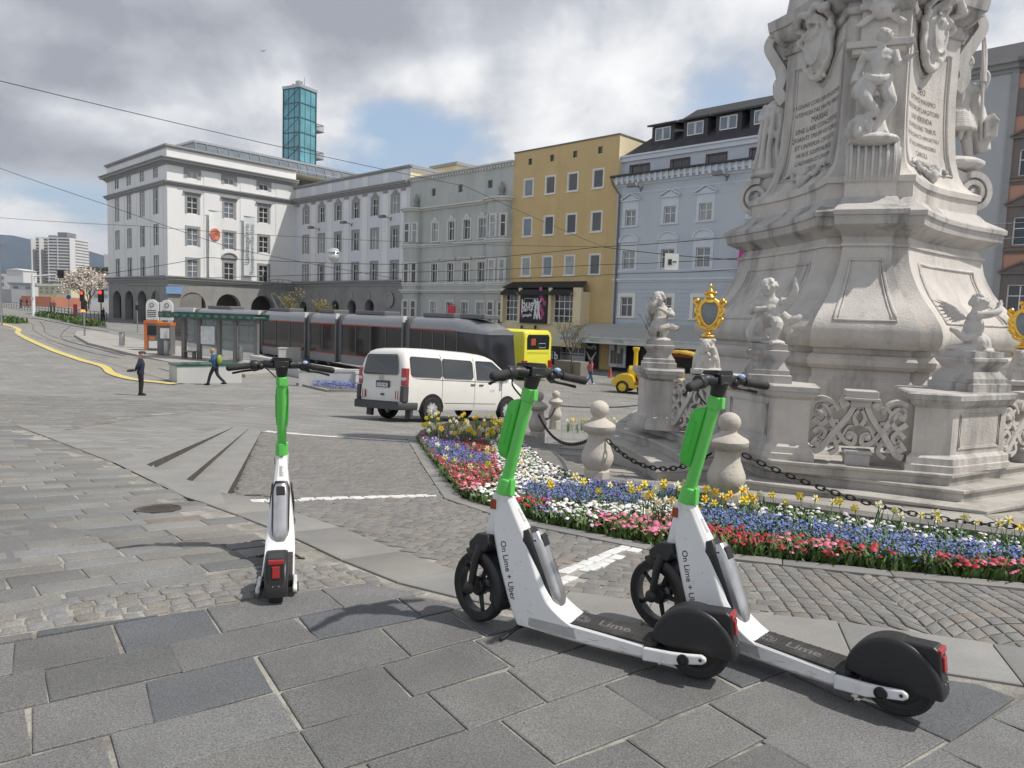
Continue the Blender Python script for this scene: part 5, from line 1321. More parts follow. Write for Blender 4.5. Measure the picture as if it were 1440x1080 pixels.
def saintL(mb,r):   # robed saint, head tilted back, arms crossed at the breast
    robe(mb,0,0,0,.80,.33,9,1,.0); mb.tube(catmull([(0,0,.7),(.02,.02,.95),(0,0,1.12)],4),[.21]*3+[.2]*3+[.17]*3,12); mb.ball((0,0,1.08),.2,12,9,sc=(1.1,.8,.8))
    mb.tube([(0,0,1.15),(0,.0,1.27)],[.08,.065],8); head(mb,(0,.02,1.37),.105,(-.2,.7,.6),curls=34)
    limb(mb,[(-.19,0,1.14),(-.25,.08,.96),(-.12,.17,1.0),(.03,.17,1.06)],[.075,.068,.058,.036]); hand(mb,(.04,.2,1.03),(1,.1,.3),(0,1,0),.055)
    limb(mb,[(.19,0,1.14),(.25,.08,.93),(.1,.18,.92),(-.05,.18,1.0)],[.075,.07,.06,.036]); hand(mb,(-.05,.22,.98),(-1,.1,.3),(0,1,0),.055)
    [drape(mb,[(x,y,1.05-abs(x)*.4),(x*1.15,y*1.2+.02,.7),(x*1.1+.03,y*1.3,.4),(x*1.5,y*1.35,.08)],[.035,.05,.045,.06]) for x,y in ((.22,-.02),(.2,.10),(.12,.16),(.02,.19),(-.09,.17),(-.18,.11),(-.22,.0))]; drape(mb,[(.2,.05,.82),(.02,.22,.66),(-.2,.16,.48)],[.05,.06,.05]); mb.ball((0,0,.0),.42,12,7,sc=(1,.9,.25))
def saintF(mb,r):   # nude youth with loin drapery, arm bent, head turned up, standing before a stump
    mb.ball((0,0,.80),.13,12,9,sc=(1.1,.85,1)); mb.tube([(0,0,.78),(.015,.0,.92),(.02,.01,1.05),(.0,.0,1.16)],[.125,.11,.145,.12],12,sq=.8); mb.ball((0,.0,1.12),.15,12,9,sc=(1.25,.75,.7))
    mb.tube([(0,0,1.18),(.02,.02,1.28)],[.06,.05],8); head(mb,(.04,.03,1.37),.095,(.7,.6,.3),curls=44)
    limb(mb,[(-.17,0,1.17),(-.24,-.08,1.02),(-.2,-.14,.88)],[.062,.052,.04]); hand(mb,(-.2,-.14,.88),(.3,-.2,-.9),(0,1,0),.05)
    limb(mb,[(.17,0,1.16),(.24,.06,.97),(.33,.14,1.02),(.38,.16,1.06)],[.062,.05,.042,.028]); hand(mb,(.38,.16,1.06),(.8,.3,.3),(0,1,0),.05)
    limb(mb,[(.07,.0,.76),(.14,.10,.55),(.16,.10,.45),(.0,.05,.18),(-.04,.05,.05)],[.105,.085,.07,.058,.04]); limb(mb,[(-.04,.03,.04),(-.10,.18,.0)],[.042,.028])
    limb(mb,[(-.07,.0,.76),(-.15,.16,.52),(-.02,.12,.36),(-.14,.10,.3)],[.105,.085,.065,.045]); limb(mb,[(-.14,.1,.3),(-.26,.16,.28)],[.042,.026])
    drape(mb,[(-.16,.05,.84),(0,.14,.76),(.15,.06,.82)],[.06,.07,.05]); drape(mb,[(-.12,.0,.9),(-.2,.03,.75),(-.25,.05,.65),(-.2,.1,.55)],[.05,.08,.09,.05]); drape(mb,[(-.18,-.05,1.08),(-.26,-.05,.92),(-.28,.0,.78)],[.04,.06,.07])
    drape(mb,[(.05,-.08,.6),(.0,-.1,.3),(.05,-.05,.05)],[.1,.14,.16]); mb.ball((-.18,.08,.2),.16,10,8,sc=(1.1,.9,.7)); mb.ball((-.26,.14,.1),.12,10,8); mb.ball((.0,.0,.0),.3,12,8,sc=(1.1,.9,.3))
    for i in range(10): mb.ball((-.2+random.uniform(-.12,.12),.16,.12+random.uniform(-.1,.12)),.05,6,5)
def saintR(mb,r):   # armoured saint with plumed helmet, raised arm, house at the foot
    mb.ball((0,0,.78),.17,12,9,sc=(1.1,.9,1)); mb.tube([(0,0,.75),(.0,.0,.95),(.0,.0,1.16)],[.16,.17,.16],12,sq=.85); mb.ball((0,.0,1.12),.18,12,9,sc=(1.25,.8,.7))
    mb.tube([(0,0,1.2),(.02,.0,1.3)],[.07,.06],8); head(mb,(.03,.02,1.38),.1,(.9,.3,.15),curls=10); 
    mb.ball((.02,.0,1.44),.12,12,9,sc=(1.1,1,.9)); mb.tube([(-.10,0,1.42),(.18,.05,1.44)],[.10,.05],8,sq=1.4)
    for i in range(12): a=i/11; mb.ball((-.02+.12*math.cos(PI*a*.9+.4),0,1.52+.09*math.sin(PI*a)),.055,7,5)
    limb(mb,[(.18,0,1.16),(.32,.04,1.08),(.44,.08,1.2),(.5,.1,1.28)],[.08,.065,.055,.04]); hand(mb,(.5,.1,1.28),(.5,.1,.8),(0,1,0),.055)
    limb(mb,[(-.18,0,1.16),(-.3,.05,1.12),(-.34,.1,1.28),(-.3,.12,1.36)],[.08,.065,.055,.04]); hand(mb,(-.3,.12,1.36),(.2,.1,.9),(0,1,0),.055)
    for i in range(8):
        mb.lathe([(.0,0),(.20+.012*i,.0),(.20+.014*i,.05),(.0,.06)],16,(0,0,.72-.035*i))
    limb(mb,[(.08,.0,.6),(.16,.12,.42),(.14,.08,.2),(.16,.08,.05)],[.1,.08,.07,.05]); limb(mb,[(-.08,.0,.6),(-.14,.08,.35),(-.2,.05,.1)],[.1,.08,.06])
    drape(mb,[(-.2,-.06,1.1),(-.3,-.06,.8),(-.34,-.02,.5),(-.42,.0,.2)],[.1,.14,.15,.12]); drape(mb,[(.2,-.08,.9),(.32,-.06,.6),(.4,.0,.35)],[.08,.12,.1]); [drape(mb,[(x,y,.72),(x*1.2,y*1.15,.5),(x*1.3,y,.34)],[.04,.05,.03]) for x,y in ((.16,.04),(.1,.13),(0,.16),(-.1,.13),(-.16,.04))]; mb.ball((0,0,0),.42,12,7,sc=(1.1,.9,.3))
    mb.box(-.52,-.34,.0,.2,.38,.62); mb.side([(-.54,.62),(-.32,.62),(-.43,.74)],-.02,.22)
def face(px,py): return math.atan2(px,py)
# facing: rotation so that local +Y points along a given azimuth
def rzaz(az): return -R(az)
p=rt(0,1.69,0); s1=figure('saint_statue','slender stone youth with bare chest on the front scroll between the two inscriptions',(p[0],p[1],4.02),rzaz(200),saintF,vox=.011,mirror=True)
p=rt(1,1.56,0); s2=figure('saint_statue','robed stone saint with folded arms and a thin halo on the left scroll',(p[0],p[1],4.05),rzaz(215),saintL,vox=.013); s2.scale=(1.05,)*3
mb=MB(); mb.tube([(.15*math.cos(2*PI*i/28),-.09+.05*math.sin(2*PI*i/28),1.46+.15*math.sin(2*PI*i/28)) for i in range(28)],.006,5,closed=True); mb.build('halo',mat('thin_dark_halo',(.08,.07,.05),.4,.6),s2)
p=rt(2,1.56,0); s3=figure('saint_statue','stone soldier saint with plumed helmet and staff on the right scroll',(p[0],p[1],4.12),rzaz(185),saintR,vox=.013); s3.scale=(1.05,)*3
mb=MB(); mb.tube([(-.32,.14,.35),(-.26,.14,1.4),(-.2,.12,2.15)],[.025,.025,.012],6); drape(mb,[(-.27,.14,1.2),(-.28,.1,1.6),(-.22,.14,1.95)],[.05,.04,.02]); mb.build('staff',st_s,s3,smooth=60)
# ---------------------------------------------------------------- steps, balustrade, pedestals
def flipc(P): return P if sum(P[i][0]*P[(i+1)%len(P)][1]-P[(i+1)%len(P)][0]*P[i][1] for i in range(len(P)))>0 else P[::-1]
def offp(P,e):
    n=len(P); out=[]
    for i in range(n):
        a,b,c=Vector(P[i-1]),Vector(P[i]),Vector(P[(i+1)%n]); d1=(b-a).normalized(); d2=(c-b).normalized(); n1=Vector((d1.y,-d1.x)); n2=Vector((d2.y,-d2.x))
        m=(n1+n2); l=m.length; m=m/l if l>1e-6 else n1; out.append(tuple(b+m*(e/max(.5,m.dot(n1)))))
    return out
def moulded(mb,P,lv,mi=None):
    P=flipc(P); mb.loft([[(x,y,z) for x,y in offp(P,e)] for z,e in lv],mi)
def arcpts(a,b,bulge,n=7):
    a=Vector(a);b=Vector(b); d=b-a; nn=Vector((-d.y,d.x)); return [tuple(a+d*t+nn*bulge*4*t*(1-t)) for t in [i/n for i in range(1,n)]]
BT=[(6.9,8.6),(4.88,7.40),(2.74,8.52),(2.62,9.2),(1.80,8.95)]+arcpts((1.80,8.95),(1.45,11.2),-.06)+[(1.45,11.2),(1.8,12.8),(2.6,15.2),(6,16.5),(10,14.5),(10,10.5)]
MD=[(7.0,8.95),(4.83,7.72),(3.0,8.68),(2.9,9.45),(2.16,9.35)]+arcpts((2.16,9.35),(1.72,11.2),-.06)+[(1.72,11.2),(2.05,12.7),(2.85,14.9),(6,16.1),(9.6,14.2),(9.6,10.8)]
TP=[(7.0,9.25),(4.80,7.90),(3.02,8.44),(2.70,9.55),(2.42,9.75)]+arcpts((2.42,9.75),(1.98,11.2),-.05)+[(1.98,11.2),(2.3,12.6),(3.1,14.6),(6,15.7),(9.2,13.9),(9.2,11.)]
for P,z0,z1,nm in ((BT,-.85,-.36,'lowest and widest'),(MD,-.36,-.23,'middle'),(TP,-.23,-.10,'topmost')):
    mb=MB(); P=flipc(P); cx=sum(p[0] for p in P)/len(P); cy=sum(p[1] for p in P)/len(P)
    moulded(mb,P,[(z0,-.03),(z1-.05,-.03),(z1-.035,0),(z1-.008,0),(z1,-.01)])
    o=mb.build('stone_step',st_step,None,smooth=30); tag(o,nm+' of the three curved stone steps round the monument','step','steps round the monument')
LVP=[(-.10,.05),(-.03,.05),(-.02,.035),(.05,.03),(.07,.0),(.09,-.02),(.60,-.02),(.62,.0),(.64,.03),(.69,.05),(.70,.07),(.755,.07),(.77,.05)]
def pedestal(P,label,panels=()):
    P=flipc(P); c=(sum(p[0] for p in P)/len(P),sum(p[1] for p in P)/len(P)); r=empty('balustrade_pier',(c[0],c[1],-.1),0,label,'pier','piers of the stone balustrade')
    iv=Matrix.Translation((-c[0],-c[1],.1)); mb=MB(); mb.X=iv; moulded(mb,P,[l for l in LVP if l[0]<=.60]); mb.build('die',st_m,r,smooth=25)
    mb=MB(); mb.X=iv; moulded(mb,P,[l for l in LVP if l[0]>=.60]); mb.build('coping',st_d,r,smooth=25)
    for a,b in panels:
        a=Vector(a);b=Vector(b); d=(b-a).normalized(); n=Vector((d.y,-d.x)); 
        if n.dot(a-Vector(c))<0: n=-n
        L=(b-a).length; mb=MB(); mb.X=iv
        for m_,rr in ((.13,.012),(.16,.007)):
            q=[a+d*m_,b-d*m_]; zz=(.09+m_*.5,.60-m_*.5); e=-.018
            path=[(q[0].x+n.x*e,q[0].y+n.y*e,zz[0]),(q[1].x+n.x*e,q[1].y+n.y*e,zz[0]),(q[1].x+n.x*e,q[1].y+n.y*e,zz[1]),(q[0].x+n.x*e,q[0].y+n.y*e,zz[1])]
            mb.tube(path,rr,6,closed=True)
        mb.build('panel_moulding',st_m,r,smooth=50)
    return r
P1=[(3.06,8.56),(3.46,8.45),(3.58,8.85),(3.05,9.62),(2.74,9.5)]
P2=[(4.84,8.02),(5.75,8.50),(5.80,9.0),(4.75,9.0),(4.45,8.14)]
P3=[(1.98,10.55),(2.35,10.45),(2.5,11.0),(2.15,11.35),(1.9,11.2)]
P4=[(6.9,9.2),(7.5,9.4),(7.4,10.0),(6.7,9.8)]
pedestal(P1,'left front pier of the stone balustrade under the cherub with one raised arm',[((3.06,8.56),(2.74,9.5))])
pedestal(P2,'right front pier of the stone balustrade under the kneeling winged cherub',[((4.84,8.02),(5.75,8.50))])
pedestal(P3,'smaller far left pier of the stone balustrade under the standing cherub')
pedestal(P4,'balustrade pier at the right edge beneath the gilded ornament')
# low wall with scroll tracery between piers
def tracery(a,b,label,wallz=.0):
    a=Vector(a);b=Vector(b); L=(b-a).length; d=(b-a).normalized(); r=empty('scroll_balustrade',(a.x,a.y,-.1),math.atan2(d.y,d.x),label,'balustrade','pierced scroll panels of the balustrade')
    mb=MB(); h=.80; 
    # centre post caps
    mb.box(L/2-.13,L/2+.13,-.07,.13,.0,.13); mb.box(L/2-.15,L/2+.15,-.09,.15,.13,.17); mb.box(L/2-.11,L/2+.11,-.06,.12,h-.14,h-.06)
    mb.box(L/2-.19,L/2+.19,-.12,.18,h-.06,h-.03); mb.box(L/2-.17,L/2+.17,-.10,.16,h-.03,h+.05)
    mb.build('centre_post',st_d,r,bevel=.008)
    mb=MB()
    for sg in (-1,1):
        c=L/2; q=lambda x,z:(c+sg*x*(L/2)/.5,z)
        y0,y1=-.03,.10
        ribbon(mb,catmull([q(.50,.50),q(.40,.44),q(.33,.56),q(.40,.66),q(.47,.60),q(.45,.53)],6),.055,.04,y0,y1)
        ribbon(mb,catmull([q(.48,.12),q(.40,.16),q(.28,.34),q(.16,.50),q(.10,.60),q(.07,.70),q(.13,.76),q(.20,.70),q(.17,.64)],6),.07,.045,y0-.015,y1)
        ribbon(mb,catmull([q(.47,.66),q(.36,.56),q(.24,.38),q(.14,.26),q(.05,.24),q(.04,.33),q(.10,.36),q(.12,.31)],6),.06,.04,y0,y1-.01)
        ribbon(mb,catmull([q(.50,.20),q(.44,.28),q(.40,.22),q(.45,.16)],6),.05,.03,y0,y1)
        ribbon(mb,catmull([q(.30,.40),q(.22,.24),q(.12,.42),q(.06,.44)],6),.045,.02,y0+.01,y1-.01)
        ribbon(mb,catmull([q(.50,.72),q(.40,.74),q(.30,.70),q(.24,.60)],6),.05,.03,y0,y1)
        ribbon(mb,catmull([q(.49,.34),q(.42,.40),q(.36,.34),q(.40,.27),q(.44,.31)],6),.05,.03,y0,y1)
        ribbon(mb,catmull([q(.30,.10),q(.22,.16),q(.26,.26),q(.33,.22),q(.30,.17)],6),.05,.03,y0+.005,y1)
        ribbon(mb,catmull([q(.22,.48),q(.30,.50),q(.33,.60),q(.27,.66),q(.22,.62)],6),.045,.028,y0+.005,y1)
        ribbon(mb,catmull([q(.02,.45),q(.06,.54),q(.02,.62)],6),.05,.03,y0,y1)
        for x,z in ((.44,.57),(.15,.69),(.10,.32),(.44,.20)):
            X=q(x,z); mb.lathe([(.001,-.06),(.03,-.055),(.04,-.03),(.04,.1)],10,(X[0],0,X[1]),axis='Y')
    mb.build('scrollwork',st_m,r,smooth=35)
    return r
tracery((3.50,8.50),(4.42,8.20),'pierced scrollwork panel between the two front piers of the monument balustrade')
t2=tracery((2.30,10.42),(2.78,9.62),'narrow pierced scrollwork panel behind the right scooter bars'); 
tracery((5.75,8.62),(6.8,9.2),'pierced scrollwork panel at the right edge of the monument balustrade')
# cherub plinths
LVC=[(.77,.10),(.86,.10),(.87,.07),(.92,.07),(.97,.03),(1.02,.0),(1.06,.02),(1.10,.05),(1.12,.06),(1.15,.06),(1.16,.03),(1.23,.03)]
def plinth(c,s,az,label,top=1.23,z0=.77):
    a=R(az); k=(top-z0)/.46; P=[(c[0]+s*(math.cos(a)*i-math.sin(a)*j),c[1]+s*(math.sin(a)*i+math.cos(a)*j)) for i,j in ((-1,-1),(1,-1),(1,1),(-1,1))]
    r=MB(); r.X=Matrix.Translation((-c[0],-c[1],-z0)); moulded(r,P,[(z0+(z-.77)*k,e*s/.2) for z,e in LVC]); o=r.build('statue_plinth',st_d,None,smooth=25,loc=(c[0],c[1],z0)); return tag(o,label,'plinth','moulded plinths under the cherubs')
c1=(3.08,8.98); c2=(5.38,8.70); c3=(2.16,10.95); c4=(7.1,9.6)
plinth(c1,.185,-15,'moulded stone plinth carrying the cherub with the raised arm'); plinth(c2,.20,20,'moulded stone plinth carrying the kneeling winged cherub'); plinth(c3,.17,-10,'small moulded plinth carrying the far left standing cherub',1.17)
figure('cherub_statue','small stone cherub stepping forward with one arm raised high',(c1[0],c1[1],1.22),rzaz(208),cherubA,vox=.0075,group='stone cherubs on the balustrade',mirror=True).scale=(1.25,)*3
figure('cherub_statue','kneeling stone cherub with wings, its hands lifted together',(c2[0],c2[1],1.22),rzaz(112),cherubB,vox=.0075,group='stone cherubs on the balustrade').scale=(1.18,)*3
figure('cherub_statue','far left stone cherub clutching its shoulder in front of the bare tree',(c3[0],c3[1],1.16),rzaz(190),cherubC,vox=.0085,group='stone cherubs on the balustrade').scale=(1.15,)*3
# herm pedestals with gilded mirrors
def herm(c,az,lab1,lab2):
    r=empty('stone_herm',(c[0],c[1],.77),rzaz(az),lab1,'herm'); mb=MB()
    moulded(mb,[(-.13,-.13),(.13,-.13),(.13,.13),(-.13,.13)],[(0,.06),(.07,.06),(.08,.0),(.3,-.03),(.42,-.05),(.44,-.03),(.47,-.03)])
    limb(mb,[(.0,-.08,.05),(.0,-.12,.25),(0,-.05,.42)],[.10,.10,.06]); 
    for sg in (-1,1): limb(mb,[(sg*.14,.02,.06),(sg*.13,.08,.2),(sg*.08,.08,.36)],[.05,.045,.04])
    for i in range(7): mb.ball((random.uniform(-.12,.12),.12,.1+.04*i),.035,6,5)
    head(mb,(0,.10,.38),.075,(0,1,-.1),curls=26); mb.ball((0,.0,.46),.10,10,7,sc=(1,1,.35))
    mb.build('bust',st_s,r,remesh=.008,smooth=180)
    g=empty('gilded_mirror',(c[0],c[1],1.26),rzaz(az),lab2,'ornament'); mb=MB()
    mb.lathe([(.11,0),(.115,.025),(.06,.05),(.04,.08),(.055,.11),(.03,.14)],12)
    n=40
    def o(i,e=0):
        a=2*PI*i/n; return ((.115+e)*math.sin(a)*(1+.16*math.cos(a)),0,.35+(.165+e)*math.cos(a))
    mb.tube([o(i,.025) for i in range(n)],.026,8,closed=True); mb.tube([o(i,.055) for i in range(n)],.014,6,closed=True)
    for sg in (-1,1):
        for pts,r0 in (([(.05,.12),(.13,.15),(.15,.23),(.19,.26)],.022),([(.15,.30),(.21,.36),(.19,.44),(.23,.50),(.19,.53)],.026),([(.10,.52),(.05,.58),(.07,.64)],.02)):
            P=catmull([(sg*x,0,z) for x,z in pts],5); mb.tube(P,r0,7); mb.ball(P[-1],r0*1.6,8,6)
        for i in range(4): mb.ball((sg*(.17+.01*math.sin(i*2)),.0,.22+.08*i),.026,7,5)
    mb.lathe([(.06,.50),(.05,.55),(.07,.58),(.035,.63),(.045,.66),(.015,.72),(.025,.75),(.0,.79)],10)
    mb.build('gilded_frame',gold,g,remesh=.0065,smooth=180)
    m=MB(); m.add([o(i,.02) for i in range(n)]+[(0,.03,.35)],[(i,(i+1)%n,n) for i in range(n)]); m.add([(x,y-.012,z) for x,y,z in [o(i,.02) for i in range(n)]]+[(0,-.03,.35)],[((i+1)%n,i,n) for i in range(n)])
    m.build('mirror_plate',mirror_m,g,smooth=180); g.scale=(.88,.88,.92); return r,g
hp=at(993,520,10.0); herm((hp.x,hp.y),200,'stone herm bust carrying the gilded oval mirror left of the monument','gilded oval mirror ornament on the herm left of the monument')
herm((6.70,9.75),200,'stone herm bust at the right edge carrying a gilded ornament','gilded mirror ornament cut by the right edge of the view')
mb=MB(); moulded(mb,[(2.55,9.75),(2.85,9.55),(3.15,10.1),(2.85,10.3)],[l for l in LVP]); tag(mb.build('balustrade_pier',st_m,None,smooth=25),'short block of the stone balustrade under the left herm','pier','piers of the stone balustrade')
# ---------------------------------------------------------------- terrace round the monument, its kerb, bollards and chains
terr=[(.15,7.6),(.98,7.05),(2.4,6.15),(4.3,5.6),(6.5,6.2),(9,8),(9,16),(3,17),(.6,14.),(-.3,11.5),(-.05,9.0)]
kl=GP((690,598),(770,672),(830,700))  # dark kerb behind the flower bed
print('kerb',kl,GP((930,690),(1000,710),(1200,745),(1440,775)))
bolm=stonemat('bollard_stone',(.50,.455,.395),.5,(.20,.18,.16),bump=.004)
def octring(r,z,n=8,ro=.39): return [(r*math.cos(2*PI*i/n+ro),r*math.sin(2*PI*i/n+ro),z) for i in range(n)]
def make_bollard():
    r=empty('stone_bollard',(0,0,0)); mb=MB()
    mb.loft([octring(.150,0,8),octring(.150,.26,8),octring(.135,.285,8)]); mb.build('plinth',bolm,r,bevel=.006)
    mb=MB(); mb.lathe([(.13,.285),(.14,.30),(.16,.34),(.178,.40),(.175,.45),(.15,.52),(.122,.60),(.112,.67),(.12,.70),(.165,.73),(.185,.76),(.188,.80),(.17,.825),(.11,.86),(.075,.885),(.07,.91)],16); mb.build('baluster',bolm,r,smooth=35)
    mb=MB(); mb.ball((0,0,.99),.105,20,14); mb.build('ball',bolm,r,smooth=180)
    return r
random.seed(21)
bproto=make_bollard(); BP=[]
bl=[(838,688,130,'stone ball bollard standing nearest the middle, by the white and blue flowers'),(1018,722,137,'largest stone ball bollard, directly behind the right scooter'),(755,623,0,'stone bollard hidden behind the middle scooter stem'),(780,603,0,'far stone bollard behind the middle scooter bars')]
for i,(u,v,hh,lab) in enumerate(bl):
    p=G(u,v); b=bproto if i==0 else copy_tree(bproto); b.location=(p.x,p.y,p.z-.03); b.rotation_euler=(0,0,random.uniform(-.1,.1)+.2*i); tag(b,lab,'bollard','stone ball bollards round the monument'); BP.append(p)
    k={0:.93,1:.90,2:.95,3:.95}[i]; b.scale=(1,1,k)
print('boll',[tuple(round(c,2) for c in p) for p in BP])
p=Vector((6.6,5.9,gz(6.6,5.9))); b=copy_tree(bproto); b.location=p; tag(b,'stone ball bollard just outside the right edge holding the chain','bollard','stone ball bollards round the monument'); BP.append(p)
chm=mat('black_iron_chain',(.025,.024,.023),.45,.7,var=.3,vs=20)
def chain(a,b,sag,label,z=.57,ll=.062):
    a=Vector((a.x,a.y,a.z+z)); b=Vector((b.x,b.y,b.z+z)); d=(b-a); d.z=0; dn=d.normalized(); a=a+dn*.14; b=b-dn*.14
    N=400; P=[a.lerp(b,t/N)+Vector((0,0,-sag*4*(t/N)*(1-t/N))) for t in range(N+1)]
    pts=[P[0]]; acc=0
    for i in range(1,N+1):
        acc+=(P[i]-P[i-1]).length
        if acc>=ll: pts.append(P[i]); acc=0
    mb=MB(); r0=empty('iron_chain',tuple(a),0,label,'chain','iron chains between the bollards')
    for i in range(len(pts)-1):
        p,q=pts[i],pts[i+1]; t=(q-p).normalized(); u_=t.orthogonal().normalized(); u_=(Vector((0,0,1))-t*t.z).normalized(); 
        w=t.cross(u_); n_=w if i%2 else u_; c=(p+q)/2-a; L=ll*.78; Wd=.021
        path=[c+t*(L*math.cos(2*PI*k/12))*.95+n_*(Wd*math.sin(2*PI*k/12)) for k in range(12)]
        mb.tube(path,.0072,5,closed=True)
    o=mb.build('links',chm,r0,smooth=180); return o
chain(BP[0],BP[1],.24,'iron chain hanging between the middle bollard and the large bollard')
chain(BP[1],BP[4],.50,'long sagging iron chain running right across the monument steps',z=.57)
chain(BP[2],BP[0],.28,'iron chain from the hidden bollard down to the middle bollard')
chain(BP[3],BP[2],.20,'short iron chain between the two far bollards')
p5=G(905,575); chain(BP[3],p5+Vector((2.0,1.2,0)),.25,'distant iron chain running right from the far bollard toward the balustrade',z=.60)
# ================================================================ scooters
sc_w=mat('scooter_white_paint',(.74,.74,.735),.32,var=.03,vs=6,coat=.25,grime=.6,gs=9,gcol=(.36,.35,.33),obj=True,gt=(.54,.72))
sc_g=mat('scooter_green_paint',(.12,.56,.10),.30,var=.05,vs=5,coat=.3,obj=True,grime=.25,gs=13,gcol=(.05,.30,.04),gt=(.6,.75))
sc_gp=mat('scooter_green_plastic',(.06,.50,.05),.38,var=.05,vs=5,obj=True)
sc_k=mat('black_plastic',(.018,.018,.019),.42,var=.2,vs=9,obj=True,bump=.0006,bs=300)
rub=mat('tyre_rubber',(.020,.020,.021),.75,var=.3,vs=14,obj=True,grime=.4,gs=9,gcol=(.06,.056,.05))
silver=mat('brushed_silver',(.50,.50,.50),.32,.75,var=.1,vs=14,obj=True,grime=.3,gs=16,gcol=(.25,.25,.25))
red_l=mat('red_lens',(.33,.015,.018),.2,var=.1,vs=30,spec=.8,obj=True)
refl=mat('amber_reflector',(.30,.055,.02),.3,obj=True)
ink=mat('black_lettering',(.03,.03,.032),.6,var=0,obj=True)
ink2=mat('faded_lettering',(.42,.42,.42),.6,var=0,obj=True)
matm=mat('deck_rubber',(.035,.033,.033),.8,var=.3,vs=7,obj=True,grime=.5,gs=12,gcol=(.12,.11,.10))
matl=mat('deck_print',(.13,.125,.125),.8,var=.2,vs=12,obj=True)
blu=mat('screen_reflection_glass',(.35,.5,.75),.1,var=.1,vs=20,obj=True,spec=1.)  # on the scooter display, a blue-white reflection put into the colour
ax_s=lambda z:-.045+.24*z
def hwf(z): return float(np.interp(z,[.05,.11,.17,.25,.36,.46,.55,.62],[.084,.084,.082,.074,.060,.046,.036,.030]))
def sff(z): return float(np.interp(z,[.05,.11,.20,.30,.414,.46,.55,.62],[.235,.205,.165,.125,.083,.070,.058,.055]))
def srf(z): return float(np.interp(z,[.05,.11,.125,.15,.19,.25,.36,.46,.55,.62],[.56,.54,.50,.45,.40,.358,.305,.252,.196,.150]))
def make_scooter(steer,label,stand=True):
    r=empty('electric_scooter',(0,0,0),0,label,'scooter','rental scooters parked on the paving')
    # main frame
    mb=MB(); rings=[]
    for z in (.06,.085,.11,.125,.14,.165,.19,.22,.25,.30,.36,.41,.46,.51,.55,.59,.62):
        a,b,h=sff(z),srf(z),hwf(z); c=min(.018,h*.5)
        rings.append([(a,-h+c,z),(a+c,-h,z),(b-c,-h,z),(b,-h+c,z),(b,h-c,z),(b-c,h,z),(a+c,h,z),(a,h-c,z)])
    mb.loft(rings); mb.build('main_frame',sc_w,r,smooth=38,bevel=.004)
    # head tube
    mb=MB(); zz=[.405,.42,.5,.58,.625]; mb.tube([(ax_s(z),0,z) for z in zz],[.030,.034,.036,.040,.040],18); mb.build('head_tube',sc_w,r,smooth=50)
    mb=MB(); mb.box(.060,.090,-.0445,-.030,.555,.60); mb.build('side_reflector',refl,r,bevel=.004)
    # deck and rear arms
    mb=MB(); P=[(.40,.052),(.60,.046),(.83,.050),(.83,.112),(.60,.118),(.44,.126),(.36,.128)]
    rings=[]
    for s_,zb_,zt_ in ((.30,.055,.12),(.40,.050,.125),(.5,.047,.122),(.65,.047,.118),(.83,.052,.112)):
        h=.084; rings.append([(s_,-h,zb_+.014),(s_,-h+.014,zb_),(s_,h-.014,zb_),(s_,h,zb_+.014),(s_,h,zt_-.008),(s_,h-.008,zt_),(s_,-h+.008,zt_),(s_,-h,zt_-.008)])
    mb.loft([q[::-1] for q in rings]); mb.build('deck',sc_w,r,smooth=35)
    mb=MB(); pts=[(.43,-.074),(.86,-.076),(.875,-.05),(.88,0),(.875,.05),(.86,.076),(.43,.074),(.39,.05),(.38,0),(.39,-.05)]
    mb.prism(pts,.105,.1255); mat_o=mb.build('deck_mat',matm,r,bevel=.003)
    mb=MB()
    for i in range(24):
        for j in range(8):
            x=.41+.019*i; y=-.0665+.019*j+(.0095 if i%2 else 0)
            if abs(y)>.07: continue
            if (.47<x<.57 or .60<x<.76) and abs(y)<.04: continue
            mb.lathe([(.0078,0),(.0065,.0016),(.0001,.0016)],6,(x,y,.1252))
    mb.build('grip_studs',matm,mat_o)
    mb=MB(); c=(.52,0)
    for i in range(8):
        a0=2*PI*i/8+.12;a1=2*PI*(i+1)/8-.12; mb.prism([(c[0]+.008*math.cos((a0+a1)/2),c[1]+.008*math.sin((a0+a1)/2)),(c[0]+.03*math.cos(a0),c[1]+.03*math.sin(a0)),(c[0]+.03*math.cos(a1),c[1]+.03*math.sin(a1))],.1252,.1264)
    mb.tube([(c[0]+.037*math.cos(2*PI*i/24),c[1]+.037*math.sin(2*PI*i/24),.1256) for i in range(24)],.0022,4,closed=True)
    mb.build('emblem_print',matl,mat_o)
    text('Lime',.075,matl,'deck_lettering',mat_o,Matrix.Translation((.675,0,.1262)),ext=.0006,bold=.0015)
    for sg in (-1,1):
        mb=MB(); ar=[(.832,.055),(.832,.110),(.95,.118),(1.0,.124),(1.07,.136),(1.088,.128),(1.09,.112),(1.075,.100),(1.0,.082),(.95,.066)]
        y0=sg*.078; mb.side([(x,z) for x,z in ar][::-1],min(y0,y0+sg*.022),max(y0,y0+sg*.022)); a=mb.build('rear_arm',sc_w,r,bevel=.007,seg=3,smooth=40)
        mb=MB(); y1=sg*.100; mb.lathe([(.024,0),(.024,sg*.006),(.019,sg*.007),(.017,sg*.001),(.0,sg*.001)],16,(1.0,y1,.102),axis='Y'); mb.build('axle_bolt',sc_k,a,smooth=40); mb=MB(); mb.lathe([(.007,0),(.007,sg*.0012),(.0,sg*.0012)],8,(1.068,y1,.118),axis='Y'); mb.build('arm_screw',sc_k,a)
        if sg<0:
            for i in range(9): pass
    mb=MB(); mb.box(.80,.90,-.074,.074,.055,.108); mb.build('rear_block',sc_k,r,bevel=.006)
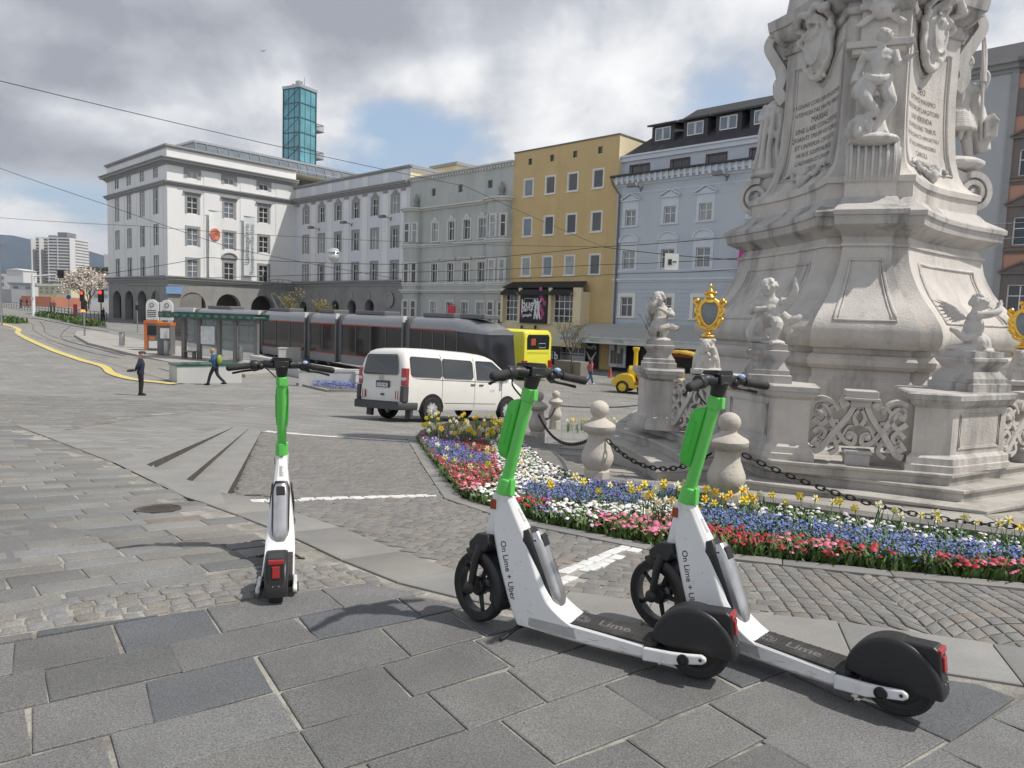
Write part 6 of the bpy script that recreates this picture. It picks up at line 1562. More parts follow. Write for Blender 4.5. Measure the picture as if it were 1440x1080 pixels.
    # battery and its dark surround
    def along(mb,s0,z0,s1,z1,dep0,dep1,hw,rnd,o=0.,n=10):
        d=Vector((s1-s0,z1-z0)).normalized(); nn=Vector((-d.y,d.x)) # rearward normal
        if nn.x<0: nn=-nn
        rings=[]
        for i in range(n+1):
            t=i/n; k=1-max(0,abs(2*t-1)-.80)/.2*.30; c=Vector((s0,z0)).lerp(Vector((s1,z1)),t)
            ring_=[]
            for j in range(16):
                a=2*PI*j/16; ca=abs(math.cos(a))**.55*(1 if math.cos(a)>0 else -1); sa=abs(math.sin(a))**.55*(1 if math.sin(a)>0 else -1)
                p=c+nn*((dep0+dep1)/2+(dep1-dep0)/2*ca*k); ring_.append((p.x,hw*sa*k,p.y))
            rings.append(ring_)
        mb.loft(rings)
    mb=MB(); along(mb,.262,.492,.418,.142,-.055,.008,.052,0); mb.build('battery_surround',sc_k,r,smooth=50)
    mb=MB(); along(mb,.268,.470,.402,.158,-.04,.046,.043,0,n=14); bt=mb.build('battery',silver,r,smooth=50)
    mb=MB(); d=Vector((.402-.268,.158-.470)).normalized(); nn=Vector((-d.y,d.x))
    for sg in (-1,1):
        c0=Vector((.268,.470))+d*.035
        mb.cb((c0.x+nn.x*.006+d.x*.02,sg*.0385,c0.y+nn.y*.006+d.y*.02),.05,.004,.030,rot=Matrix.Rotation(math.atan2(-d.y,d.x),3,'Y'))
        for k in range(3):
            c_=Vector((.268,.470))+d*(.10+.085*k)+nn*.008; mb.ball((c_.x,sg*.0385,c_.y),.006,6,4,sc=(1.4,.5,.6))
    mb.build('battery_handle_slot',sc_k,bt,bevel=.003)
    mb=MB(); c0=Vector((.268,.470))+d*.045+nn*.043; mb.cb((c0.x,0,c0.y),.012,.05,.055,rot=Matrix.Rotation(math.atan2(-d.y,d.x)+PI/2,3,'Y')); mb.build('handle_opening',sc_k,bt,bevel=.004)
    # rear wheel
    def wheel(cx,r_,wd,name,parent,spokes=True):
        mb=MB(); w=mb.build('x',rub) ; bpy.data.objects.remove(w)
        we=MB(); n=36; 
        prof=[(r_-.030,-wd*.42),(r_-.012,-wd*.5),(r_-.003,-wd*.32),(r_,-wd*.12),(r_,wd*.12),(r_-.003,wd*.32),(r_-.012,wd*.5),(r_-.030,wd*.42)]
        we.loft([[(r2*math.sin(2*PI*i/n),y,r2*math.cos(2*PI*i/n)) for r2,y in prof] for i in range(n)]+[[(r2*math.sin(0),y,r2*math.cos(0)) for r2,y in prof]],caps=False)
        W_=we.build(name,rub,parent,smooth=50,loc=(cx,0,r_))
        ri=MB(); 
        pr=[(r_-.048,-wd*.36),(r_-.030,-wd*.40),(r_-.028,wd*.40),(r_-.048,wd*.36)]
        ri.loft([[(r2*math.sin(2*PI*i/n),y,r2*math.cos(2*PI*i/n)) for r2,y in pr] for i in range(n+1)],caps=False)
        ri.lathe([(.001,-wd*.5),(.035,-wd*.5),(.045,-wd*.3),(.045,wd*.3),(.035,wd*.5),(.001,wd*.5)],18,axis='Y')
        if spokes:
            for i in range(5):
                a=2*PI*i/5+.35; ri.tube([(.04*math.sin(a),0,.04*math.cos(a)),((r_-.04)*math.sin(a),0,(r_-.04)*math.cos(a))],[.014,.011],6,sq=.8)
        else: ri.lathe([(.04,-wd*.36),(r_-.035,-wd*.30),(r_-.035,-wd*.2),(.04,-wd*.3)],24,axis='Y'); ri.lathe([(.04,wd*.3),(r_-.035,wd*.2),(r_-.035,wd*.30),(.04,wd*.36)],24,axis='Y')
        ri.build('rim',sc_k,W_,smooth=45); return W_
    wheel(1.03,.132,.066,'rear_wheel',r,False)
    # rear fender: arc shell with side cheeks and a squared tail
    mb=MB(); C=(1.02,.128); Rf=.170
    def arcp(R_,a0,a1,n=20): return [(C[0]+R_*math.cos(a0+(a1-a0)*i/n),C[1]+R_*math.sin(a0+(a1-a0)*i/n)) for i in range(n+1)]
    prof=arcp(Rf,R(178),R(-2),26); 
    rings=[]
    for y,k in ((-.055,.90),(-.052,.97),(-.042,1.0),(0,1.005),(.042,1.0),(.052,.97),(.055,.90)):
        rings.append([(C[0]+(x-C[0])*k,y,C[1]+(z-C[1])*k) for x,z in prof])
    mb.loft([q+[(C[0]+.10,q[0][1],C[1]-.005),(C[0]-.10,q[0][1],C[1]-.005)] for q in rings]); fd=mb.build('rear_fender',sc_k,r,smooth=50)
    mb=MB(); mb.side([(1.00,.294),(1.145,.305),(1.165,.295),(1.185,.16),(1.175,.125),(1.13,.13),(1.10,.20)][::-1],-.040,.040); mb.build('fender_tail',sc_k,fd,bevel=.008)
    mb=MB(); mb.side([(1.150,.300),(1.169,.300),(1.171,.280),(1.152,.280)][::-1],-.036,.036); mb.side([(1.160,.272),(1.177,.272),(1.184,.215),(1.168,.215)][::-1],-.018,.018); mb.build('tail_light',red_l,r,bevel=.003)
    mb=MB()
    for y in (-.014,.014): mb.ball((1.186,y,.175),.003,6,4)
    mb.build('fender_screws',silver,fd)
    # steered front end
    st=empty('front_end',(0,0,0)); st.parent=r; 
    # rotate about the steering axis
    A0_=Vector((ax_s(.165),0,.165)); axd=Vector((.24,0,1)).normalized()
    Mst=Matrix.Translation(A0_)@Matrix.Rotation(steer,4,axd)@Matrix.Translation(-A0_)
    bpy.data.objects.remove(st)
    first=len(bpy.data.objects)
    parts=[]
    w=wheel(-.006,.165,.060,'front_wheel',r,True); parts.append(w)
    mb=MB(); C2=(-.006,.165)
    def fend(R_,a0,a1,n=22): return [(C2[0]+R_*math.cos(a0+(a1-a0)*i/n),C2[1]+R_*math.sin(a0+(a1-a0)*i/n)) for i in range(n+1)]
    rings=[]
    o_=fend(.182,R(112),R(-22)); i_=fend(.172,R(112),R(-22)); s_i=fend(.118,R(100),R(-12))
    for y,src in ((-.046,s_i),(-.048,i_),(-.040,o_),(.040,o_),(.048,i_),(.046,s_i)): rings.append([(x,y,z) for x,z in src])
    mb.loft(rings,closed=False,caps=False); o=mb.build('front_fender',sc_k,r,smooth=50); m=o.modifiers.new('s','SOLIDIFY'); m.thickness=.004; parts.append(o)
    mb=MB()
    for sg in (-1,1):
        mb.tube([(.030,sg*.045,.375),(.012,sg*.058,.30),(-.006,sg*.060,.165)],[.024,.020,.017],8); mb.lathe([(.03,0),(.03,sg*.012),(.016,sg*.02),(.0,sg*.02)],12,(-.006,sg*.062,.165),axis='Y')
    mb.side([(-.035,.335),(-.04,.375),(.01,.425),(.085,.432),(.095,.39),(.07,.35),(.02,.345)][::-1],-.062,.062)
    o=mb.build('fork',sc_k,r,bevel=.006,smooth=45); parts.append(o)
    mb=MB(); mb.tube([(ax_s(z),0,z) for z in (.64,1.125)],.0275,22); o=mb.build('stem',sc_g,r,smooth=50); parts.append(o)
    mb=MB(); mb.tube([(ax_s(z),0,z) for z in (.615,.618,.695,.70)],[.030,.038,.038,.033],22); mb.cb((ax_s(.66)+.035,0,.66),.03,.03,.075); mb.build('lower_collar',sc_g,o,smooth=45,bevel=.003)
    mb=MB(); mb.tube([(ax_s(z),0,z) for z in (1.062,1.065,1.118,1.121)],[.028,.034,.034,.03],22); mb.cb((ax_s(1.09)+.034,0,1.09),.025,.026,.05); mb.build('upper_clamp',sc_g,o,smooth=45,bevel=.003)
    # cable box ahead of the stem
    mb=MB(); rings=[]
    for z,a,h in ((.785,-.030,.018),(.80,-.066,.030),(.83,-.086,.036),(.95,-.090,.037),(1.03,-.088,.037),(1.054,-.080,.033),(1.066,-.048,.022)):
        x=ax_s(z); c=.010; f=a; b=-.016
        rings.append([(x+f,-h+c,z),(x+f+c,-h,z),(x+b,-h,z),(x+b,h,z),(x+f+c,h,z),(x+f,h-c,z)])
    mb.loft(rings); bx=mb.build('cable_box',sc_gp,r,smooth=45,bevel=.006,seg=3); parts.append(bx)
    mb=MB(); mb.tube([(ax_s(.86)-.050,-.037,.86),(ax_s(1.0)-.050,-.038,1.0)],.012,8,sq=.4); 
    for z in (.855,1.01): mb.ball((ax_s(z)-.068,-.037,z),.0035,6,4)
    mb.build('box_ridge',sc_gp,bx,smooth=60)
    # handlebar
    zc=1.178; xc=ax_s(zc)
    mb=MB(); mb.tube([(xc-.015,0,1.12),(xc-.008,0,1.15),(xc,0,1.19)],[.030,.034,.040],14); mb.cb((xc-.01,0,1.192),.085,.085,.045)
    P=[(xc,-.04,1.19),(xc-.012,-.10,1.192),(xc-.002,-.15,1.188),(xc+.022,-.20,1.178),(xc+.045,-.28,1.168)]
    for sg in (-1,1): mb.tube(catmull([(x,-sg*y,z) for x,y,z in P],4),[.024]*5+[.019]*5+[.014]*7,10)
    hb=mb.build('handlebar',sc_k,r,smooth=45,bevel=.005); parts.append(hb)
    mb=MB(); mb.cb((xc-.015,0,1.220),.075,.12,.012); mb.tube([(xc-.05,-.05,1.226),(xc-.05,.05,1.226),(xc+.02,.05,1.230),(xc+.02,-.05,1.230)],.005,6,closed=True); mb.build('phone_holder',sc_k,hb,bevel=.003)
    for sg in (-1,1):
        mb=MB(); mb.tube([(xc+.012,sg*.175,1.182),(xc+.048,sg*.288,1.168)],.0185,14); mb.ball((xc+.049,sg*.290,1.1675),.019,10,6); mb.build('grip',rub,hb,smooth=50)
        mb=MB(); mb.tube(catmull([(xc-.012,sg*.115,1.172),(xc-.03,sg*.16,1.155),(xc-.015,sg*.22,1.146),(xc+.015,sg*.275,1.135)],4),[.012]*5+[.007]*8,7,sq=1.3); mb.ball((xc-.005,sg*.12,1.178),.022,8,6); mb.build('brake_lever',sc_k,hb,smooth=60)
    mb=MB(); mb.lathe([(.0,-.02),(.028,-.02),(.03,-.01),(.03,.01),(.026,.018),(.0,.02)],16,(xc+.005,-.155,1.185),axis='Y'); mb.build('bell_ring',sc_k,hb,smooth=45)
    mb=MB(); mb.ball((xc+.018,.135,1.208),.016,10,6,sc=(1.1,1,.7)); mb.build('indicator_window',blu,hb,smooth=180)
    mb=MB(); mb.tube(catmull([(xc-.02,-.1,1.175),(xc-.07,-.06,1.13),(xc-.06,-.01,1.08),(xc-.03,0,1.06)],4),.004,6); mb.build('brake_cable',sc_k,hb,smooth=60)
    for p in parts: p.matrix_basis=Mst@p.matrix_basis
    # kickstand
    if stand:
        mb=MB(); mb.tube([(.255,-.03,.062),(.225,-.09,.03),(.20,-.14,.006)],[.011,.009,.008],8); mb.tube([(.255,.03,.062),(.27,.08,.035),(.285,.13,.006)],[.011,.009,.008],8); mb.tube([(.225,-.085,.034),(.27,.075,.037)],.007,6); mb.box(.22,.30,-.04,.04,.045,.07)
        mb.ball((.198,-.143,.008),.012,8,5); mb.ball((.287,.133,.008),.012,8,5); mb.build('kickstand',sc_k,r,smooth=50)
    # scuffs and bolts on the frame and stem
    mb=MB(); rs=random.Random(9)
    for i in range(14):
        z=rs.uniform(.12,.5); x=sff(z)+(srf(z)-sff(z))*rs.uniform(.1,.8); L_=rs.uniform(.004,.02)
        mb.cb((x,-hwf(z)-.0005,z),L_,.0008,rs.uniform(.001,.003),rot=Matrix.Rotation(rs.uniform(-1,1),3,'Y'))
    for i in range(16): x=rs.uniform(.45,.83); mb.cb((x,-.0845,rs.uniform(.062,.112)),rs.uniform(.004,.03),.0008,rs.uniform(.001,.003),rot=Matrix.Rotation(rs.uniform(-.2,.2),3,'Y'))
    mb.build('paint_scuffs',ink2,r)
    mb=MB(); 
    for i in range(16):
        z=.565-.0036*i; mb.box(srf(z)-.002,srf(z)+.0012,-.012,.0+random.choice((.004,.012)),z,z+.0018)
    mb.build('barcode_sticker',ink2,r)
    # lettering down the frame, mapped on its left and right flanks
    for sg in (-1,1):
        cu=bpy.data.curves.new('t','FONT'); cu.body='On Lime + Uber'; cu.size=.040; cu.align_x='CENTER'; cu.align_y='CENTER'; cu.resolution_u=3; cu.offset=.0004
        to=bpy.data.objects.new('tmp',cu); COL.objects.link(to); dg=bpy.context.evaluated_depsgraph_get(); me=bpy.data.meshes.new_from_object(to.evaluated_get(dg)); bpy.data.objects.remove(to)
        c=Vector((.178,.295)); d=Vector((.31,-.95)).normalized(); upv=Vector((-d.y,d.x)) # reads downward, tops toward the rear
        xs_=[v.co.x for v in me.vertices]; k=.262/(max(xs_)-min(xs_))
        for v in me.vertices:
            x,y=v.co.x*k,v.co.y*k
            if sg>0: x,y=x,y
            p=c+d*x+upv*(y if sg<0 else -y); v.co=Vector((p.x,sg*(hwf(p.y)+.0009),p.y))
        me.materials.append(ink); o=bpy.data.objects.new('frame_lettering',me); COL.objects.link(o); o.parent=r
    return r
def place(o,fx,fy,az,z=None,lean=0.):
    a=R(az); X=Vector((math.sin(a),math.cos(a),0)); Y=Vector((-X.y,X.x,0))
    z=gz(fx,fy) if z is None else z
    o.rotation_euler=(lean,0,math.atan2(X.y,X.x)); o.location=(fx,fy,z+.0145)
f2=G(675,875); r2_=G(985,958); d2=(r2_-f2).normalized()
s=make_scooter(R(-17),'middle scooter, green stem, its rear wheel overlapping the front wheel of its neighbour'); place(s,f2.x,f2.y,math.degrees(math.atan2(d2.x,d2.y)))
r3=G(1265,1010); a3_=R(133); s=make_scooter(R(-6),'scooter on the right, its rear wheel nearest the camera'); place(s,r3.x-1.045*math.sin(a3_),r3.y-1.045*math.cos(a3_),133)
r1_=G(389,838); a1_=R(164); s=make_scooter(R(-2),'scooter standing alone on the left, seen from behind'); place(s,r1_.x-1.03*math.sin(a1_),r1_.y-1.03*math.cos(a1_),164)
# ================================================================ van
van_w=mat('van_white_paint',(.74,.725,.68),.3,var=.02,coat=.4,obj=True,grime=.2,gs=2.5,gcol=(.5,.48,.44),gt=(.5,.8))
bump_k=mat('grey_bumper_plastic',(.055,.056,.06),.6,var=.1,obj=True)
car_gl=mat('tinted_glass',(.02,.025,.028),.05,var=.3,vs=1.5,spec=.9,obj=True)
chrome=mat('wheel_trim_silver',(.55,.55,.56),.3,.6,obj=True,var=.05)
p=G(605,594); vr=empty('parked_van',(0,0,0),0,'white minibus parked behind the flower bed with its rear and right side in view','van')
# local frame: X forward, Y left, Z up, origin at ground under the rear axle centre line
def Yw(z): return float(np.interp(z,[.3,.45,.8,1.1,1.2,1.5,1.75,1.88,1.97],[.90,.935,.952,.95,.942,.885,.835,.79,.66]))
sta=[(-.98,.50,1.15,.92),(-1.0,.42,1.30,.95),(-.97,.34,1.62,.975),(-.92,.33,1.80,.99),(-.84,.33,1.90,1),(-.6,.33,1.945,1),(.2,.33,1.97,1),(1.6,.33,1.965,1),(2.2,.33,1.93,1),(2.5,.33,1.84,1),(2.85,.33,1.60,1),(3.2,.33,1.33,1),(3.38,.33,1.20,1),(3.6,.33,1.10,.985),(3.8,.34,.97,.95),(3.88,.42,.80,.90),(3.90,.5,.7,.86)]
tt=[0,.06,.15,.28,.42,.56,.70,.82,.91,.965,1.]
mb=MB(); rings=[]
for x,zb_,zr,k in sta:
    half=[]
    for t in tt:
        z=zb_+(zr-zb_)*t; y=Yw(z)*k*(1-.20*max(0,(t-.80)/.20)**2.2) if t<1 else Yw(zr)*k*.60
        half.append((x,y,z))
    rings.append(half+[(x,-y,z) for x,y,z in half[::-1]])
mb.loft(rings); mb.build('body',van_w,vr,smooth=40)
def Yb(x,z,e=.006):
    zb_=np.interp(x,[s_[0] for s_ in sta],[s_[1] for s_ in sta]); zr=np.interp(x,[s_[0] for s_ in sta],[s_[2] for s_ in sta]); k=np.interp(x,[s_[0] for s_ in sta],[s_[3] for s_ in sta]); t=(z-zb_)/(zr-zb_)
    return Yw(z)*k*(1-.20*max(0,(t-.80)/.20)**2.2)+e
def sidepanel(mb,poly,sg,e=.022,th=.03):
    # panel from an x,z outline laid on the body side
    n=len(poly); c=(sum(q[0] for q in poly)/n,sum(q[1] for q in poly)/n)
    vs=[(x,sg*Yb(x,z,e),z) for x,z in poly]+[(x,sg*(Yb(x,z,e)-th),z) for x,z in poly]
    mb.add(vs,[tuple(range(n)) if sg<0 else tuple(range(n))[::-1]]+[(i,(i+1)%n,n+(i+1)%n,n+i) for i in range(n)])
def rrect(x0,x1,z0,z1,r=.06):
    return [(x0+r,z0),(x1-r,z0),(x1,z0+r),(x1,z1-r),(x1-r,z1),(x0+r,z1),(x0,z1-r),(x0,z0+r)]
for sg in (-1,1):
    for pl in (rrect(-.78,.32,1.20,1.72),rrect(.36,1.52,1.20,1.72)):
        mb=MB(); sidepanel(mb,pl,sg); mb.build('side_window',car_gl,vr)
    mb=MB(); sidepanel(mb,[(1.66,1.20),(2.98,1.19),(3.0,1.24),(2.72,1.50),(2.40,1.72),(2.3,1.74),(1.70,1.73),(1.66,1.69)],sg); mb.build('front_window',car_gl,vr)
    mb=MB(); 
    for xx in (.34,1.59): mb.tube([(xx,sg*Yb(xx,z,.002),z) for z in (.42,.7,1.0,1.2,1.5,1.72,1.82)],.006,4)
    mb.tube([(x,sg*Yb(x,1.14,.002),1.14) for x in (-.95,-.3,.5,1.5,2.6,3.3)],.006,4); mb.tube([(x,sg*Yb(x,.52,.002),.52) for x in (.45,1.5,2.5)],.006,4)
    mb.tube([(2.72,sg*Yb(2.72,z,.002),z) for z in (.5,.8,1.15)],.006,4)
    mb.build('door_seam',bump_k,vr)
    mb=MB(); 
    for xx in (1.42,1.76): mb.tube([(xx,sg*(Yb(xx,1.05)+.01),1.05),(xx+.16,sg*(Yb(xx,1.05)+.01),1.05)],.018,6)
    mb.build('door_handle',bump_k,vr)
    mb=MB(); mb.cb((2.72,sg*1.06,1.30),.12,.2,.22); mb.build('wing_mirror',van_w,vr,bevel=.03)
    # tail light
    mb=MB(); mb.box(-1.0,-.86,sg*.80,sg*.968,.95,1.40); tl=mb.build('tail_light',red_l,vr,bevel=.015)
    mb=MB(); mb.box(-1.01,-.87,sg*.80,sg*.968,1.08,1.16); mb.build('reverse_lens',chrome,tl,bevel=.01)
    mb=MB(); mb.box(-1.01,-.88,sg*.72,sg*.90,.60,.82) if False else None
    hz=MB()
    for i in range(4):
        hz.mi=i%2; y0=sg*(.62+.045*i); hz.box(-1.016,-1.004,y0,y0+sg*.045,.60,.80)
    hz.build('warning_marker',[red_l,van_w],vr)
    mb=MB(); mb.box(-.72,-.64,sg*.70,sg*.92,.10,.34); mb.build('mud_flap',bump_k,vr)
mb=MB()
mb.loft([[(x,y*k,z) for (y,z) in ((-.93,.32),(-.955,.36),(-.96,.48),(-.93,.53),(.93,.53),(.96,.48),(.955,.36),(.93,.32))] for x,k in ((-1.12,.90),(-1.14,.96),(-1.05,1.0),(-.52,1.0))]); mb.build('rear_bumper',bump_k,vr,smooth=35)
mb=MB(); mb.box(3.7,3.98,-.88,.88,.30,.62); mb.build('front_bumper',bump_k,vr,bevel=.05)
for sg in (-1,1): mb=MB(); mb.box(-1.04,-.86,sg*.84,sg*.972,.53,.94); mb.build('corner_trim',bump_k,vr,bevel=.01)
mb=MB(); n=8; q=[(-.66,1.22),(.66,1.22),(.72,1.27),(.64,1.72),(.58,1.76),(-.58,1.76),(-.64,1.72),(-.72,1.27)]
xr=lambda z: float(np.interp(z,[1.15,1.30,1.62,1.80],[-.99,-1.008,-.985,-.93]))
mb.add([(xr(z)-.03,y,z) for y,z in q],[tuple(range(8))[::-1]]); mb.build('rear_window',car_gl,vr)
mb=MB(); mb.box(-1.012,-.99,-.36,.20,.88,1.06); mb.build('plate_recess',bump_k,vr,bevel=.01)
mb=MB(); mb.box(-1.02,-1.008,-.30,.14,.90,1.0); pl=mb.build('number_plate',mat('plate_white',(.6,.62,.64),.5,var=0),vr)
text('LI 731 VK',.085,ink,'plate_lettering',pl,Matrix.Translation((-1.023,-.08,.95))@Matrix.Rotation(R(-90),4,'Z')@Matrix.Rotation(R(90),4,'X'),ext=.001)
mb=MB(); mb.tube([(-1.015,.075*math.cos(2*PI*i/20),1.14+.075*math.sin(2*PI*i/20)) for i in range(20)],.008,5,closed=True)
mb.tube([(-1.015,-.035,1.205),(-1.015,0,1.15),(-1.015,.035,1.205)],.007,4); mb.tube([(-1.015,-.062,1.165),(-1.015,-.03,1.08),(-1.015,0,1.14),(-1.015,.03,1.08),(-1.015,.062,1.165)],.007,4); mb.build('round_emblem',chrome,vr)
mb=MB(); mb.cb((-1.01,-.08,.70),.02,.12,.05); mb.build('boot_handle',bump_k,vr)
mb=MB(); mb.add([(2.52,-.72,1.85),(3.36,-.80,1.24),(3.36,.80,1.24),(2.52,.72,1.85)],[(0,1,2,3)]); o=mb.build('windscreen',car_gl,vr)
def carwheel(parent,x,y,rr,sg,rimm=chrome,w=.2,nh=9):
    mb=MB(); s_=sg; pr=[(rr-.12,-w/2),(rr-.02,-w/2),(rr,-w/2+.03),(rr,w/2-.03),(rr-.02,w/2),(rr-.12,w/2)]; n=28
    mb.loft([[(r2*math.sin(2*PI*i/n),yy,r2*math.cos(2*PI*i/n)) for r2,yy in pr] for i in range(n+1)],caps=False); W_=mb.build('wheel',rub,parent,smooth=40,loc=(x,y,rr))
    mb=MB(); o=s_*(w/2-.03); mb.lathe([(.0,o+s_*.02),(.05,o+s_*.02),(.08,o),(rr-.13,o+s_*.01),(rr-.115,o-s_*.02)],28,axis='Y'); H=mb.build('hubcap',rimm,W_,smooth=40)
    mb=MB()
    for i in range(nh): a=2*PI*i/nh; mb.lathe([(.022,0),(.022,s_*.004),(.0,s_*.004)],8,((rr-.155)*math.sin(a),o+s_*.008,(rr-.155)*math.cos(a)),axis='Y')
    mb.build('vent_hole',sc_k,H); return W_
for x in (0,3.0):
    for sg in (-1,1):
        carwheel(vr,x,sg*.84,.335,sg)
        mb=MB(); n=14; o_=[(x+.43*math.cos(PI*i/n),.335+.43*math.sin(PI*i/n)) for i in range(n+1)]+[(x-.43,.28),(x+.43,.28)]
        sidepanel(mb,o_[::-1] if False else o_,sg,.004,.02); mb.build('wheel_arch',sc_k,vr)
        # put the wheel outside the dark arch
for w in kids(vr):
    if w.name.startswith('wheel') and not w.name.startswith('wheel_arch'): w.location.y=math.copysign(.875,w.location.y)
text('→ CP',.09,ink2,'door_lettering',vr,Matrix.Translation((2.3,-.962,.9))@Matrix.Rotation(R(90),4,'X'),ext=.001)
va=R(41.5); fw=Vector((math.sin(va),math.cos(va),0)); lf=Vector((-fw.y,fw.x,0))
org=Vector((p.x,p.y,0))+lf*.9
def slope(c,f,l,a,b):
    z0=gz(c.x,c.y); zf=gz(c.x+f.x*a,c.y+f.y*a); zl=gz(c.x+l.x*b,c.y+l.y*b)
    X=Vector((f.x*a,f.y*a,zf-z0)).normalized(); Y=Vector((l.x*b,l.y*b,zl-z0)); Z=X.cross(Y).normalized(); Y=Z.cross(X); return Matrix(((X.x,Y.x,Z.x,c.x),(X.y,Y.y,Z.y,c.y),(X.z,Y.z,Z.z,z0),(0,0,0,1)))
vr.matrix_world=slope(org,fw,lf,3.0,.9)
# ================================================================ bus
busy=mat('bus_yellow',(.72,.68,.06),.35,var=.04,coat=.3,obj=True)
c=at(773,527,49.5); b=empty('yellow_bus',(0,0,0),0,'bright yellow city bus seen from behind beside the tram','bus')
zb=gz(c.x,c.y)
mb=MB(); rings=[]
for x,k,zr in ((0,.95,2.9),(.06,.985,2.98),(.2,1,3.05),(11.5,1,3.05),(11.9,.97,2.95)):
    rings.append([(x,y*k,z) for y,z in ((1.25,.35),(1.25,.8),(1.25,2.6),(1.18,zr-.12),(1.0,zr),(-1.0,zr),(-1.18,zr-.12),(-1.25,2.6),(-1.25,.8),(-1.25,.35))])
mb.loft(rings); mb.build('body',busy,b,smooth=40)
mb=MB(); mb.add([(-.015,y,z) for y,z in ((-.98,1.9),(.98,1.9),(1.0,2.6),(.9,2.78),(-.9,2.78),(-1.0,2.6))],[tuple(range(6))[::-1]]); mb.build('rear_window',car_gl,b)
mb=MB(); mb.box(-.03,-.02,.25,.65,2.15,2.55); mb.build('route_display',mat('dim_amber_display',(.35,.09,.03),.4),b)
mb=MB(); mb.tube([(-.03,y,z) for y,z in ((-.62,2.0),(-.05,2.0),(-.05,2.25),(-.62,2.25))],.025,4,closed=True); mb.build('window_sticker',chrome,b)
for sg in (-1,1):
    mb=MB(); mb.box(-.05,.15,sg*.93,sg*1.262,.78,1.25); mb.build('tail_light',red_l,b,bevel=.03)
    mb=MB(); 
    mb.box(.9,11.5,sg*1.25,sg*1.262,1.45,2.75); mb.build('side_window',car_gl,b)
    for x in (2.6,9.): carwheel(b,x,sg*1.16,.48,sg,w=.25)
mb=MB(); mb.box(-.03,0,-.26,.26,.62,.74); mb.build('number_plate',chrome,b)
mb=MB(); 
for z in (1.75,1.66): mb.box(-.02,0,-.95,.95,z,z+.025)
mb.box(-.04,.2,-1.1,1.1,.36,.55); mb.build('rear_trim',busy,b)
a=R(-45.5); f=Vector((math.sin(a),math.cos(a),0)); l=Vector((-f.y,f.x,0)); cc=Vector((c.x,c.y,0))+l*1.25
b.location=(cc.x,cc.y,gz(c.x,c.y)+.02); b.rotation_euler=(0,0,math.atan2(f.y,f.x)); b.scale=(1.08,1.08,1.1)
# ================================================================ tram
tr_g=mat('tram_silver',(.26,.27,.285),.35,.35,var=.06,obj=True); tr_k=mat('tram_dark_window',(.016,.016,.019),.07,var=.5,vs=.6,spec=.7,obj=True); tr_r=mat('tram_red_line',(.42,.05,.03),.5,obj=True); tr_d=mat('tram_grey_frame',(.12,.125,.13),.5,obj=True)
P1_=at(515,442.5,46.); FT=FA((P1_.x,P1_.y),AZ,0); sF=FT.s(683,470); s0=FT.s(243,450)
A=FT.xy(s0); zr_=-2.28; T=empty('tram',(A.x,A.y,zr_+.12),math.atan2(FT.d.y,FT.d.x),'long dark articulated tram with a silver roof and thin red lines','tram')
js=[FT.s(u,450)-s0 for u in (274,366,432,476,571)]; Lt=sF-s0
secs=list(zip([0]+[j+.35 for j in js],[j-.35 for j in js]+[Lt]))
def trsec(y_,x): return 0
for i,(a_,b_) in enumerate(secs):
    last=i==len(secs)-1; xs2=[a_,b_] if not last else [a_,b_-2.6,b_-1.8,b_-1.,b_-.4,b_-.05]
    def prof(x,part):
        d=max(0,x-(Lt-2.6))/2.6 if last else 0
        zr2=3.42-.75*d**2; k=1-.28*d**2.2; w=1.2*k
        if part=='roof': return [(x,0,2.78-.1*d),(x,.02*0+ .0,2.78-.1*d+.0),(x,.10,3.15-.35*d),(x,.45,zr2-.04),(x,.8,zr2),(x,1.6,zr2),(x,1.95,zr2-.04),(x,2.3,3.15-.35*d),(x,2.4,2.78-.1*d)]
    mb=MB(); rings=[]
    for x in xs2:
        d=max(0,x-(Lt-2.6))/2.6 if last else 0; q=1-.22*d**2.2; zr2=3.42-.55*d**2
        rings.append([(x,1.2+(y-1.2)*q,z) for y,z in ((-.0,2.72-.12*d),(.03,3.0-.3*d),(.16,3.22-.45*d),(.5,zr2-.03),(.9,zr2),(1.5,zr2),(1.9,zr2-.03),(2.24,3.22-.45*d),(2.37,3.0-.3*d),(2.4,2.72-.12*d))])
    mb.loft(rings); mb.build('roof_shell',tr_g,T,smooth=40)
    mb=MB(); rings=[]
    for x in xs2:
        d=max(0,x-(Lt-2.6))/2.6 if last else 0; q=1-.24*d**2.2
        rings.append([(x+(.25*d if z<2 else 0),1.2+(y-1.2)*q,z) for y,z in ((.03,.80),(.03,2.70-.12*d),(2.37,2.70-.12*d),(2.37,.80))])
    mb.loft([q[::-1] for q in rings]); mb.build('window_band',tr_k,T)
    mb=MB(); rings=[]
    for x in xs2:
        d=max(0,x-(Lt-2.6))/2.6 if last else 0; q=1-.24*d**2.2
        rings.append([(x+.25*d,1.2+(y-1.2)*q,z) for y,z in ((.0,.22),(.0,.78),(2.4,.78),(2.4,.22))])
    mb.loft([q[::-1] for q in rings]); mb.build('skirt',tr_g,T)
    mb=MB(); e=b_ if not last else b_-2.4; mb.box(a_,e,-.02,.03,2.70,2.76); mb.box(a_,e,-.025,.03,.76,.82); mb.build('red_line',tr_r,T)
    if b_-a_>2.5:
        n=max(1,int((b_-a_)/1.6))
        for k in range(n+1):
            x=a_+.05+(min(b_,Lt-2.2)-a_-.1)*k/n; mb=MB(); mb.box(x-.03,x+.03,.0,.035,.84,2.68); mb.build('window_pillar',tr_d,T)
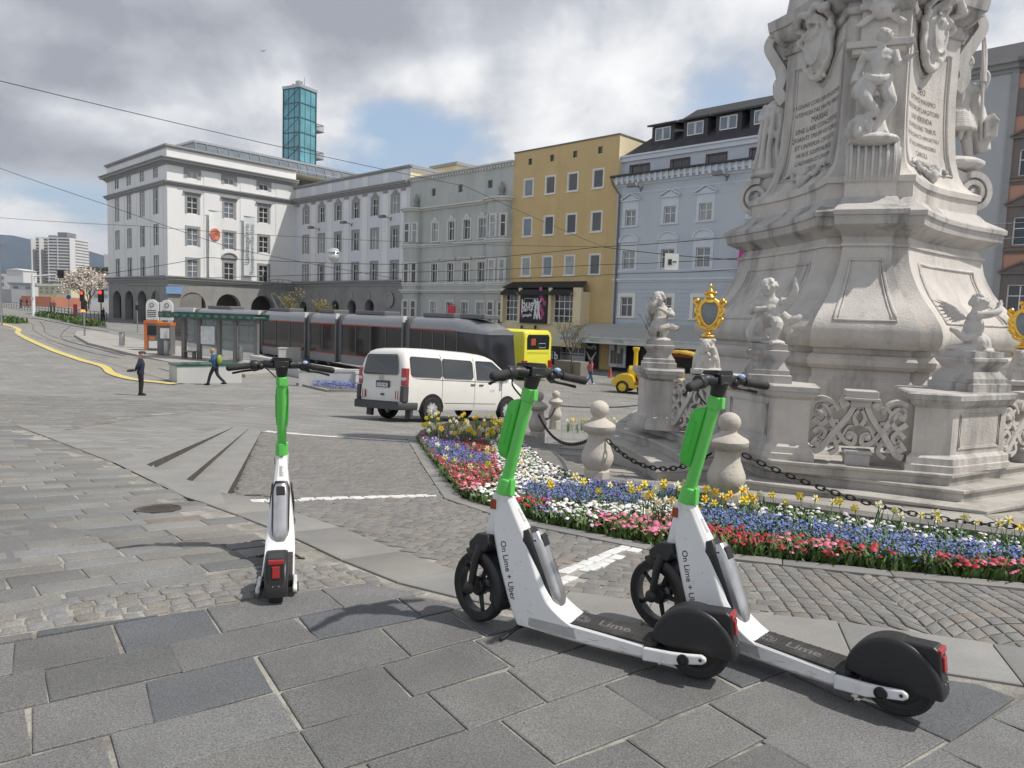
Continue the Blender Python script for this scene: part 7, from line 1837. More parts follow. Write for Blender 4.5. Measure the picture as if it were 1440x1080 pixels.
for j in js:
    mb=MB(); mb.box(j-.35,j+.35,.12,2.28,.4,3.2); 
    for s_ in (-.35,.22): mb.box(j+s_,j+s_+.13,-.03,2.43,.3,3.30)
    mb.build('joint_bellows',tr_d,T)
    mb=MB(); mb.box(j-.32,j-.20,-.05,.2,3.05,3.42); mb.build('roof_hoop',mat('tram_hoop',(.6,.6,.6),.5,obj=True) if 'tram_hoop' not in bpy.data.materials else bpy.data.materials['tram_hoop'],T)
for a_,b_ in ((js[0]+1.2,js[0]+5.5),(js[1]+.8,js[1]+3.2),(js[2]+.5,js[2]+2.4),(js[3]+1,js[3]+4.2),(js[4]+.8,js[4]+3.5),(js[4]+4,js[4]+6)):
    mb=MB(); mb.box(a_,b_,.6,1.8,3.41,3.66); mb.build('roof_equipment',tr_d,T,bevel=.05)
# pantograph
px=FT.s(366,430)-s0+.6; mb=MB()
mb.box(px-.6,px+.9,.7,1.7,3.5,3.6); mb.tube([(px+.5,.8,3.6),(px-.9,1.0,4.7)],.05,5); mb.tube([(px+.5,1.6,3.6),(px-.9,1.4,4.7)],.05,5); mb.tube([(px-.9,1.0,4.7),(px+.3,1.0,5.75)],.035,5); mb.tube([(px-.9,1.4,4.7),(px+.3,1.4,5.75)],.035,5)
for dx in (-.15,.35): mb.tube([(px+.15+dx,.2,5.62),(px+.15+dx,.5,5.78),(px+.15+dx,1.9,5.78),(px+.15+dx,2.2,5.62)],.03,5)
mb.tube([(px-.9,.95,4.7),(px-.9,1.45,4.7)],.05,5); mb.build('pantograph',tr_d,T)
# bogie wheels
for k in range(6):
    x=2.2+k*(Lt-4.2)/5
    for y in (.2,2.2): mb=MB(); mb.lathe([(.0,-.06),(.3,-.06),(.3,.06),(.0,.06)],18,(x,y,.3),axis='Y'); mb.lathe([(.0,-.06),(.3,-.06),(.3,.06),(.0,.06)],18,(x+1.6,y,.3),axis='Y'); mb.build('bogie_wheels',tr_d,T)
# ================================================================ yellow sightseeing road train
yel=mat('road_train_yellow',(.75,.50,.02),.35,var=.04,coat=.3,obj=True); redp=mat('red_panel',(.35,.03,.02),.5,obj=True)
c=G(866,552); t=empty('sightseeing_train',(0,0,0),0,'yellow sightseeing road train locomotive with a tall funnel, partly behind the balustrade','road train')
# local X backward from the nose
mb=MB(); mb.lathe([(.0,.0),(.38,.02),(.44,.1),(.44,1.5),(.0,1.5)],20,(.55,0,1.12),axis='X'); mb.build('boiler',yel,t,smooth=40)
mb=MB()
for x in (.6,1.1,1.6): mb.lathe([(.455,0),(.455,.05)],20,(x,0,1.12),axis='X')
mb.build('boiler_band',sc_k,t)
mb=MB(); mb.lathe([(.14,1.45),(.13,1.6),(.12,2.3),(.16,2.42),(.20,2.5),(.20,2.58),(.12,2.6)],16,(.95,0,0)); mb.build('funnel',yel,t,smooth=40)
mb=MB(); mb.lathe([(.13,1.5),(.13,1.68),(.15,1.72),(.13,1.82),(.0,1.88)],14,(1.6,0,0)); mb.build('steam_dome',yel,t,smooth=40)
mb=MB(); mb.side([(-.15,.45),(-.18,.72),(.1,1.0),(.35,1.1),(.75,1.1),(1.0,1.0),(1.1,.75),(1.1,.5),(3.2,.5),(3.2,.3),(1.1,.3),(-.1,.35)][::-1],-.85,.85); mb.build('chassis',yel,t,bevel=.03)
mb=MB(); mb.box(1.55,2.6,-.84,.84,.78,1.35); mb.build('side_tank',yel,t,bevel=.03)
mb=MB(); mb.box(1.62,2.5,-.85,.85,.86,1.25); mb.build('name_panel',redp,t)
mb=MB(); mb.box(2.7,2.78,-.8,-.72,.5,2.2); mb.box(2.7,2.78,.72,.8,.5,2.2); mb.box(4.3,4.38,-.8,-.72,.5,2.2); mb.box(4.3,4.38,.72,.8,.5,2.2); mb.box(2.7,4.4,-.84,.84,.5,1.2); mb.build('cab',yel,t)
mb=MB(); n=10; mb.side([(3.55-1.25*math.cos(PI*i/n),2.15+.42*math.sin(PI*i/n)) for i in range(n+1)][::-1]+[(3.55-1.15,2.12),(3.55+1.15,2.12)] if False else [(2.2,2.15),(2.5,2.38),(3.0,2.5),(3.6,2.52),(4.2,2.42),(4.7,2.2),(4.6,2.15),(4.1,2.33),(3.6,2.42),(3.0,2.40),(2.5,2.26)],-.95,.95); mb.build('cab_roof',yel,t)
for sg in (-1,1):
    for x in (.45,3.3): carwheel(t,x,sg*.83,.36,sg,rimm=yel)
for x in (1.5,2.1): mb=MB(); mb.lathe([(.0,-.9),(.22,-.9),(.22,.9),(.0,.9)],14,(x,0,.28),axis='Y'); mb.build('dummy_wheel',sc_k,t)
mb=MB(); mb.cb((-.1,-.6,.7),.1,.14,.14); mb.cb((-.1,.6,.7),.1,.14,.14); mb.build('headlight',chrome,t,bevel=.02)
# two carriages' front behind the cab
mb=MB(); mb.box(5.0,8.8,-.85,.85,.4,1.0); mb.box(4.9,8.9,-.9,.9,2.25,2.35); 
for x in (5.05,6.3,7.5,8.7): mb.box(x,x+.06,-.84,-.78,1.0,2.25); mb.box(x,x+.06,.78,.84,1.0,2.25)
mb.build('carriage',yel,t)
a=R(112); t.location=(c.x+.2,c.y+.6,gz(c.x,c.y)); t.rotation_euler=(0,0,PI/2-a); t.scale=(1.0,1.0,1.0)
# ================================================================ flower bed
def proj(p):
    d=Vector(p)-Vector((0,0,CAMZ)); a=d.dot(CAMR); b=d.dot(CAMU); c=d.dot(_f); return 720+a/c*F,540-b/c*F
outer_i=[(585,618),(612,655),(650,703),(760,738),(920,770),(1100,790),(1250,806),(1440,824),(1700,852)]
inner_i=[(592,606),(640,592),(700,592),(728,622),(765,662),(830,692),(930,702),(1100,728),(1250,752),(1440,778),(1700,812)]
bedP=GP(*(outer_i+inner_i[::-1]))
hb=.05
mb=MB(); bp_=flipc(bedP)
# soil sheet, cut into strips so that it follows the falling ground
def strip(mb,A,B,up0,up1,n=24,m=4,noise=.0):
    def along(P,t):
        L=[0]; 
        for a,b in zip(P,P[1:]): L.append(L[-1]+math.hypot(b[0]-a[0],b[1]-a[1]))
        s=t*L[-1]
        for i in range(len(P)-1):
            if s<=L[i+1]+1e-9: k=(s-L[i])/max(1e-9,L[i+1]-L[i]); return (P[i][0]+(P[i+1][0]-P[i][0])*k,P[i][1]+(P[i+1][1]-P[i][1])*k)
        return P[-1]
    vs=[]
    for i in range(n+1):
        a=along(A,i/n);b=along(B,i/n)
        for j in range(m+1):
            t=j/m; x=a[0]+(b[0]-a[0])*t; y=a[1]+(b[1]-a[1])*t; vs.append((x,y,gz(x,y)+up0+(up1-up0)*t+math.sin(PI*t)*noise))
    fs=[(i*(m+1)+j,i*(m+1)+j+1,(i+1)*(m+1)+j+1,(i+1)*(m+1)+j) for i in range(n) for j in range(m)]
    if n and Vector(vs[1])-Vector(vs[0]): 
        a,b,c=Vector(vs[0]),Vector(vs[1]),Vector(vs[m+2]); 
        if (b-a).cross(c-a).z<0: fs=[f[::-1] for f in fs]
    mb.add(vs,fs)
bo=GP(*outer_i); bi=GP(*inner_i)
mb=MB(); strip(mb,bo,bi,.0,.02,40,4,.03); struct(mb.build('flower_bed_soil',soil,smooth=180))
petal_r=mat('crimson_petal',(.42,.012,.035),.6,var=.0,attr=True); petal_p=mat('pink_petal',(.72,.20,.30),.6,var=.0,attr=True); petal_w=mat('white_petal',(.80,.79,.76),.6,var=0,attr=True)
petal_b=mat('blue_petal',(.13,.17,.45),.6,var=0,attr=True); petal_v=mat('violet_petal',(.19,.11,.42),.6,var=0,attr=True); leaf_m=mat('flower_leaf',(.085,.15,.035),.6,var=.25,vs=20,attr=True); leaf_d=mat('daffodil_leaf',(.10,.18,.07),.5,var=.2,vs=12,obj=True)
pet_y=mat('yellow_petal',(.80,.62,.05),.5,var=0,obj=True); pet_c=mat('cream_petal',(.80,.76,.55),.5,var=0,obj=True); pet_o=mat('orange_trumpet',(.80,.34,.02),.5,var=0,obj=True)
def vin(P,u): return float(np.interp(u,[p[0] for p in P],[p[1] for p in P]))
def ell(u,v,cx,cy,rx,ry): return ((u-cx)/rx)**2+((v-cy)/ry)**2<1
def zone(u,v):
    vo=vin(outer_i,u); vi=vin(inner_i,u); t=(vo-v)/max(1,vo-vi)
    w=6*math.sin(u*.11)+4*math.sin(u*.05+1)
    if u>950:
        if t<.42+.05*math.sin(u*.04):
            if 1085<u<1190 or 1375<u<1470: return 'p' if random.random()<.6 else 'r'
            if 1235<u<1315 and t>.2: return 'b'
            return 'r'
        if t<.80: return 'b'
        return 'w' if random.random()<.35 else 'g'
    if u>694+(v-640)*.35:
        if ell(u,v,745,717,24,10): return 'r'
        if u>842+w and v>733: return 'p'
        if u>775 and v>716+w*.6: return 'w'
        if v>690+w*.5 and u>735 and u<905: return 'b' if random.random()<.75 else 'v'
        if v>690: return 'w' if u<735 else 'b'
        if 930<u: return 'g'
        return 'w'
    if v<612+w*.4: return 'g' if random.random()<.6 else ('v' if u<690 and random.random()<.5 else 'w')
    if v<626 and u<690: return random.choice('wgvr')
    if ell(u,v,634,640,24,12) or ell(u,v,668,652,20,9) or ell(u,v,610,630,14,8) or ell(u,v,640,652,13,9): return 'v' if random.random()<.5 else 'b'
    if v>690: return 'p' if u<668 else 'w'
    if v>640 and random.random()<.35: return 'p'
    return 'r'
def scatter(P,dens,fn,bb=None):
    x0=min(p[0] for p in P);x1=min(max(p[0] for p in P),4.6);y0=min(p[1] for p in P);y1=max(p[1] for p in P)
    st=1/math.sqrt(dens); y=y0
    while y<y1:
        x=x0
        while x<x1:
            a=x+random.uniform(-.5,.5)*st; b=y+random.uniform(-.5,.5)*st
            if inpoly(a,b,P): fn(a,b)
            x+=st
        y+=st
random.seed(31)
B={k:MB() for k in 'rpwbv'}; LF=MB()
def pompon(mb,x,y,z,r,n=7):
    tx=random.uniform(-.35,.35);ty=random.uniform(-.35,.35)
    vs=[(x+r*math.cos(2*PI*i/n),y+r*math.sin(2*PI*i/n),z+tx*r*math.cos(2*PI*i/n)+ty*r*math.sin(2*PI*i/n)) for i in range(n)]
    vs+=[(x+r*.62*math.cos(2*PI*(i+.5)/n),y+r*.62*math.sin(2*PI*(i+.5)/n),z+r*.42+.6*r*(tx*math.cos(2*PI*(i+.5)/n)+ty*math.sin(2*PI*(i+.5)/n))) for i in range(n)]+[(x,y,z+r*.5)]
    fs=[]
    for i in range(n): j=(i+1)%n; fs+=[(i,j,n+i),(j,n+j,n+i),(n+i,n+j,2*n)]
    mb.add(vs,fs)
def tiny(mb,x,y,z,r):
    tx=random.uniform(-.7,.7);ty=random.uniform(-.7,.7); a0=random.uniform(0,6); n=5
    mb.add([(x+r*math.cos(a0+2*PI*i/n),y+r*math.sin(a0+2*PI*i/n),z+r*(tx*math.cos(a0+2*PI*i/n)+ty*math.sin(a0+2*PI*i/n))) for i in range(n)],[tuple(range(n))])
def leaf(mb,x,y,z,h,w=.008,lean=.4):
    a=random.uniform(0,2*PI); dx,dy=math.cos(a),math.sin(a); l=random.uniform(0,lean)*h
    mb.add([(x-dy*w,y+dx*w,z),(x+dy*w,y-dx*w,z),(x+dy*w*.8+dx*l*.5,y-dx*w*.8+dy*l*.5,z+h*.65),(x-dy*w*.8+dx*l*.5,y+dx*w*.8+dy*l*.5,z+h*.65),(x+dx*l*1.2,y+dy*l*1.2,z+h)],[(0,1,2,3),(3,2,4)])
def dom(x,y):
    u,v=proj((x,y,gz(x,y)+.05)); return u,v,zone(u,v)
def put_flower(x,y):
    if y>13.5 or x>4.4: return
    u,v,z_=dom(x+random.gauss(0,.035),y+random.gauss(0,.045)); z=gz(x,y)+.02
    LF.c=tint(1,.35,.1)
    for _ in range(3): leaf(LF,x+random.uniform(-.02,.02),y+random.uniform(-.02,.02),z,random.uniform(.05,.125),.011,1.1)
    if z_ in 'rpw' :
        if random.random()<.70:
            k=random.uniform(.6,1.15); B[z_].c=(k,k*random.uniform(.8,1.1),k); pompon(B[z_],x,y,z+random.uniform(.045,.12),random.uniform(.012,.026))
    elif z_ in 'bv':
        for _ in range(random.choice((2,4,6,7))):
            k=random.uniform(.6,1.5); B[z_].c=(k*random.uniform(.8,1.2),k,k); tiny(B[z_],x+random.gauss(0,.02),y+random.gauss(0,.02),z+random.uniform(.05,.15),random.uniform(.0055,.0095))
scatter(bedP,620,put_flower)
for k,nm,m,lab in (('r','crimson_daisies',petal_r,'crimson daisies massed along the edge of the flower bed'),('p','pink_daisies',petal_p,'pink daisies in patches at the front of the flower bed'),('w','white_daisies',petal_w,'white daisies and pansies filling the middle of the flower bed'),('b','forget_me_nots',petal_b,'blue forget-me-nots in a haze across the flower bed'),('v','violet_flowers',petal_v,'violet flowers in tufts between the red daisies')):
    tag(B[k].build(nm,m,smooth=180 if k in 'rpw' else None),lab,'flowers',kind='stuff')
tag(LF.build('bed_leaves',leaf_m),'low green leaves under the bedding flowers','foliage',kind='stuff')
# daffodils: a bloom, a stem and strap leaves each
def make_daff(pm,tm,n,seed,double=False):
    rnd=random.Random(seed); r=empty('daffodil',(0,0,0)); mb=MB(); h=.24; lx,ly=rnd.uniform(-.05,.05),rnd.uniform(-.05,.05)
    mb.tube([(0,0,0),(lx*.4,ly*.4,h*.6),(lx,ly,h)],.0032,5)
    for i in range(5):
        a=rnd.uniform(0,6.28); L=rnd.uniform(.16,.27); w=.0065; dx,dy=math.cos(a),math.sin(a); b=rnd.uniform(.02,.09); x,y=rnd.uniform(-.03,.03),rnd.uniform(-.03,.03)
        mb.add([(x-dy*w,y+dx*w,0),(x+dy*w,y-dx*w,0),(x+dy*w+dx*b*.4,y-dx*w+dy*b*.4,L*.6),(x-dy*w+dx*b*.4,y+dx*w+dy*b*.4,L*.6),(x+dx*b,y+dy*b,L)],[(0,1,2,3),(3,2,4)])
    mb.build('stem_and_leaves',leaf_d,r)
    f=Vector((rnd.uniform(-.5,.5),-1,.15)).normalized(); s_=f.cross(Vector((0,0,1))).normalized(); u_=s_.cross(f); c=Vector((lx,ly,h)); mb=MB()
    for i in range(6 if not double else 10):
        a=2*PI*i/(6 if not double else 10); d=s_*math.cos(a)+u_*math.sin(a); t=f.cross(d); R_=.042 if i%2 or not double else .03
        mb.add([tuple(c+f*.0+d*.006),tuple(c+d*R_*.6+t*.013+f*.004),tuple(c+d*R_+f*-.004),tuple(c+d*R_*.6-t*.013+f*.004)],[(0,1,2,3)])
    mb.build('petals',pm,r)
    mb=MB(); n_=8; mb.loft([[tuple(c+f*z+(s_*math.cos(2*PI*i/n_)+u_*math.sin(2*PI*i/n_))*q) for i in range(n_)] for q,z in ((.009,0),(.010,.015),(.016,.030),(.012,.026))],caps=True); mb.build('trumpet',tm,r); return r
protos={'y':make_daff(pet_y,pet_y,0,1),'c':make_daff(pet_c,pet_y,0,2),'o':make_daff(pet_y,pet_o,0,3),'w':make_daff(petal_w if False else pet_c,pet_c,0,4,True)}
used=set(); CACHE={}
for c_ in bpy.data.objects:
    if c_.parent and c_.parent.name.startswith('daffodil'): CACHE.setdefault(c_.parent.name,[]).append(c_)
def daff(u,v,kind,label,sc=1.):
    p=G(u,v); o=protos[kind] if kind not in used else copy_tree(protos[kind],None,CACHE); used.add(kind); o.location=(p.x,p.y,p.z); o.rotation_euler=(random.uniform(-.12,.12),random.uniform(-.12,.12),random.uniform(-.9,.9)); s=sc*random.uniform(.85,1.15); o.scale=(s,s,s); tag(o,{'y':'plain yellow ','c':'cream ','o':'orange centred yellow ','w':'ruffled cream double '}[kind]+label,'daffodil','daffodils in the flower bed')
random.seed(77)
for i in range(84):
    u=random.uniform(600,722); lo=600+max(0,(690-u)*.05); v=random.uniform(598,634)+ (u-650)*.10
    daff(u,v,random.choice('yyyocw'),'daffodil in the far clump near the van',1.2)
for i in range(16): daff(random.uniform(612,735),random.uniform(648,690),random.choice('ccwwy'),'daffodil scattered over the crimson daisies',.95)
for u,v,k in [(770,708,'c'),(783,722,'y'),(803,712,'c'),(826,716,'y'),(752,700,'w'),(860,716,'c'),(845,726,'y'),(878,722,'c'),(892,724,'y'),(905,720,'y'),(738,690,'w'),(716,680,'w')]: daff(u,v,k,'daffodil before the middle bollard')
for i in range(26): daff(random.uniform(905,985),random.uniform(712,762),random.choice('yocwyw'),'daffodil in the clump left of the right scooter',1.05)
for i in range(14): daff(random.uniform(985,1060),random.uniform(730,752),random.choice('oyoyc'),'daffodil before the large bollard',1.)
for u in (1075,1092,1108,1130,1142,1165,1180,1205,1232,1250,1262,1290,1310,1325,1345,1370,1392,1410,1425,1438): daff(u,vin(inner_i,u)+random.uniform(2,12),random.choice('ccwcy'),'daffodil over the blue flowers at the right',.95)
for i in range(24): daff(random.uniform(792,880),random.uniform(604,610),random.choice('ycyc'),'daffodil in the distant strip beyond the bollards',1.1)
# ---- terrace, its dark kerb
slab_t=mat('terrace_slab',(.34,.315,.28),.8,var=.18,vs=1.2,bump=.003,bs=60,fine=.2,fs=200,grime=.4,gs=1.2,gcol=(.20,.185,.165),attr=True)
kerb_d=mat('dark_kerb_stone',(.17,.16,.15),.8,var=.2,vs=2,bump=.004,bs=60,fine=.2,fs=250)
inner_g=GP(*inner_i[2:])
o=band('terrace_kerb',inner_g,.0,.32,.13,kerb_d,seg=1.1,side=1,colr=lambda:tint(1,.1,.02)); struct(o)
terr=off(inner_g,.33)+[(9,9),(9,17),(4,19),(1.2,15.5),(.2,13.4)]
mb=MB(); random.seed(13); d=Vector((.95,-.3)).normalized(); pp=Vector((-d.y,d.x)); o_=Vector((0,6)); v=-6
while v<14:
    u=-8+random.uniform(0,.6)
    while u<14:
        L=random.uniform(.8,1.3); P=[tuple(o_+d*a+pp*b) for a,b in ((u+.006,v+.006),(u+L-.006,v+.006),(u+L-.006,v+.62),(u+.006,v+.62))]; c=o_+d*(u+L/2)+pp*(v+.3)
        if all(inpoly(x,y,terr) for x,y in P) or inpoly(c.x,c.y,terr):
            if all(inpoly(x,y,terr) for x,y in P): mb.c=tint(1,.1,.03); stone(mb,P,.012,jit=.004,bev=.005,tilt=.003)
        u+=L
    v+=.626
struct(mb.build('terrace_paving',slab_t,smooth=30))
# ================================================================ far ground, platform, rails
def sheet(name,pts,up,mt,th=0,sub=1):
    P=flipc(pts); mb=MB(); n=len(P); vs=[(x,y,gz(x,y)+up) for x,y in P]; mb.add(vs,[tuple(range(n))])
    if th: 
        m=len(mb.V); vb=[(x,y,gz(x,y)-.1) for x,y in P]; mb.add(vb+vs,[(i,(i+1)%n,n+(i+1)%n,n+i) for i in range(n)])
    return mb.build(name,mt)
def ribbon_g(mb,line,w,up,mi=None):
    pts=[]
    for a,b in zip(line,line[1:]):
        k=max(1,int(math.hypot(b[0]-a[0],b[1]-a[1])/1.0))
        for i in range(k): pts.append((a[0]+(b[0]-a[0])*i/k,a[1]+(b[1]-a[1])*i/k))
    pts.append(line[-1]); L=off(pts,w/2); Rr=off(pts,-w/2); n=len(pts)
    vs=[(x,y,gz(x,y)+up) for x,y in Rr]+[(x,y,gz(x,y)+up) for x,y in L]
    mb.add(vs,[(i,i+1,n+i+1,n+i) for i in range(n-1)],mi)
    return pts
yk=GP((-60,440),(17,459.5),(26,470),(65,489),(104,503.5),(135,512.6),(149,518),(158,526),(189,534.6),(246,541))
yks=[tuple(p) for p in catmull(yk,5)]
mb=MB(); ribbon_g(mb,yks,.45,.05,0); ribbon_g(mb,off(yks,.45),.35,.03,1); 
pts=off(yks,-.225)
vs=[(x,y,gz(x,y)+.05) for x,y in pts]+[(x,y,gz(x,y)-.05) for x,y in pts]; n=len(pts); mb.add(vs,[(i,n+i,n+i+1,i+1) for i in range(n-1)],1)
struct(mb.build('tramway_edge_strip',[yellow_p,kerb_m],smooth=180))
rail=mat('steel_rail',(.10,.095,.09),.35,.8)
tracksurf=mat('track_bed_paving',(.25,.235,.215),.85,var=.15,vs=.5,grime=.3,gs=.6,gcol=(.17,.16,.15),fine=.15,fs=60)
tb=[tuple(p) for p in catmull(GP((-60,437),(40,450),(60,462),(110,472),(240,512),(520,575)),4)]
tl=[tuple(p) for p in catmull(GP((-60,452),(40,470),(100,497),(150,510),(246,538)),4)]
struct(sheet('track_bed',tb[:-4]+[tuple(G(330,536).xy)]+tl[::-1],.010,tracksurf))
mb=MB()
for a,b in (((43,452),(48,458)),):
    for L in ([(38,452),(47,457),(46,463),(56,470),(75,480),(120,494),(180,507),(246,524)],[(56,452),(62,460),(64,468),(85,477),(130,489),(190,502),(246,514)],[(100,458),(90,466),(86,475),(110,484),(160,497),(246,519)],[(125,460),(118,466),(150,470),(205,479),(246,484)],[(140,460),(180,468),(246,476)]):
        ribbon_g(mb,[tuple(p) for p in catmull(GP(*L),4)],.07,.022)
for L in ([(700,541),(800,552),(1000,572)],[(790,566),(900,576),(1000,584)],[(640,535),(800,547),(1000,563)],[(800,585),(1000,600)]): ribbon_g(mb,GP(*L),.06,.02)
struct(mb.build('tram_rails',rail))
pf=GP((105,473.7),(124.5,485),(181,499.6),(243.7,514),(345,531),(430,524),(360,500),(243,489),(130,467),(108,468))
struct(sheet('tram_platform',pf,.17,mat('platform_paving',(.34,.325,.30),.8,var=.12,vs=.8,fine=.12,fs=70),th=1))
road=GP((-60,423),(40,432.5),(100,443),(150,456),(150,461.5),(90,453),(0,441.5),(-60,434))
struct(sheet('road',road,.012,asph))
mb=MB(); ribbon_g(mb,GP((-60,436),(0,443),(58,449),(130,463),(152,466)),.3,.06); struct(mb.build('road_kerb',kerb_m))
# white road marks by the tracks
mb=MB()
for i in range(6):
    a=G(17+i*2.2,460+i*2.6); ribbon_g(mb,[(a.x-.15,a.y),(a.x+.35,a.y-.1)],.35,.07)
for L in (((500,565),(640,540)),): ribbon_g(mb,GP(*L),.12,.016)
struct(mb.build('road_markings',white_p))
# dropped kerb planters of low green
grs=mat('hedge_green',(.10,.16,.05),.7,var=.35,vs=2.5,attr=True)
def hedge(line,w,h,label,n):
    mb=MB(); random.seed(n); P=GP(*line)
    for a,b in zip(P,P[1:]):
        L=math.hypot(b[0]-a[0],b[1]-a[1]); 
        for i in range(int(L*w*60)):
            t=random.random(); x=a[0]+(b[0]-a[0])*t+random.uniform(-w,w)/2; y=a[1]+(b[1]-a[1])*t+random.uniform(-w,w)/2; mb.c=tint(1,.4,.15); leaf(mb,x,y,gz(x,y)+random.uniform(0,.1),h*random.uniform(.5,1.2),.09,.8)
    tag(mb.build('low_planting',grs),label,'planting',kind='stuff')
hedge([(58,444),(95,450),(134,459)],1.6,.6,'strip of low green planting between the road and the tram tracks',1); hedge([(-30,449),(5,452),(24,455)],1.8,.6,'patch of low green planting at the far left edge',2)
# ================================================================ street furniture on the platform
wht=mat('white_enamel',(.72,.73,.72),.4,var=.04); org_=mat('orange_panel',(.60,.16,.04),.5,var=.05); gry=mat('grey_cabinet',(.17,.165,.165),.5,var=.08,vs=3); steel=mat('brushed_steel_post',(.38,.38,.38),.35,.8,var=.1,vs=8); clear=mat('shelter_glass',(.35,.42,.42),.05,var=.1,vs=1,spec=.8,alpha=.30); grn=mat('green_tinted_glass',(.02,.12,.085),.15,var=.5,vs=1.2,alpha=.72)
PA=R(AZ); ud=Vector((math.sin(PA),math.cos(PA),0)); RZ=math.atan2(ud.y,ud.x)
def basep(u,v,up=.17): return G(u,v,up)
for i,(u,lab) in enumerate(((214.5,'left of two white stop signs with rounded tops above the ticket machines'),(235.5,'right of two white stop signs with rounded tops above the ticket machines'))):
    p=basep(225,489); s=p.y/F; r=empty('stop_sign',(p.x+(u-225)*s,p.y,p.z),0,lab,'sign','white stop signs at the ticket machines'); h0=(489-450)*s; h1=(489-421.5)*s; w=8.4*s
    mb=MB(); n=14; out=[(-w,h0),(w,h0)]+[(w*math.cos(PI*k/n),h1-w+w*math.sin(PI*k/n)) for k in range(n+1)]; mb.side(out,-.06,.06); pl=mb.build('panel',wht,r,bevel=.01)
    mb=MB(); mb.tube([(.35*w*math.cos(2*PI*k/16),-.07,h1-w*.95+.35*w*math.sin(2*PI*k/16)) for k in range(16)],.025,4,closed=True); mb.build('round_mark',grn,pl)
    mb=MB(); 
    for k in range(4): mb.box(-w*.75,w*.75,-.075,-.062,h0+.22+k*.14,h0+.27+k*.14)
    mb.build('timetable_lines',ink,pl)
    mb=MB(); x=(-1 if i else 1)*w*1.05; mb.tube([(x,0,0),(x,0,h1-.2)],.06,8); mb.box(min(x,x*.9),max(x,x*.9),-.03,.03,h0+.2,h0+.3); mb.build('post',wht,r)
def machine(u,v,uw,vh,lab,o):
    p=basep(u,v); s=p.y/F; w=uw*s/2; h=vh*s; r=empty('ticket_machine',tuple(p),RZ*.0,lab,'ticket machine'); mb=MB(); mb.box(-w,w,-.0,.7,0,h); mb.build('cabinet',gry,r,bevel=.02)
    mb=MB(); mb.box(-w-.02,w+.02,-.05,.72,h-.02,h+.18); 
    if o: mb.box(-w,-w*.55,-.03,.02,.0,h); mb.box(-w*.2,w*.5,-.04,.0,h*.35,h*.50)
    mb.build('orange_trim',org_,r,bevel=.01)
    mb=MB(); mb.box(-w*.5,w*.8,-.035,0,h*.55,h*.9); mb.build('display_panel',tr_k if o else wht,r)
    if o: mb=MB(); mb.box(-w*.3,w*.9,-.03,.0,.1,h*.33); mb.build('lower_panel',wht,r)
machine(212.5,491.5,19,37,'orange and grey ticket machine at the tram stop',True); machine(230.5,498.5,19,41,'plain grey ticket cabinet with an orange top beside the ticket machine',False)
def bin_(u,v,uw,vh,lab,up=.17):
    p=basep(u,v,up); s=p.y/F; rr=uw*s/2; h=vh*s; r=empty('litter_bin',tuple(p),0,lab,'bin','steel litter bins at the tram stop'); mb=MB(); mb.lathe([(rr*.95,0),(rr,.05),(rr,h*.86),(rr*.97,h*.87)],18); mb.build('barrel',steel,r,smooth=40); mb=MB(); mb.lathe([(rr*.9,h*.86),(rr*.9,h*.9),(rr,h*.91),(rr*.98,h*.97),(rr*.6,h),(.0,h)],18); mb.build('lid',gry,r,smooth=40)
bin_(171.5,486,7.5,19,'steel litter bin standing alone left of the ticket machines'); bin_(235,499,8.5,23,'steel litter bin directly before the grey ticket cabinet'); bin_(337,507,9.,21,'steel litter bin at the right end of the tram shelter')
# shelter
q0=basep(259,503); q1=basep(361,512); sv=(q1-q0); sv.z=0; L=sv.length; r=empty('tram_shelter',tuple(q0),math.atan2(sv.y,sv.x),'long glass tram shelter with a green tinted roof edge and dark posts','shelter')
H=2.62
for u in (259,281,309,332,361):
    t=(u-259)/(361-259)*L; mb=MB(); mb.box(t-.12,t+.12,-.12,.12,-.3,H); mb.build('post',gry,r,bevel=.01)
mb=MB(); mb.box(-1.2,L+.3,-.9,-.84,H-.05,H+.32); mb.box(-1.2,L+.3,.9,.96,H-.05,H+.32); mb.build('roof_fascia',grn,r)
mb=MB(); mb.box(-1.2,L+.3,-.84,.9,H+.02,H+.1); mb.build('roof_glass',grn,r)
mb=MB()
for i in range(12): t=-1.+i*(L+1.)/11; mb.box(t-.03,t+.03,-.86,.92,H+.1,H+.16); mb.box(t-.12,t+.12,-.94,-.9,H+.05,H+.2)
mb.build('roof_rib',gry,r)
for a,b in ((.25,L*.2),(L*.24,L*.46),(L*.52,L*.69),(L*.75,L*.97)): mb=MB(); mb.box(a,b,.02,.04,.15,H-.15); mb.build('glass_panel',clear,r)
mb=MB(); 
for a,b in ((L*.47,L*.70),(L*.74,L*.98)):
    mb.tube([(a,-.0,.1),(b,-.0,.1),(b,-.0,H-.4),(a,-.0,H-.4)],.045,4,closed=True)
mb.build('metal_frame',steel,r)
mb=MB(); mb.box(L*.26,L*.45,-.2,-.1,.95,2.1); tp_=mb.build('timetable_case',mat('timetable_paper',(.62,.66,.68),.5,var=.25,vs=5),r)
mb=MB(); mb.box(L*.05,L*.2,-.55,-.1,.42,.48); mb.box(L*.06,L*.07,-.5,-.15,0,.42); mb.box(L*.18,L*.19,-.5,-.15,0,.42); mb.build('bench',gry,r)
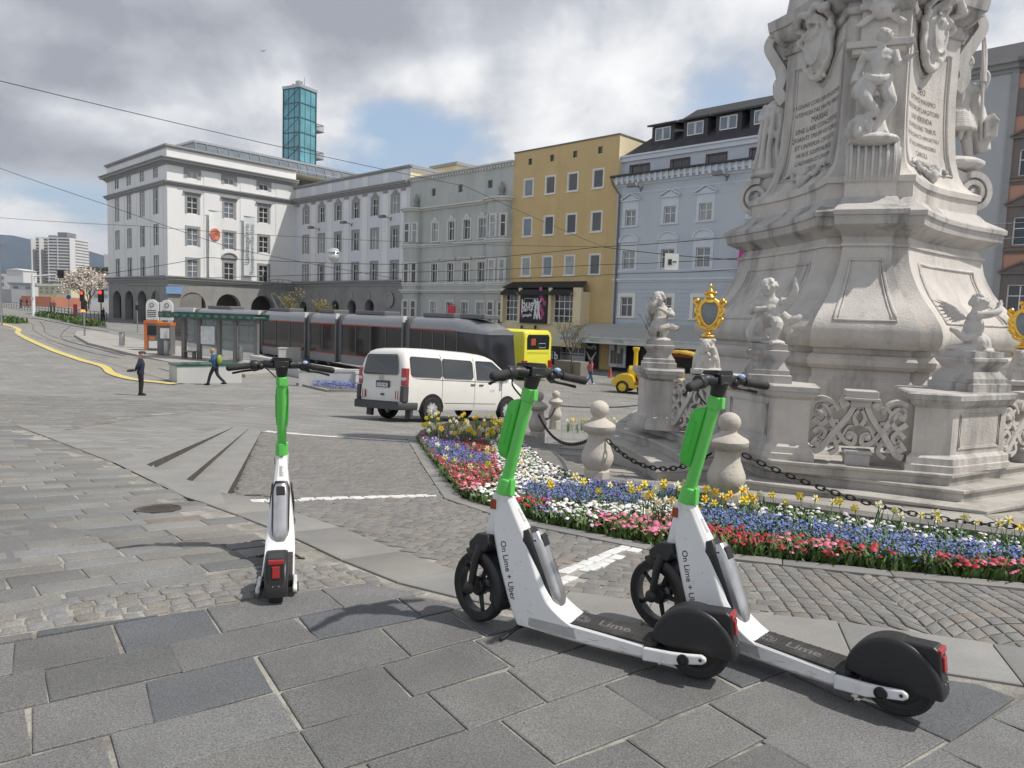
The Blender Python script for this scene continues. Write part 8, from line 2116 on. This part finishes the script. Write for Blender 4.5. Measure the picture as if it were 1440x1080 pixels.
# green topped wall
def lowwall(u0,v0,u1,v1,h,th,mt,top,name,label,toph=.12):
    a=G(u0,v0);b=G(u1,v1); d=(b-a); L=math.hypot(d.x,d.y); r=empty(name,tuple(a),math.atan2(d.y,d.x),label,'low wall'); dz=b.z-a.z
    mb=MB(); mb.add([(0,0,-.3),(L,0,-.3+dz),(L,th,-.3+dz),(0,th,-.3),(0,0,h),(L,0,h+0*dz),(L,th,h),(0,th,h)],[(3,2,1,0),(4,5,6,7),(0,1,5,4),(1,2,6,5),(2,3,7,6),(3,0,4,7)]); mb.build('wall_block',mt,r)
    if top: mb=MB(); mb.box(-.03,L+.03,-.03,th+.03,h+.002,h+toph); mb.build('top_slab',top,r)
    return r
concr=mat('pale_concrete',(.50,.50,.49),.8,var=.07,vs=1.5,grime=.3,gs=1.2,gcol=(.34,.34,.33),streak=True)
lowwall(249,539,340,538,.78,1.5,concr,grn,'green_topped_wall','pale stone block wall with a green glass top where the man walks past',.10)
lowwall(351,516,500,546,.62,.35,concr,concr,'planter_wall','long pale concrete wall running right from the shelter toward the van')
lowwall(420,543,512,546,.75,.3,concr,concr,'planter_wall','nearer pale concrete wall behind the strip of blue flowers')
lowwall(392,508,436,509,.85,.4,concr,concr,'planter_wall','small raised concrete block at the tram platform end',.1)
mb=MB(); a=G(437,546); b=G(515,552); random.seed(3)
for i in range(900):
    t=random.random(); x=a.x+(b.x-a.x)*t; y=a.y+(b.y-a.y)*t+random.uniform(0,1.4); k=random.uniform(.6,1.3); mb.c=(k,k,k); tiny(mb,x,y,gz(x,y)+random.uniform(.12,.35),.035)
tag(mb.build('planter_flowers',petal_b),'strip of blue flowers before the concrete wall left of the van','flowers',kind='stuff')
kb_=[tuple(p) for p in GP((420,541),(462,551),(520,552))]; mb=MB(); ribbon_g(mb,kb_,.25,.1); pts=off(kb_,-.125); vs=[(x,y,gz(x,y)+.1) for x,y in pts]+[(x,y,gz(x,y)-.05) for x,y in pts]; n=len(pts); mb.add(vs,[(i,n+i,n+i+1,i+1) for i in range(n-1)]); struct(mb.build('planter_kerb',kerb_m))
# ---- signals, masts
def pole(name,u,v,vt,rad,mt,label,cat='post',up=0):
    p=G(u,v,up); h=(v-vt)*p.y/F; r=empty(name,tuple(p),0,label,cat); mb=MB(); mb.lathe([(rad*1.15,0),(rad,.1),(rad*.85,h),(0,h)],10); mb.build('post',mt,r,smooth=50); return r,p,h,p.y/F
lensr=mat('lit_red_lens',(.6,.02,.02),.4,emit=(1,.05,.03,1.6)); lensa=mat('lit_amber_lens',(.6,.2,.02),.4,emit=(1,.30,.05,1.5)); sigk=mat('signal_black',(.02,.02,.022),.6)
r,p,h,s=pole('traffic_signal',119,472,423,.07,steel,'traffic signal with an amber light lit on the platform tip','traffic signal',.17)
mb=MB(); mb.box(-.2,.2,-.15,.15,h-.9,h); mb.build('signal_head',sigk,r,bevel=.03); mb=MB(); mb.box(-.17,.17,-.19,-.15,h-.98,h-.78); mb.build('lit_lens',lensa,r)
r,p,h,s=pole('signal_mast',47.5,444,387,.22,wht,'white mast with a long arm carrying a black signal head','signal mast')
mb=MB(); mb.tube([(0,0,h-.2),(34*s,0,h+.15)],.10,8); mb.build('arm',wht,r); mb=MB(); mb.box(36*s,42*s,-.3,.3,h-3*s,h+8*s); mb.build('signal_head',sigk,r,bevel=.05); mb=MB(); mb.lathe([(1.0*2*s,0),(2.2*s,.0),(2.2*s,.06),(0,.06)],12,(0,-.3,h-33*s),axis='Y'); mb.build('blue_disc',blu,r)
for u,v,vt,lab in ((116,440,412,'slim traffic signal showing red left of the blossoming tree'),(142.5,452,411,'traffic signal showing red just left of the white corner building')):
    r,p,h,s=pole('traffic_signal',u,v,vt,.08,sigk,lab,'traffic signal'); mb=MB(); mb.box(-.3,.3,-.2,.2,h-1.3,h+.3); mb.build('signal_head',sigk,r,bevel=.04); mb=MB(); mb.ball((0,-.22,h-.05),.24,10,7,sc=(1,.5,1)); mb.build('lit_lens',lensr,r,smooth=180)
r,p,h,s=pole('street_lamp',2.5,458,345,.10,steel,'tall thin steel lamp post at the far left edge','lamp post'); mb=MB(); mb.tube([(0,0,h),(.6,0,h+.1)],.05,6); mb.build('lamp_arm',steel,r)
r,p,h,s=pole('sign_post',193.5,468,424,.05,steel,'thin post with a small dark signal left of the ticket machines','post'); mb=MB(); mb.box(-.12,.12,-.15,.1,h*.72,h*.88); mb.build('signal_box',sigk,r)
r,p,h,s=pole('sign_post',97,443,418,.05,steel,'post with a round blue sign beyond the road','sign'); mb=MB(); mb.lathe([(.0,-.05),(.32,-.05),(.32,0),(.0,0)],16,(0,0,h),axis='Y'); mb.build('round_sign',mat('sign_blue',(.03,.12,.42),.5),r)
r,p,h,s=pole('barrier_post',106,443,428,.3,mat('red_plastic',(.6,.05,.03),.5),'short red post box beyond the road','post box')
# ---- people
def person(loc,az,label,pose,cols,h=1.75,extra=None):
    r=empty('person',loc,rzaz(az),label,'person'); k=h/1.75
    skin=mat('skin',(.50,.30,.22),.6,var=.05,obj=True) if 'skin' not in bpy.data.materials else bpy.data.materials['skin']
    J=pose; 
    def mm(c,n): 
        nm='cloth_'+n; return mat(nm,c,.85,var=.15,vs=6,obj=True)
    mb=MB(); mb.X=Matrix.Scale(k,4)
    hd=J['head']; mb.ball(hd,.105,14,10,sc=(.82,.95,1.15)); f=Vector(J.get('look',(0,1,0))).normalized(); hv=Vector(hd); mb.tube([hv+f*.09+Vector((0,0,.02)),hv+f*.125-Vector((0,0,.02)),hv+f*.09-Vector((0,0,.03))],[.012,.02,.015],6)
    sdv=f.cross(Vector((0,0,1)))
    for sg in (-1,1): mb.ball(hv+sdv*sg*.088,.025,6,5,sc=(.5,1,1.4))
    mb.tube([J['neck'],hd],[.06,.05],8); mb.tube(catmull([J['hip'],J['chest'],J['neck']],4),[.13,.13,.12,.13,.15,.15,.12,.09,.06],12,sq=.75)
    for a in ('L','R'):
        limb(mb,[J['sh'+a],J['el'+a],J['wr'+a]],[.05,.042,.035,.03,.024]); w=Vector(J['wr'+a]); hand(mb,w,(w-Vector(J['el'+a])),(0,1,0),.085)
        limb(mb,[J['hp'+a],J['kn'+a],J['an'+a]],[.085,.075,.055,.05,.035]); an=Vector(J['an'+a]); fd=Vector(J.get('ft'+a,(0,1,0))); mb.tube([an+Vector((0,0,-.03))-fd*.05,an+fd*.16+Vector((0,0,-.05))],[.04,.03],8)
    mb.build('body',skin,r,remesh=.012,smooth=180)
    mb=MB(); mb.X=Matrix.Scale(k,4)
    mb.tube(catmull([Vector(J['hip'])-Vector((0,0,.10)),J['chest'],J['neck']],4),[.165,.16,.155,.165,.18,.18,.15,.11,.075],14,sq=.78)
    for a in ('L','R'): limb(mb,[Vector(J['neck']).lerp(Vector(J['sh'+a]),.3)-Vector((0,0,.04)),J['sh'+a],J['el'+a],Vector(J['el'+a]).lerp(Vector(J['wr'+a]),.92)],[.06,.075,.06,.052,.045])
    mb.build('jacket',mm(cols[0],'jacket'),r,remesh=.012,smooth=180)
    mb=MB(); mb.X=Matrix.Scale(k,4); mb.ball(Vector(J['hip'])-Vector((0,0,.02)),.17,12,9,sc=(1,.8,.9))
    for a in ('L','R'): limb(mb,[J['hp'+a],J['kn'+a],Vector(J['an'+a])+Vector((0,0,-.01))],[.11,.095,.075,.07,.065])
    mb.build('trousers',mm(cols[1],'trousers'),r,remesh=.012,smooth=180)
    mb=MB(); mb.X=Matrix.Scale(k,4)
    for a in ('L','R'): an=Vector(J['an'+a]); fd=Vector(J.get('ft'+a,(0,1,0))).normalized(); mb.tube([an+Vector((0,0,-.045))-fd*.08,an+Vector((0,0,-.04)),an+fd*.10+Vector((0,0,-.055)),an+fd*.19+Vector((0,0,-.065))],[.035,.052,.045,.03],10)
    mb.build('shoes',mm(cols[2],'shoes'),r,smooth=60)
    mb=MB(); mb.X=Matrix.Scale(k,4)
    if extra!='cap': mb.ball(hv+Vector((0,0,.025))-f*.02,.112,14,10,sc=(.85,.98,1.08))
    else: mb.ball(hv+Vector((0,0,.07))-f*.005,.115,14,8,sc=(.95,1.05,.55)); mb.tube([hv+f*.05+Vector((0,0,.06)),hv+f*.15+Vector((0,0,.045))],[.08,.05],8,sq=.4)
    mb.build('cap' if extra=='cap' else 'hair',mm(cols[3],'hair'),r,smooth=180)
    return r
stand=dict(hip=(0,0,.93),chest=(0,.02,1.2),neck=(0,.0,1.48),head=(0,.05,1.63),shL=(-.19,0,1.42),shR=(.19,0,1.42),elL=(-.25,-.10,1.17),wrL=(-.12,-.17,1.02),elR=(.25,-.10,1.17),wrR=(.10,-.18,1.0),hpL=(-.09,0,.9),hpR=(.09,0,.9),knL=(-.11,.04,.5),knR=(.11,.0,.5),anL=(-.12,.0,.09),anR=(.13,-.02,.09))
p=G(198,556); m=person(tuple(p),62,'man in a dark jacket and grey flat cap standing with his hands behind his back',stand,((.022,.028,.05),(.012,.012,.015),(.01,.01,.01),(.06,.06,.065)),1.76,'cap')
mb=MB(); mb.tube([(.0,-.22,1.02),(-.0,-.30,1.0),(-.0,-.48,.98)],[.05,.06,.04],8,sq=1.6); mb.build('held_bag',sigk,m)
walk=dict(hip=(0,0,.92),chest=(0,.04,1.2),neck=(0,.08,1.46),head=(0,.16,1.59),look=(0,.8,-.55),shL=(-.18,.05,1.40),shR=(.18,.05,1.40),elL=(-.22,.08,1.14),wrL=(-.08,.28,1.16),elR=(.22,.06,1.14),wrR=(.08,.28,1.14),hpL=(-.08,0,.9),hpR=(.08,0,.9),knL=(-.09,.20,.52),knR=(.09,-.06,.50),anL=(-.09,.32,.10),anR=(.09,-.42,.16))
p=G(303,542); m=person(tuple(p),277,'man in a blue patterned jacket walking left past the green topped wall, looking down',walk,((.035,.09,.19),(.022,.026,.035),(.01,.01,.01),(.42,.25,.12)),1.74)
mb=MB(); mb.ball((0,-.20,1.22),.17,12,9,sc=(.95,.65,1.35)); mb.build('rucksack',mat('yellow_green_rucksack',(.26,.33,.05),.8,var=.2,vs=8,obj=True),m,smooth=180)
wk=dict(walk); wk['head']=(0,.06,1.62); wk['look']=(0,1,0); wk['elL']=(-.24,-.05,1.15); wk['wrL']=(-.24,.08,.95); wk['elR']=(.24,-.05,1.15); wk['wrR']=(.22,.02,.92); wk['neck']=(0,.02,1.47)
p=G(829,541); m=person(tuple(p),60,'woman in a pink jacket and blue jeans walking before the shops',wk,((.50,.13,.14),(.05,.09,.18),(.6,.6,.6),(.06,.025,.02)),1.66)
mb=MB(); mb.ball((0,-.02,1.50),.11,10,8,sc=(.9,.9,1.6)); mb.build('long_hair',mat('brown_hair',(.06,.025,.02),.8,obj=True),m,smooth=180)
for i,(u,v,c,lab) in enumerate(((29.5,433,(.03,.05,.1),'distant pedestrian in dark blue at the bridge, leftmost of four'),(38,433,(.05,.04,.05),'distant pedestrian in black right of the one in dark blue'),(72,438,(.12,.10,.10),'distant pedestrian in brown, left of a close pair'),(76.5,438,(.25,.16,.14),'distant pedestrian in rose, right of a close pair'),(145.5,452,(.02,.02,.025),'dark figure waiting at the corner under the arcade'))):
    p=G(u,v); person(tuple(p),(200,30,190,200,100)[i],lab,stand if i!=1 else wk,(c,(.03,.03,.04),(.02,.02,.02),(.03,.02,.02)),1.72)
# ---- bare trees
bark=mat('bare_bark',(.13,.11,.09),.85,var=.2,vs=8); bud=mat('spring_buds',(.22,.20,.08),.8,attr=True); blossom=mat('cream_blossom',(.62,.56,.48),.8,attr=True)
def tree(loc,h,spread,label,seed,leafm=None,nleaf=0,lsz=.05,name='bare_tree',trunk=.3,levels=4):
    rnd=random.Random(seed); r=empty(name,tuple(loc),0,label,'tree'); mb=MB(); mt_=MB(); tips=[]
    def br(p,d,L,rad,lv,tgt):
        q=p+d*L*.5+Vector((rnd.uniform(-.05,.05),rnd.uniform(-.05,.05),.02))*L; e=q+(d+Vector((rnd.uniform(-.2,.2),rnd.uniform(-.2,.2),rnd.uniform(0,.15)))).normalized()*L*.5
        tgt.tube([p,q,e],[rad,rad*.8,rad*.55],6 if lv<2 else 4,caps=False)
        if lv>=levels: tips.append(e); tips.append(q); return
        for i in range(rnd.choice((3,4)) if lv<3 else 4):
            a=rnd.uniform(0,2*PI); t=rnd.uniform(.35,1.); st=p.lerp(e,t) if t<.98 else e; sp=rnd.uniform(.45,.95)*spread
            dd=(d+Vector((math.cos(a)*sp,math.sin(a)*sp,rnd.uniform(-.05,.35)))).normalized(); br(st,dd,L*rnd.uniform(.55,.75),rad*.5,lv+1,mb)
    base=Vector((0,0,0)); top=Vector((0,0,h*trunk)); mt_.tube([base,top*.5+Vector((.03,0,0)),top],[h*.02,h*.016,h*.014],8); mt_.build('trunk',bark,r,smooth=60)
    for i in range(5):
        a=2*PI*i/5+rnd.uniform(-.3,.3); sp=spread*rnd.uniform(.4,.9) if i else .1; br(top*rnd.uniform(.8,1.),Vector((math.cos(a)*sp,math.sin(a)*sp,1)).normalized(),h*.30,h*.009,1,mb)
    mb.build('branches',bark,r)
    if leafm:
        lm=MB()
        for i in range(nleaf):
            t=rnd.choice(tips); k=rnd.uniform(.6,1.2); lm.c=(k,k*rnd.uniform(.9,1.05),k); x,y,z=[t[j]+rnd.gauss(0,lsz*2.2) for j in range(3)]; a=rnd.uniform(0,6); s=lsz*rnd.uniform(.6,1.2)
            v1=Vector((rnd.uniform(-1,1),rnd.uniform(-1,1),rnd.uniform(-1,1))).normalized()*s; v2=v1.orthogonal().normalized()*s; c=Vector((x,y,z)); lm.add([c-v1,c+v2,c+v1,c-v2],[(0,1,2,3)])
        lm.build('crown',leafm,r)
    return r
p=at(803,528,55); z=gz(p.x,p.y); tree((p.x,p.y,z),5.2,.95,'small bare street tree in front of the ochre building',4,bud,500,.035)
p=at(923,500,48); z=gz(p.x,p.y); tree((p.x,p.y,z),6.6,.45,'small bare street tree in front of the pale blue building',9,bud,300,.03)
p=at(407,470,66); z=gz(p.x,p.y); tree((p.x,p.y,z),5.4,.5,'young tree budding pale green before the white building arcade',14,bud,900,.06,'young_tree')
p=at(452,470,70); z=gz(p.x,p.y); tree((p.x,p.y,z),5.2,.5,'young tree budding pale green before the lilac wing',17,bud,900,.06,'young_tree')
p=at(125,440,140); tree((p.x,p.y,gz(p.x,p.y)-.3),11.5,1.0,'cream blossoming tree left of the white corner building',23,blossom,5000,.16,'blossom_tree',.12)
# planter box by the club
p=G(803,528); mb=MB(); mb.box(-1.3,1.3,-.5,.5,0,1.1); o=mb.build('stone_planter',mat('grey_brown_stone_block',(.22,.20,.18),.85,var=.15,vs=3),None,bevel=.03); o.location=p; o.rotation_euler=(0,0,RZ); tag(o,'square stone planter box before the club frontage','planter')
p=G(858,531); mb=MB(); mb.lathe([(.22,0),(.22,.04),(.16,.06),(.03,.85),(.0,.86)],14); o=mb.build('traffic_cone',mat('dull_red_cone',(.42,.09,.05),.6),None,smooth=40); o.location=p; tag(o,'folded dull red parasol shaped cone left of the yellow road train','cone')
r=empty('parking_sign',tuple(G(938,512)),0,'post with a square blue parking sign behind the left cherub','sign'); mb=MB(); mb.tube([(0,0,0),(0,0,3.4)],.05,6); mb.build('post',steel,r); mb=MB(); mb.box(-.75,.05,-.08,-.04,2.2,3.1); mb.build('sign_plate',mat('parking_blue',(.03,.12,.5),.5),r)
# ---- wires and hanging lamps
wire_m=mat('overhead_wire',(.03,.03,.032),.5)
def wire(pts,label,rad=.022):
    P=[at(u,v,Y) for u,v,Y in pts]; o0=P[0]; mb=MB(); q=[]
    for a,b in zip(P,P[1:]):
        for i in range(10): t=i/10; q.append(a.lerp(b,t)-o0-Vector((0,0,.015*(b-a).length*4*t*(1-t)*.35)))
    q.append(P[-1]-o0); mb.tube(q,rad,4); o=mb.build('overhead_wire',wire_m,None); o.location=o0; tag(o,label,'wire','overhead wires above the square')
wire([(-40,104,26),(655,262,42),(846,346,52)],'topmost overhead wire, falling from the upper left corner to the ochre building',.014)
wire([(-40,222,60),(150,288,60),(330,350,60),(560,392,60)],'overhead wire crossing the white corner building to the right',.02)
wire([(-40,303,62),(200,318,62),(520,338,62),(845,347,60)],'faint overhead wire low across the white facades',.016)
wire([(150,385,60),(290,362,60),(560,372,58),(846,347,52),(1052,331,40)],'overhead wire meeting at the knot before the drainpipe',.022)
wire([(846,347,52),(960,360,48),(1060,366,42)],'overhead wire running right from the knot before the pale blue building',.024)
wire([(150,392,60),(500,384,58),(850,372,54),(1050,362,44)],'overhead wire just above the arcade cornice',.02)
wire([(180,402,60),(500,397,58),(900,384,52),(1055,378,44)],'lowest overhead wire above the tram',.02)
wire([(1380,316,30),(1480,310,30)],'upper wire at the right edge before the salmon house',.014); wire([(1375,338,30),(1480,330,30)],'lower wire at the right edge before the salmon house',.014)
p=at(469.5,361,55); mb=MB(); mb.ball((0,0,0),.42,14,10,sc=(1,1,.95)); mb.lathe([(.3,.25),(.45,.32),(.3,.6),(.0,.65)],12); o=mb.build('hanging_lamp',mat('clear_lamp_globe',(.55,.56,.57),.15,.4,var=.4,vs=9),None,smooth=60); o.location=p; tag(o,'round glass lamp hanging on a wire before the lilac wing','lamp')
p=at(944.5,368,46); mb=MB(); mb.box(-.42,.42,-.03,.03,-.5,.5); o=mb.build('hanging_sign',wht,None); o.location=p; tag(o,'small square white sign hung on the wires before the pale blue building','sign'); mb=MB(); mb.box(-.22,-.0,-.05,-.03,-.2,.15); mb.tube([(.05,-.04,0),(.3,-.04,0)],.04,4); q=mb.build('black_mark',ink,o)
# ================================================================ distance
far=empty('apartment_tower',tuple(at(80,423,480)),0,'tall white residential tower with balcony rows beyond the river','building'); s=480/F
facw=mat('far_white_panels',(.60,.60,.60),.8,var=.05,vs=.05); facg=mat('far_window_bands',(.26,.27,.29),.6,var=.2,vs=.1)
H=(423-334)*s
def zz(v): return (423-v)*s
w0=-27*s
mb=MB(); mb.box(-27*s,-3*s,0,14,-6,zz(338)); mb.box(-4*s,25.5*s,-4,16,-6,zz(336)); mb.box(-14*s,-5*s,3,12,zz(338),zz(332)); mb.box(3*s,16*s,0,10,zz(336),zz(328)); mb.build('wall',facg,far)
mb=MB(); k=0; v=336
while v<408:
    a,b=zz(v+2.2),zz(v); mb.box(-27.4*s,-3*s,-.8,14.5,a,b); mb.box(-4.4*s,26*s,-5,16.5,a,b); v+=4.15
for x in (-27,-16,-3.6,9,26): mb.box((x-.5)*s,(x+.5)*s,-5.2,.5,-6,zz(338))
mb.build('balcony_band',facw,far)
def fblock(u0,u1,v0,v1,Y,mt,label,roof=None,wins=0,name='far_house'):
    a=at(u0,v1,Y); s=Y/F; w=(u1-u0)*s; h=(v1-v0)*s; r=empty(name,tuple(a),0,label,'building'); mb=MB(); mb.box(0,w,0,12,-4,h); mb.build('wall',mt,r)
    if roof: mb=MB(); mb.side([(-.5,h),(w+.5,h),(w*.5,h+w*.12 if roof[1] else h+.6)] if roof[1] else [(-.5,h+.02),(w+.5,h+.02),(w+.5,h+.8),(-.5,h+.8)],-.5,12.5); mb.build('roof',roof[0],r)
    for i in range(wins):
        for j in range(2): mb=MB(); x=w*(i+.3)/wins; mb.box(x,x+w*.4/wins,-.12,0,h*(.25+.4*j),h*(.45+.4*j)); mb.build('window',facg,r)
    return r
redr=mat('far_red_roof',(.40,.16,.10),.8,var=.15,vs=.3); paley=mat('far_yellow_wall',(.55,.52,.36),.8,var=.05)
fblock(10,33,380,404,420,facw,'pale curved roofed hall far left of the tower',(facw,True),0)
fblock(-40,11,384,406,430,facw,'far low white block at the left edge',None,3)
fblock(14,48,400,416,300,facw,'low white house left of the white mast',(facg,False),2)
fblock(54,78,402,415,290,paley,'left of two low pale yellow houses below the tower',(facw,False),3); fblock(78,100,402,415,285,paley,'right of two low pale yellow houses below the tower',(facw,False),3)
fblock(-40,16,405,417,280,facg,'dark low block at the far left edge')
fblock(128,156,400,424,250,facw,'white gabled house behind the blossoming tree',(redr,True),2)
fblock(147,165,358,400,420,facw,'narrow white high block cut by the white corner building')
fblock(104,128,392,402,380,facg,'grey low houses right of the tower')
r=fblock(30,72,416,424,170,redr,'long low red market stall roof at the bridge head',None,0,'market_stall')
r=empty('church_tower',tuple(at(125,400,600)),0,'thin dark church spire behind the blossoming tree','church'); s=600/F; mb=MB(); mb.box(-2*s,2*s,-1.,3,-5,22*s); mb.build('tower_wall',facg,r); mb=MB(); mb.lathe([(3*s,20*s),(3.2*s,22*s),(1.6*s,27*s),(1.9*s,29*s),(.8*s,33*s),(.25*s,37*s),(.12*s,52*s),(0,53*s)],10); mb.build('spire',trim_dk,r)
# bridge railing
a=G(-20,431); b=G(150,452); mb=MB(); L=(b-a).length; r=empty('bridge_railing',tuple(a),0,'grey railing along the far side of the road to the bridge','railing')
d=(b-a); 
for i in range(41):
    t=i/40; p=a.lerp(b,t); z=gz(p.x,p.y); mb.box(p.x-a.x-.03,p.x-a.x+.03,p.y-a.y-.03,p.y-a.y+.03,z-a.z,z-a.z+1.1)
mb.build('railing_posts',gry,r)
for hh in (1.1,.65,.25): m=MB(); m.tube([a.lerp(b,t/10)-a+Vector((0,0,gz(*a.lerp(b,t/10).xy)-a.lerp(b,t/10).z+hh)) for t in range(11)],.035,4); m.build('railing_bar',gry,r)
# far tree mass and the wooded hills
random.seed(41)
fol=mat('far_foliage',(.10,.11,.07),.9,var=.4,vs=.15,attr=True)
mb=MB()
for i in range(2600):
    u=random.uniform(60,165); v0=392 if u>95 else 400; v=random.uniform(v0 if u<112 else 378,416); Y=random.uniform(330,400)
    if u<104 and v<399: continue
    p=at(u,v,Y); mb.c=tint(1,.4,.25); v1=Vector((random.uniform(-1,1),random.uniform(-1,1),random.uniform(-1,1))).normalized()*1.5; v2=v1.orthogonal().normalized()*1.5; mb.add([p-v1,p+v2,p+v1,p-v2],[(0,1,2,3)])
tag(mb.build('distant_woodland',fol),'brown and green spring woodland below the hills at the left','woodland',kind='stuff')
hill=mat('wooded_hill',(.030,.055,.095),.95,var=.35,vs=.006,grime=.5,gs=.004,gcol=(.07,.09,.075))  # blue of distance haze put into the hill colour
def hills(name,prof,Y,mt,dep=900):
    mb=MB(); top=[at(u,v,Y) for u,v in prof]; vs=[];n=len(top); m=8
    for j in range(m+1):
        t=j/m
        for p in top:
            vs.append((p.x*(1+.0*t),p.y-dep*(1-t)**1.3*1.0,-40+(p.z+40)*math.sin(PI/2*t)+random.uniform(-6,6)*t*(1-t)*4))
    mb.add(vs,[(j*n+i,j*n+i+1,(j+1)*n+i+1,(j+1)*n+i) for j in range(m) for i in range(n-1)])
    for p in top: pass
    base=len(mb.V); vb=[(p.x,p.y+dep,-40) for p in top]; mb.add([tuple(p) for p in top]+vb,[(i,i+1,n+i+1,n+i) for i in range(n-1)])
    struct(mb.build(name,mt,smooth=180))
hills('wooded_hills',[(-900,360),(-500,340),(-250,326),(-100,329),(0,331),(18,331),(40,336),(60,340),(80,345),(105,350),(125,353),(145,359),(170,366),(220,375),(300,384),(420,395),(600,410)],4200,hill,1500)
mb=MB()
for i in range(60):
    u=random.choice((random.uniform(-20,50),random.uniform(108,146))); v=random.uniform(352,378) if u<60 else random.uniform(358,364); 
    p=at(u,v,3300 if u<60 else 3900)
sn=None
# a bird
p=at(370,72,60); mb=MB(); mb.tube([(-.22,0,.08),(-.08,0,.0),(0,0,.02),(.08,0,0),(.2,0,.1)],[.01,.025,.04,.025,.01],5,sq=.5); o=mb.build('bird',sigk,None); o.location=p; tag(o,'tiny dark bird high in the clouds','bird')
# ================================================================ air
hz=MB(); hz.box(-7000,7000,-30,9500,-60,900)
hm=bpy.data.materials.new('haze'); hm.use_nodes=True; hn=hm.node_tree; hn.nodes.remove(hn.nodes['Principled BSDF'])
pv=nd(hn,'ShaderNodeVolumePrincipled',{'Color':(.80,.86,.95,1),'Density':.00007,'Anisotropy':.2}); hn.links.new(pv.outputs[0],hn.nodes['Material Output'].inputs['Volume'])
tag(hz.build('haze',hm),'thin pale air haze over the whole town','haze',kind='stuff')
# ---- long trims made of several separate bands: one part each
def split_parts(o):
    me=o.data; n=len(me.vertices); par=list(range(n))
    def fd_(a):
        while par[a]!=a: par[a]=par[par[a]]; a=par[a]
        return a
    for p in me.polygons:
        vs=p.vertices; r=fd_(vs[0])
        for v in vs[1:]: par[fd_(v)]=r
    comp={}
    for i in range(n): comp.setdefault(fd_(i),[]).append(i)
    bb=[]
    for k,l in comp.items():
        c=[me.vertices[i].co for i in l]; bb.append([k,[min(v[j] for v in c)-.03 for j in range(3)],[max(v[j] for v in c)+.03 for j in range(3)]])
    g=list(range(len(bb)))
    def fg(a):
        while g[a]!=a: a=g[a]
        return a
    for i in range(len(bb)):
        for j in range(i):
            if all(bb[i][1][k]<=bb[j][2][k] and bb[j][1][k]<=bb[i][2][k] for k in range(3)): g[fg(i)]=fg(j)
    root2g={bb[i][0]:fg(i) for i in range(len(bb))}; gs=sorted(set(root2g.values()))
    if len(gs)<2 or len(gs)>24: return
    for gi in gs:
        vs=[];mp={};fs=[];ms=[]
        for p in me.polygons:
            if root2g[fd_(p.vertices[0])]==gi:
                f=[]
                for v in p.vertices:
                    if v not in mp: mp[v]=len(vs); vs.append(tuple(me.vertices[v].co))
                    f.append(mp[v])
                fs.append(f); ms.append(p.material_index)
        nm=bpy.data.meshes.new(o.name); nm.from_pydata(vs,[],fs)
        for m in me.materials: nm.materials.append(m)
        nm.polygons.foreach_set('material_index',ms); nm.update()
        q=bpy.data.objects.new(o.name.split('.')[0],nm); COL.objects.link(q); q.parent=o.parent; q.matrix_basis=o.matrix_basis.copy(); q.matrix_parent_inverse=o.matrix_parent_inverse.copy()
        for m in o.modifiers:
            if m.type=='BEVEL': w=q.modifiers.new('b','BEVEL'); w.width=m.width; w.segments=m.segments; w.limit_method='ANGLE'; w.angle_limit=m.angle_limit
    bpy.data.objects.remove(o)
for o in [o for o in bpy.data.objects if o.type=='MESH' and o.name.split('.')[0] in ('cornice','centre_post','axle_bolt','pilaster_strip','coping','urn_finial','corner_trim','metal_frame','bracket','headlight')]: split_parts(o)
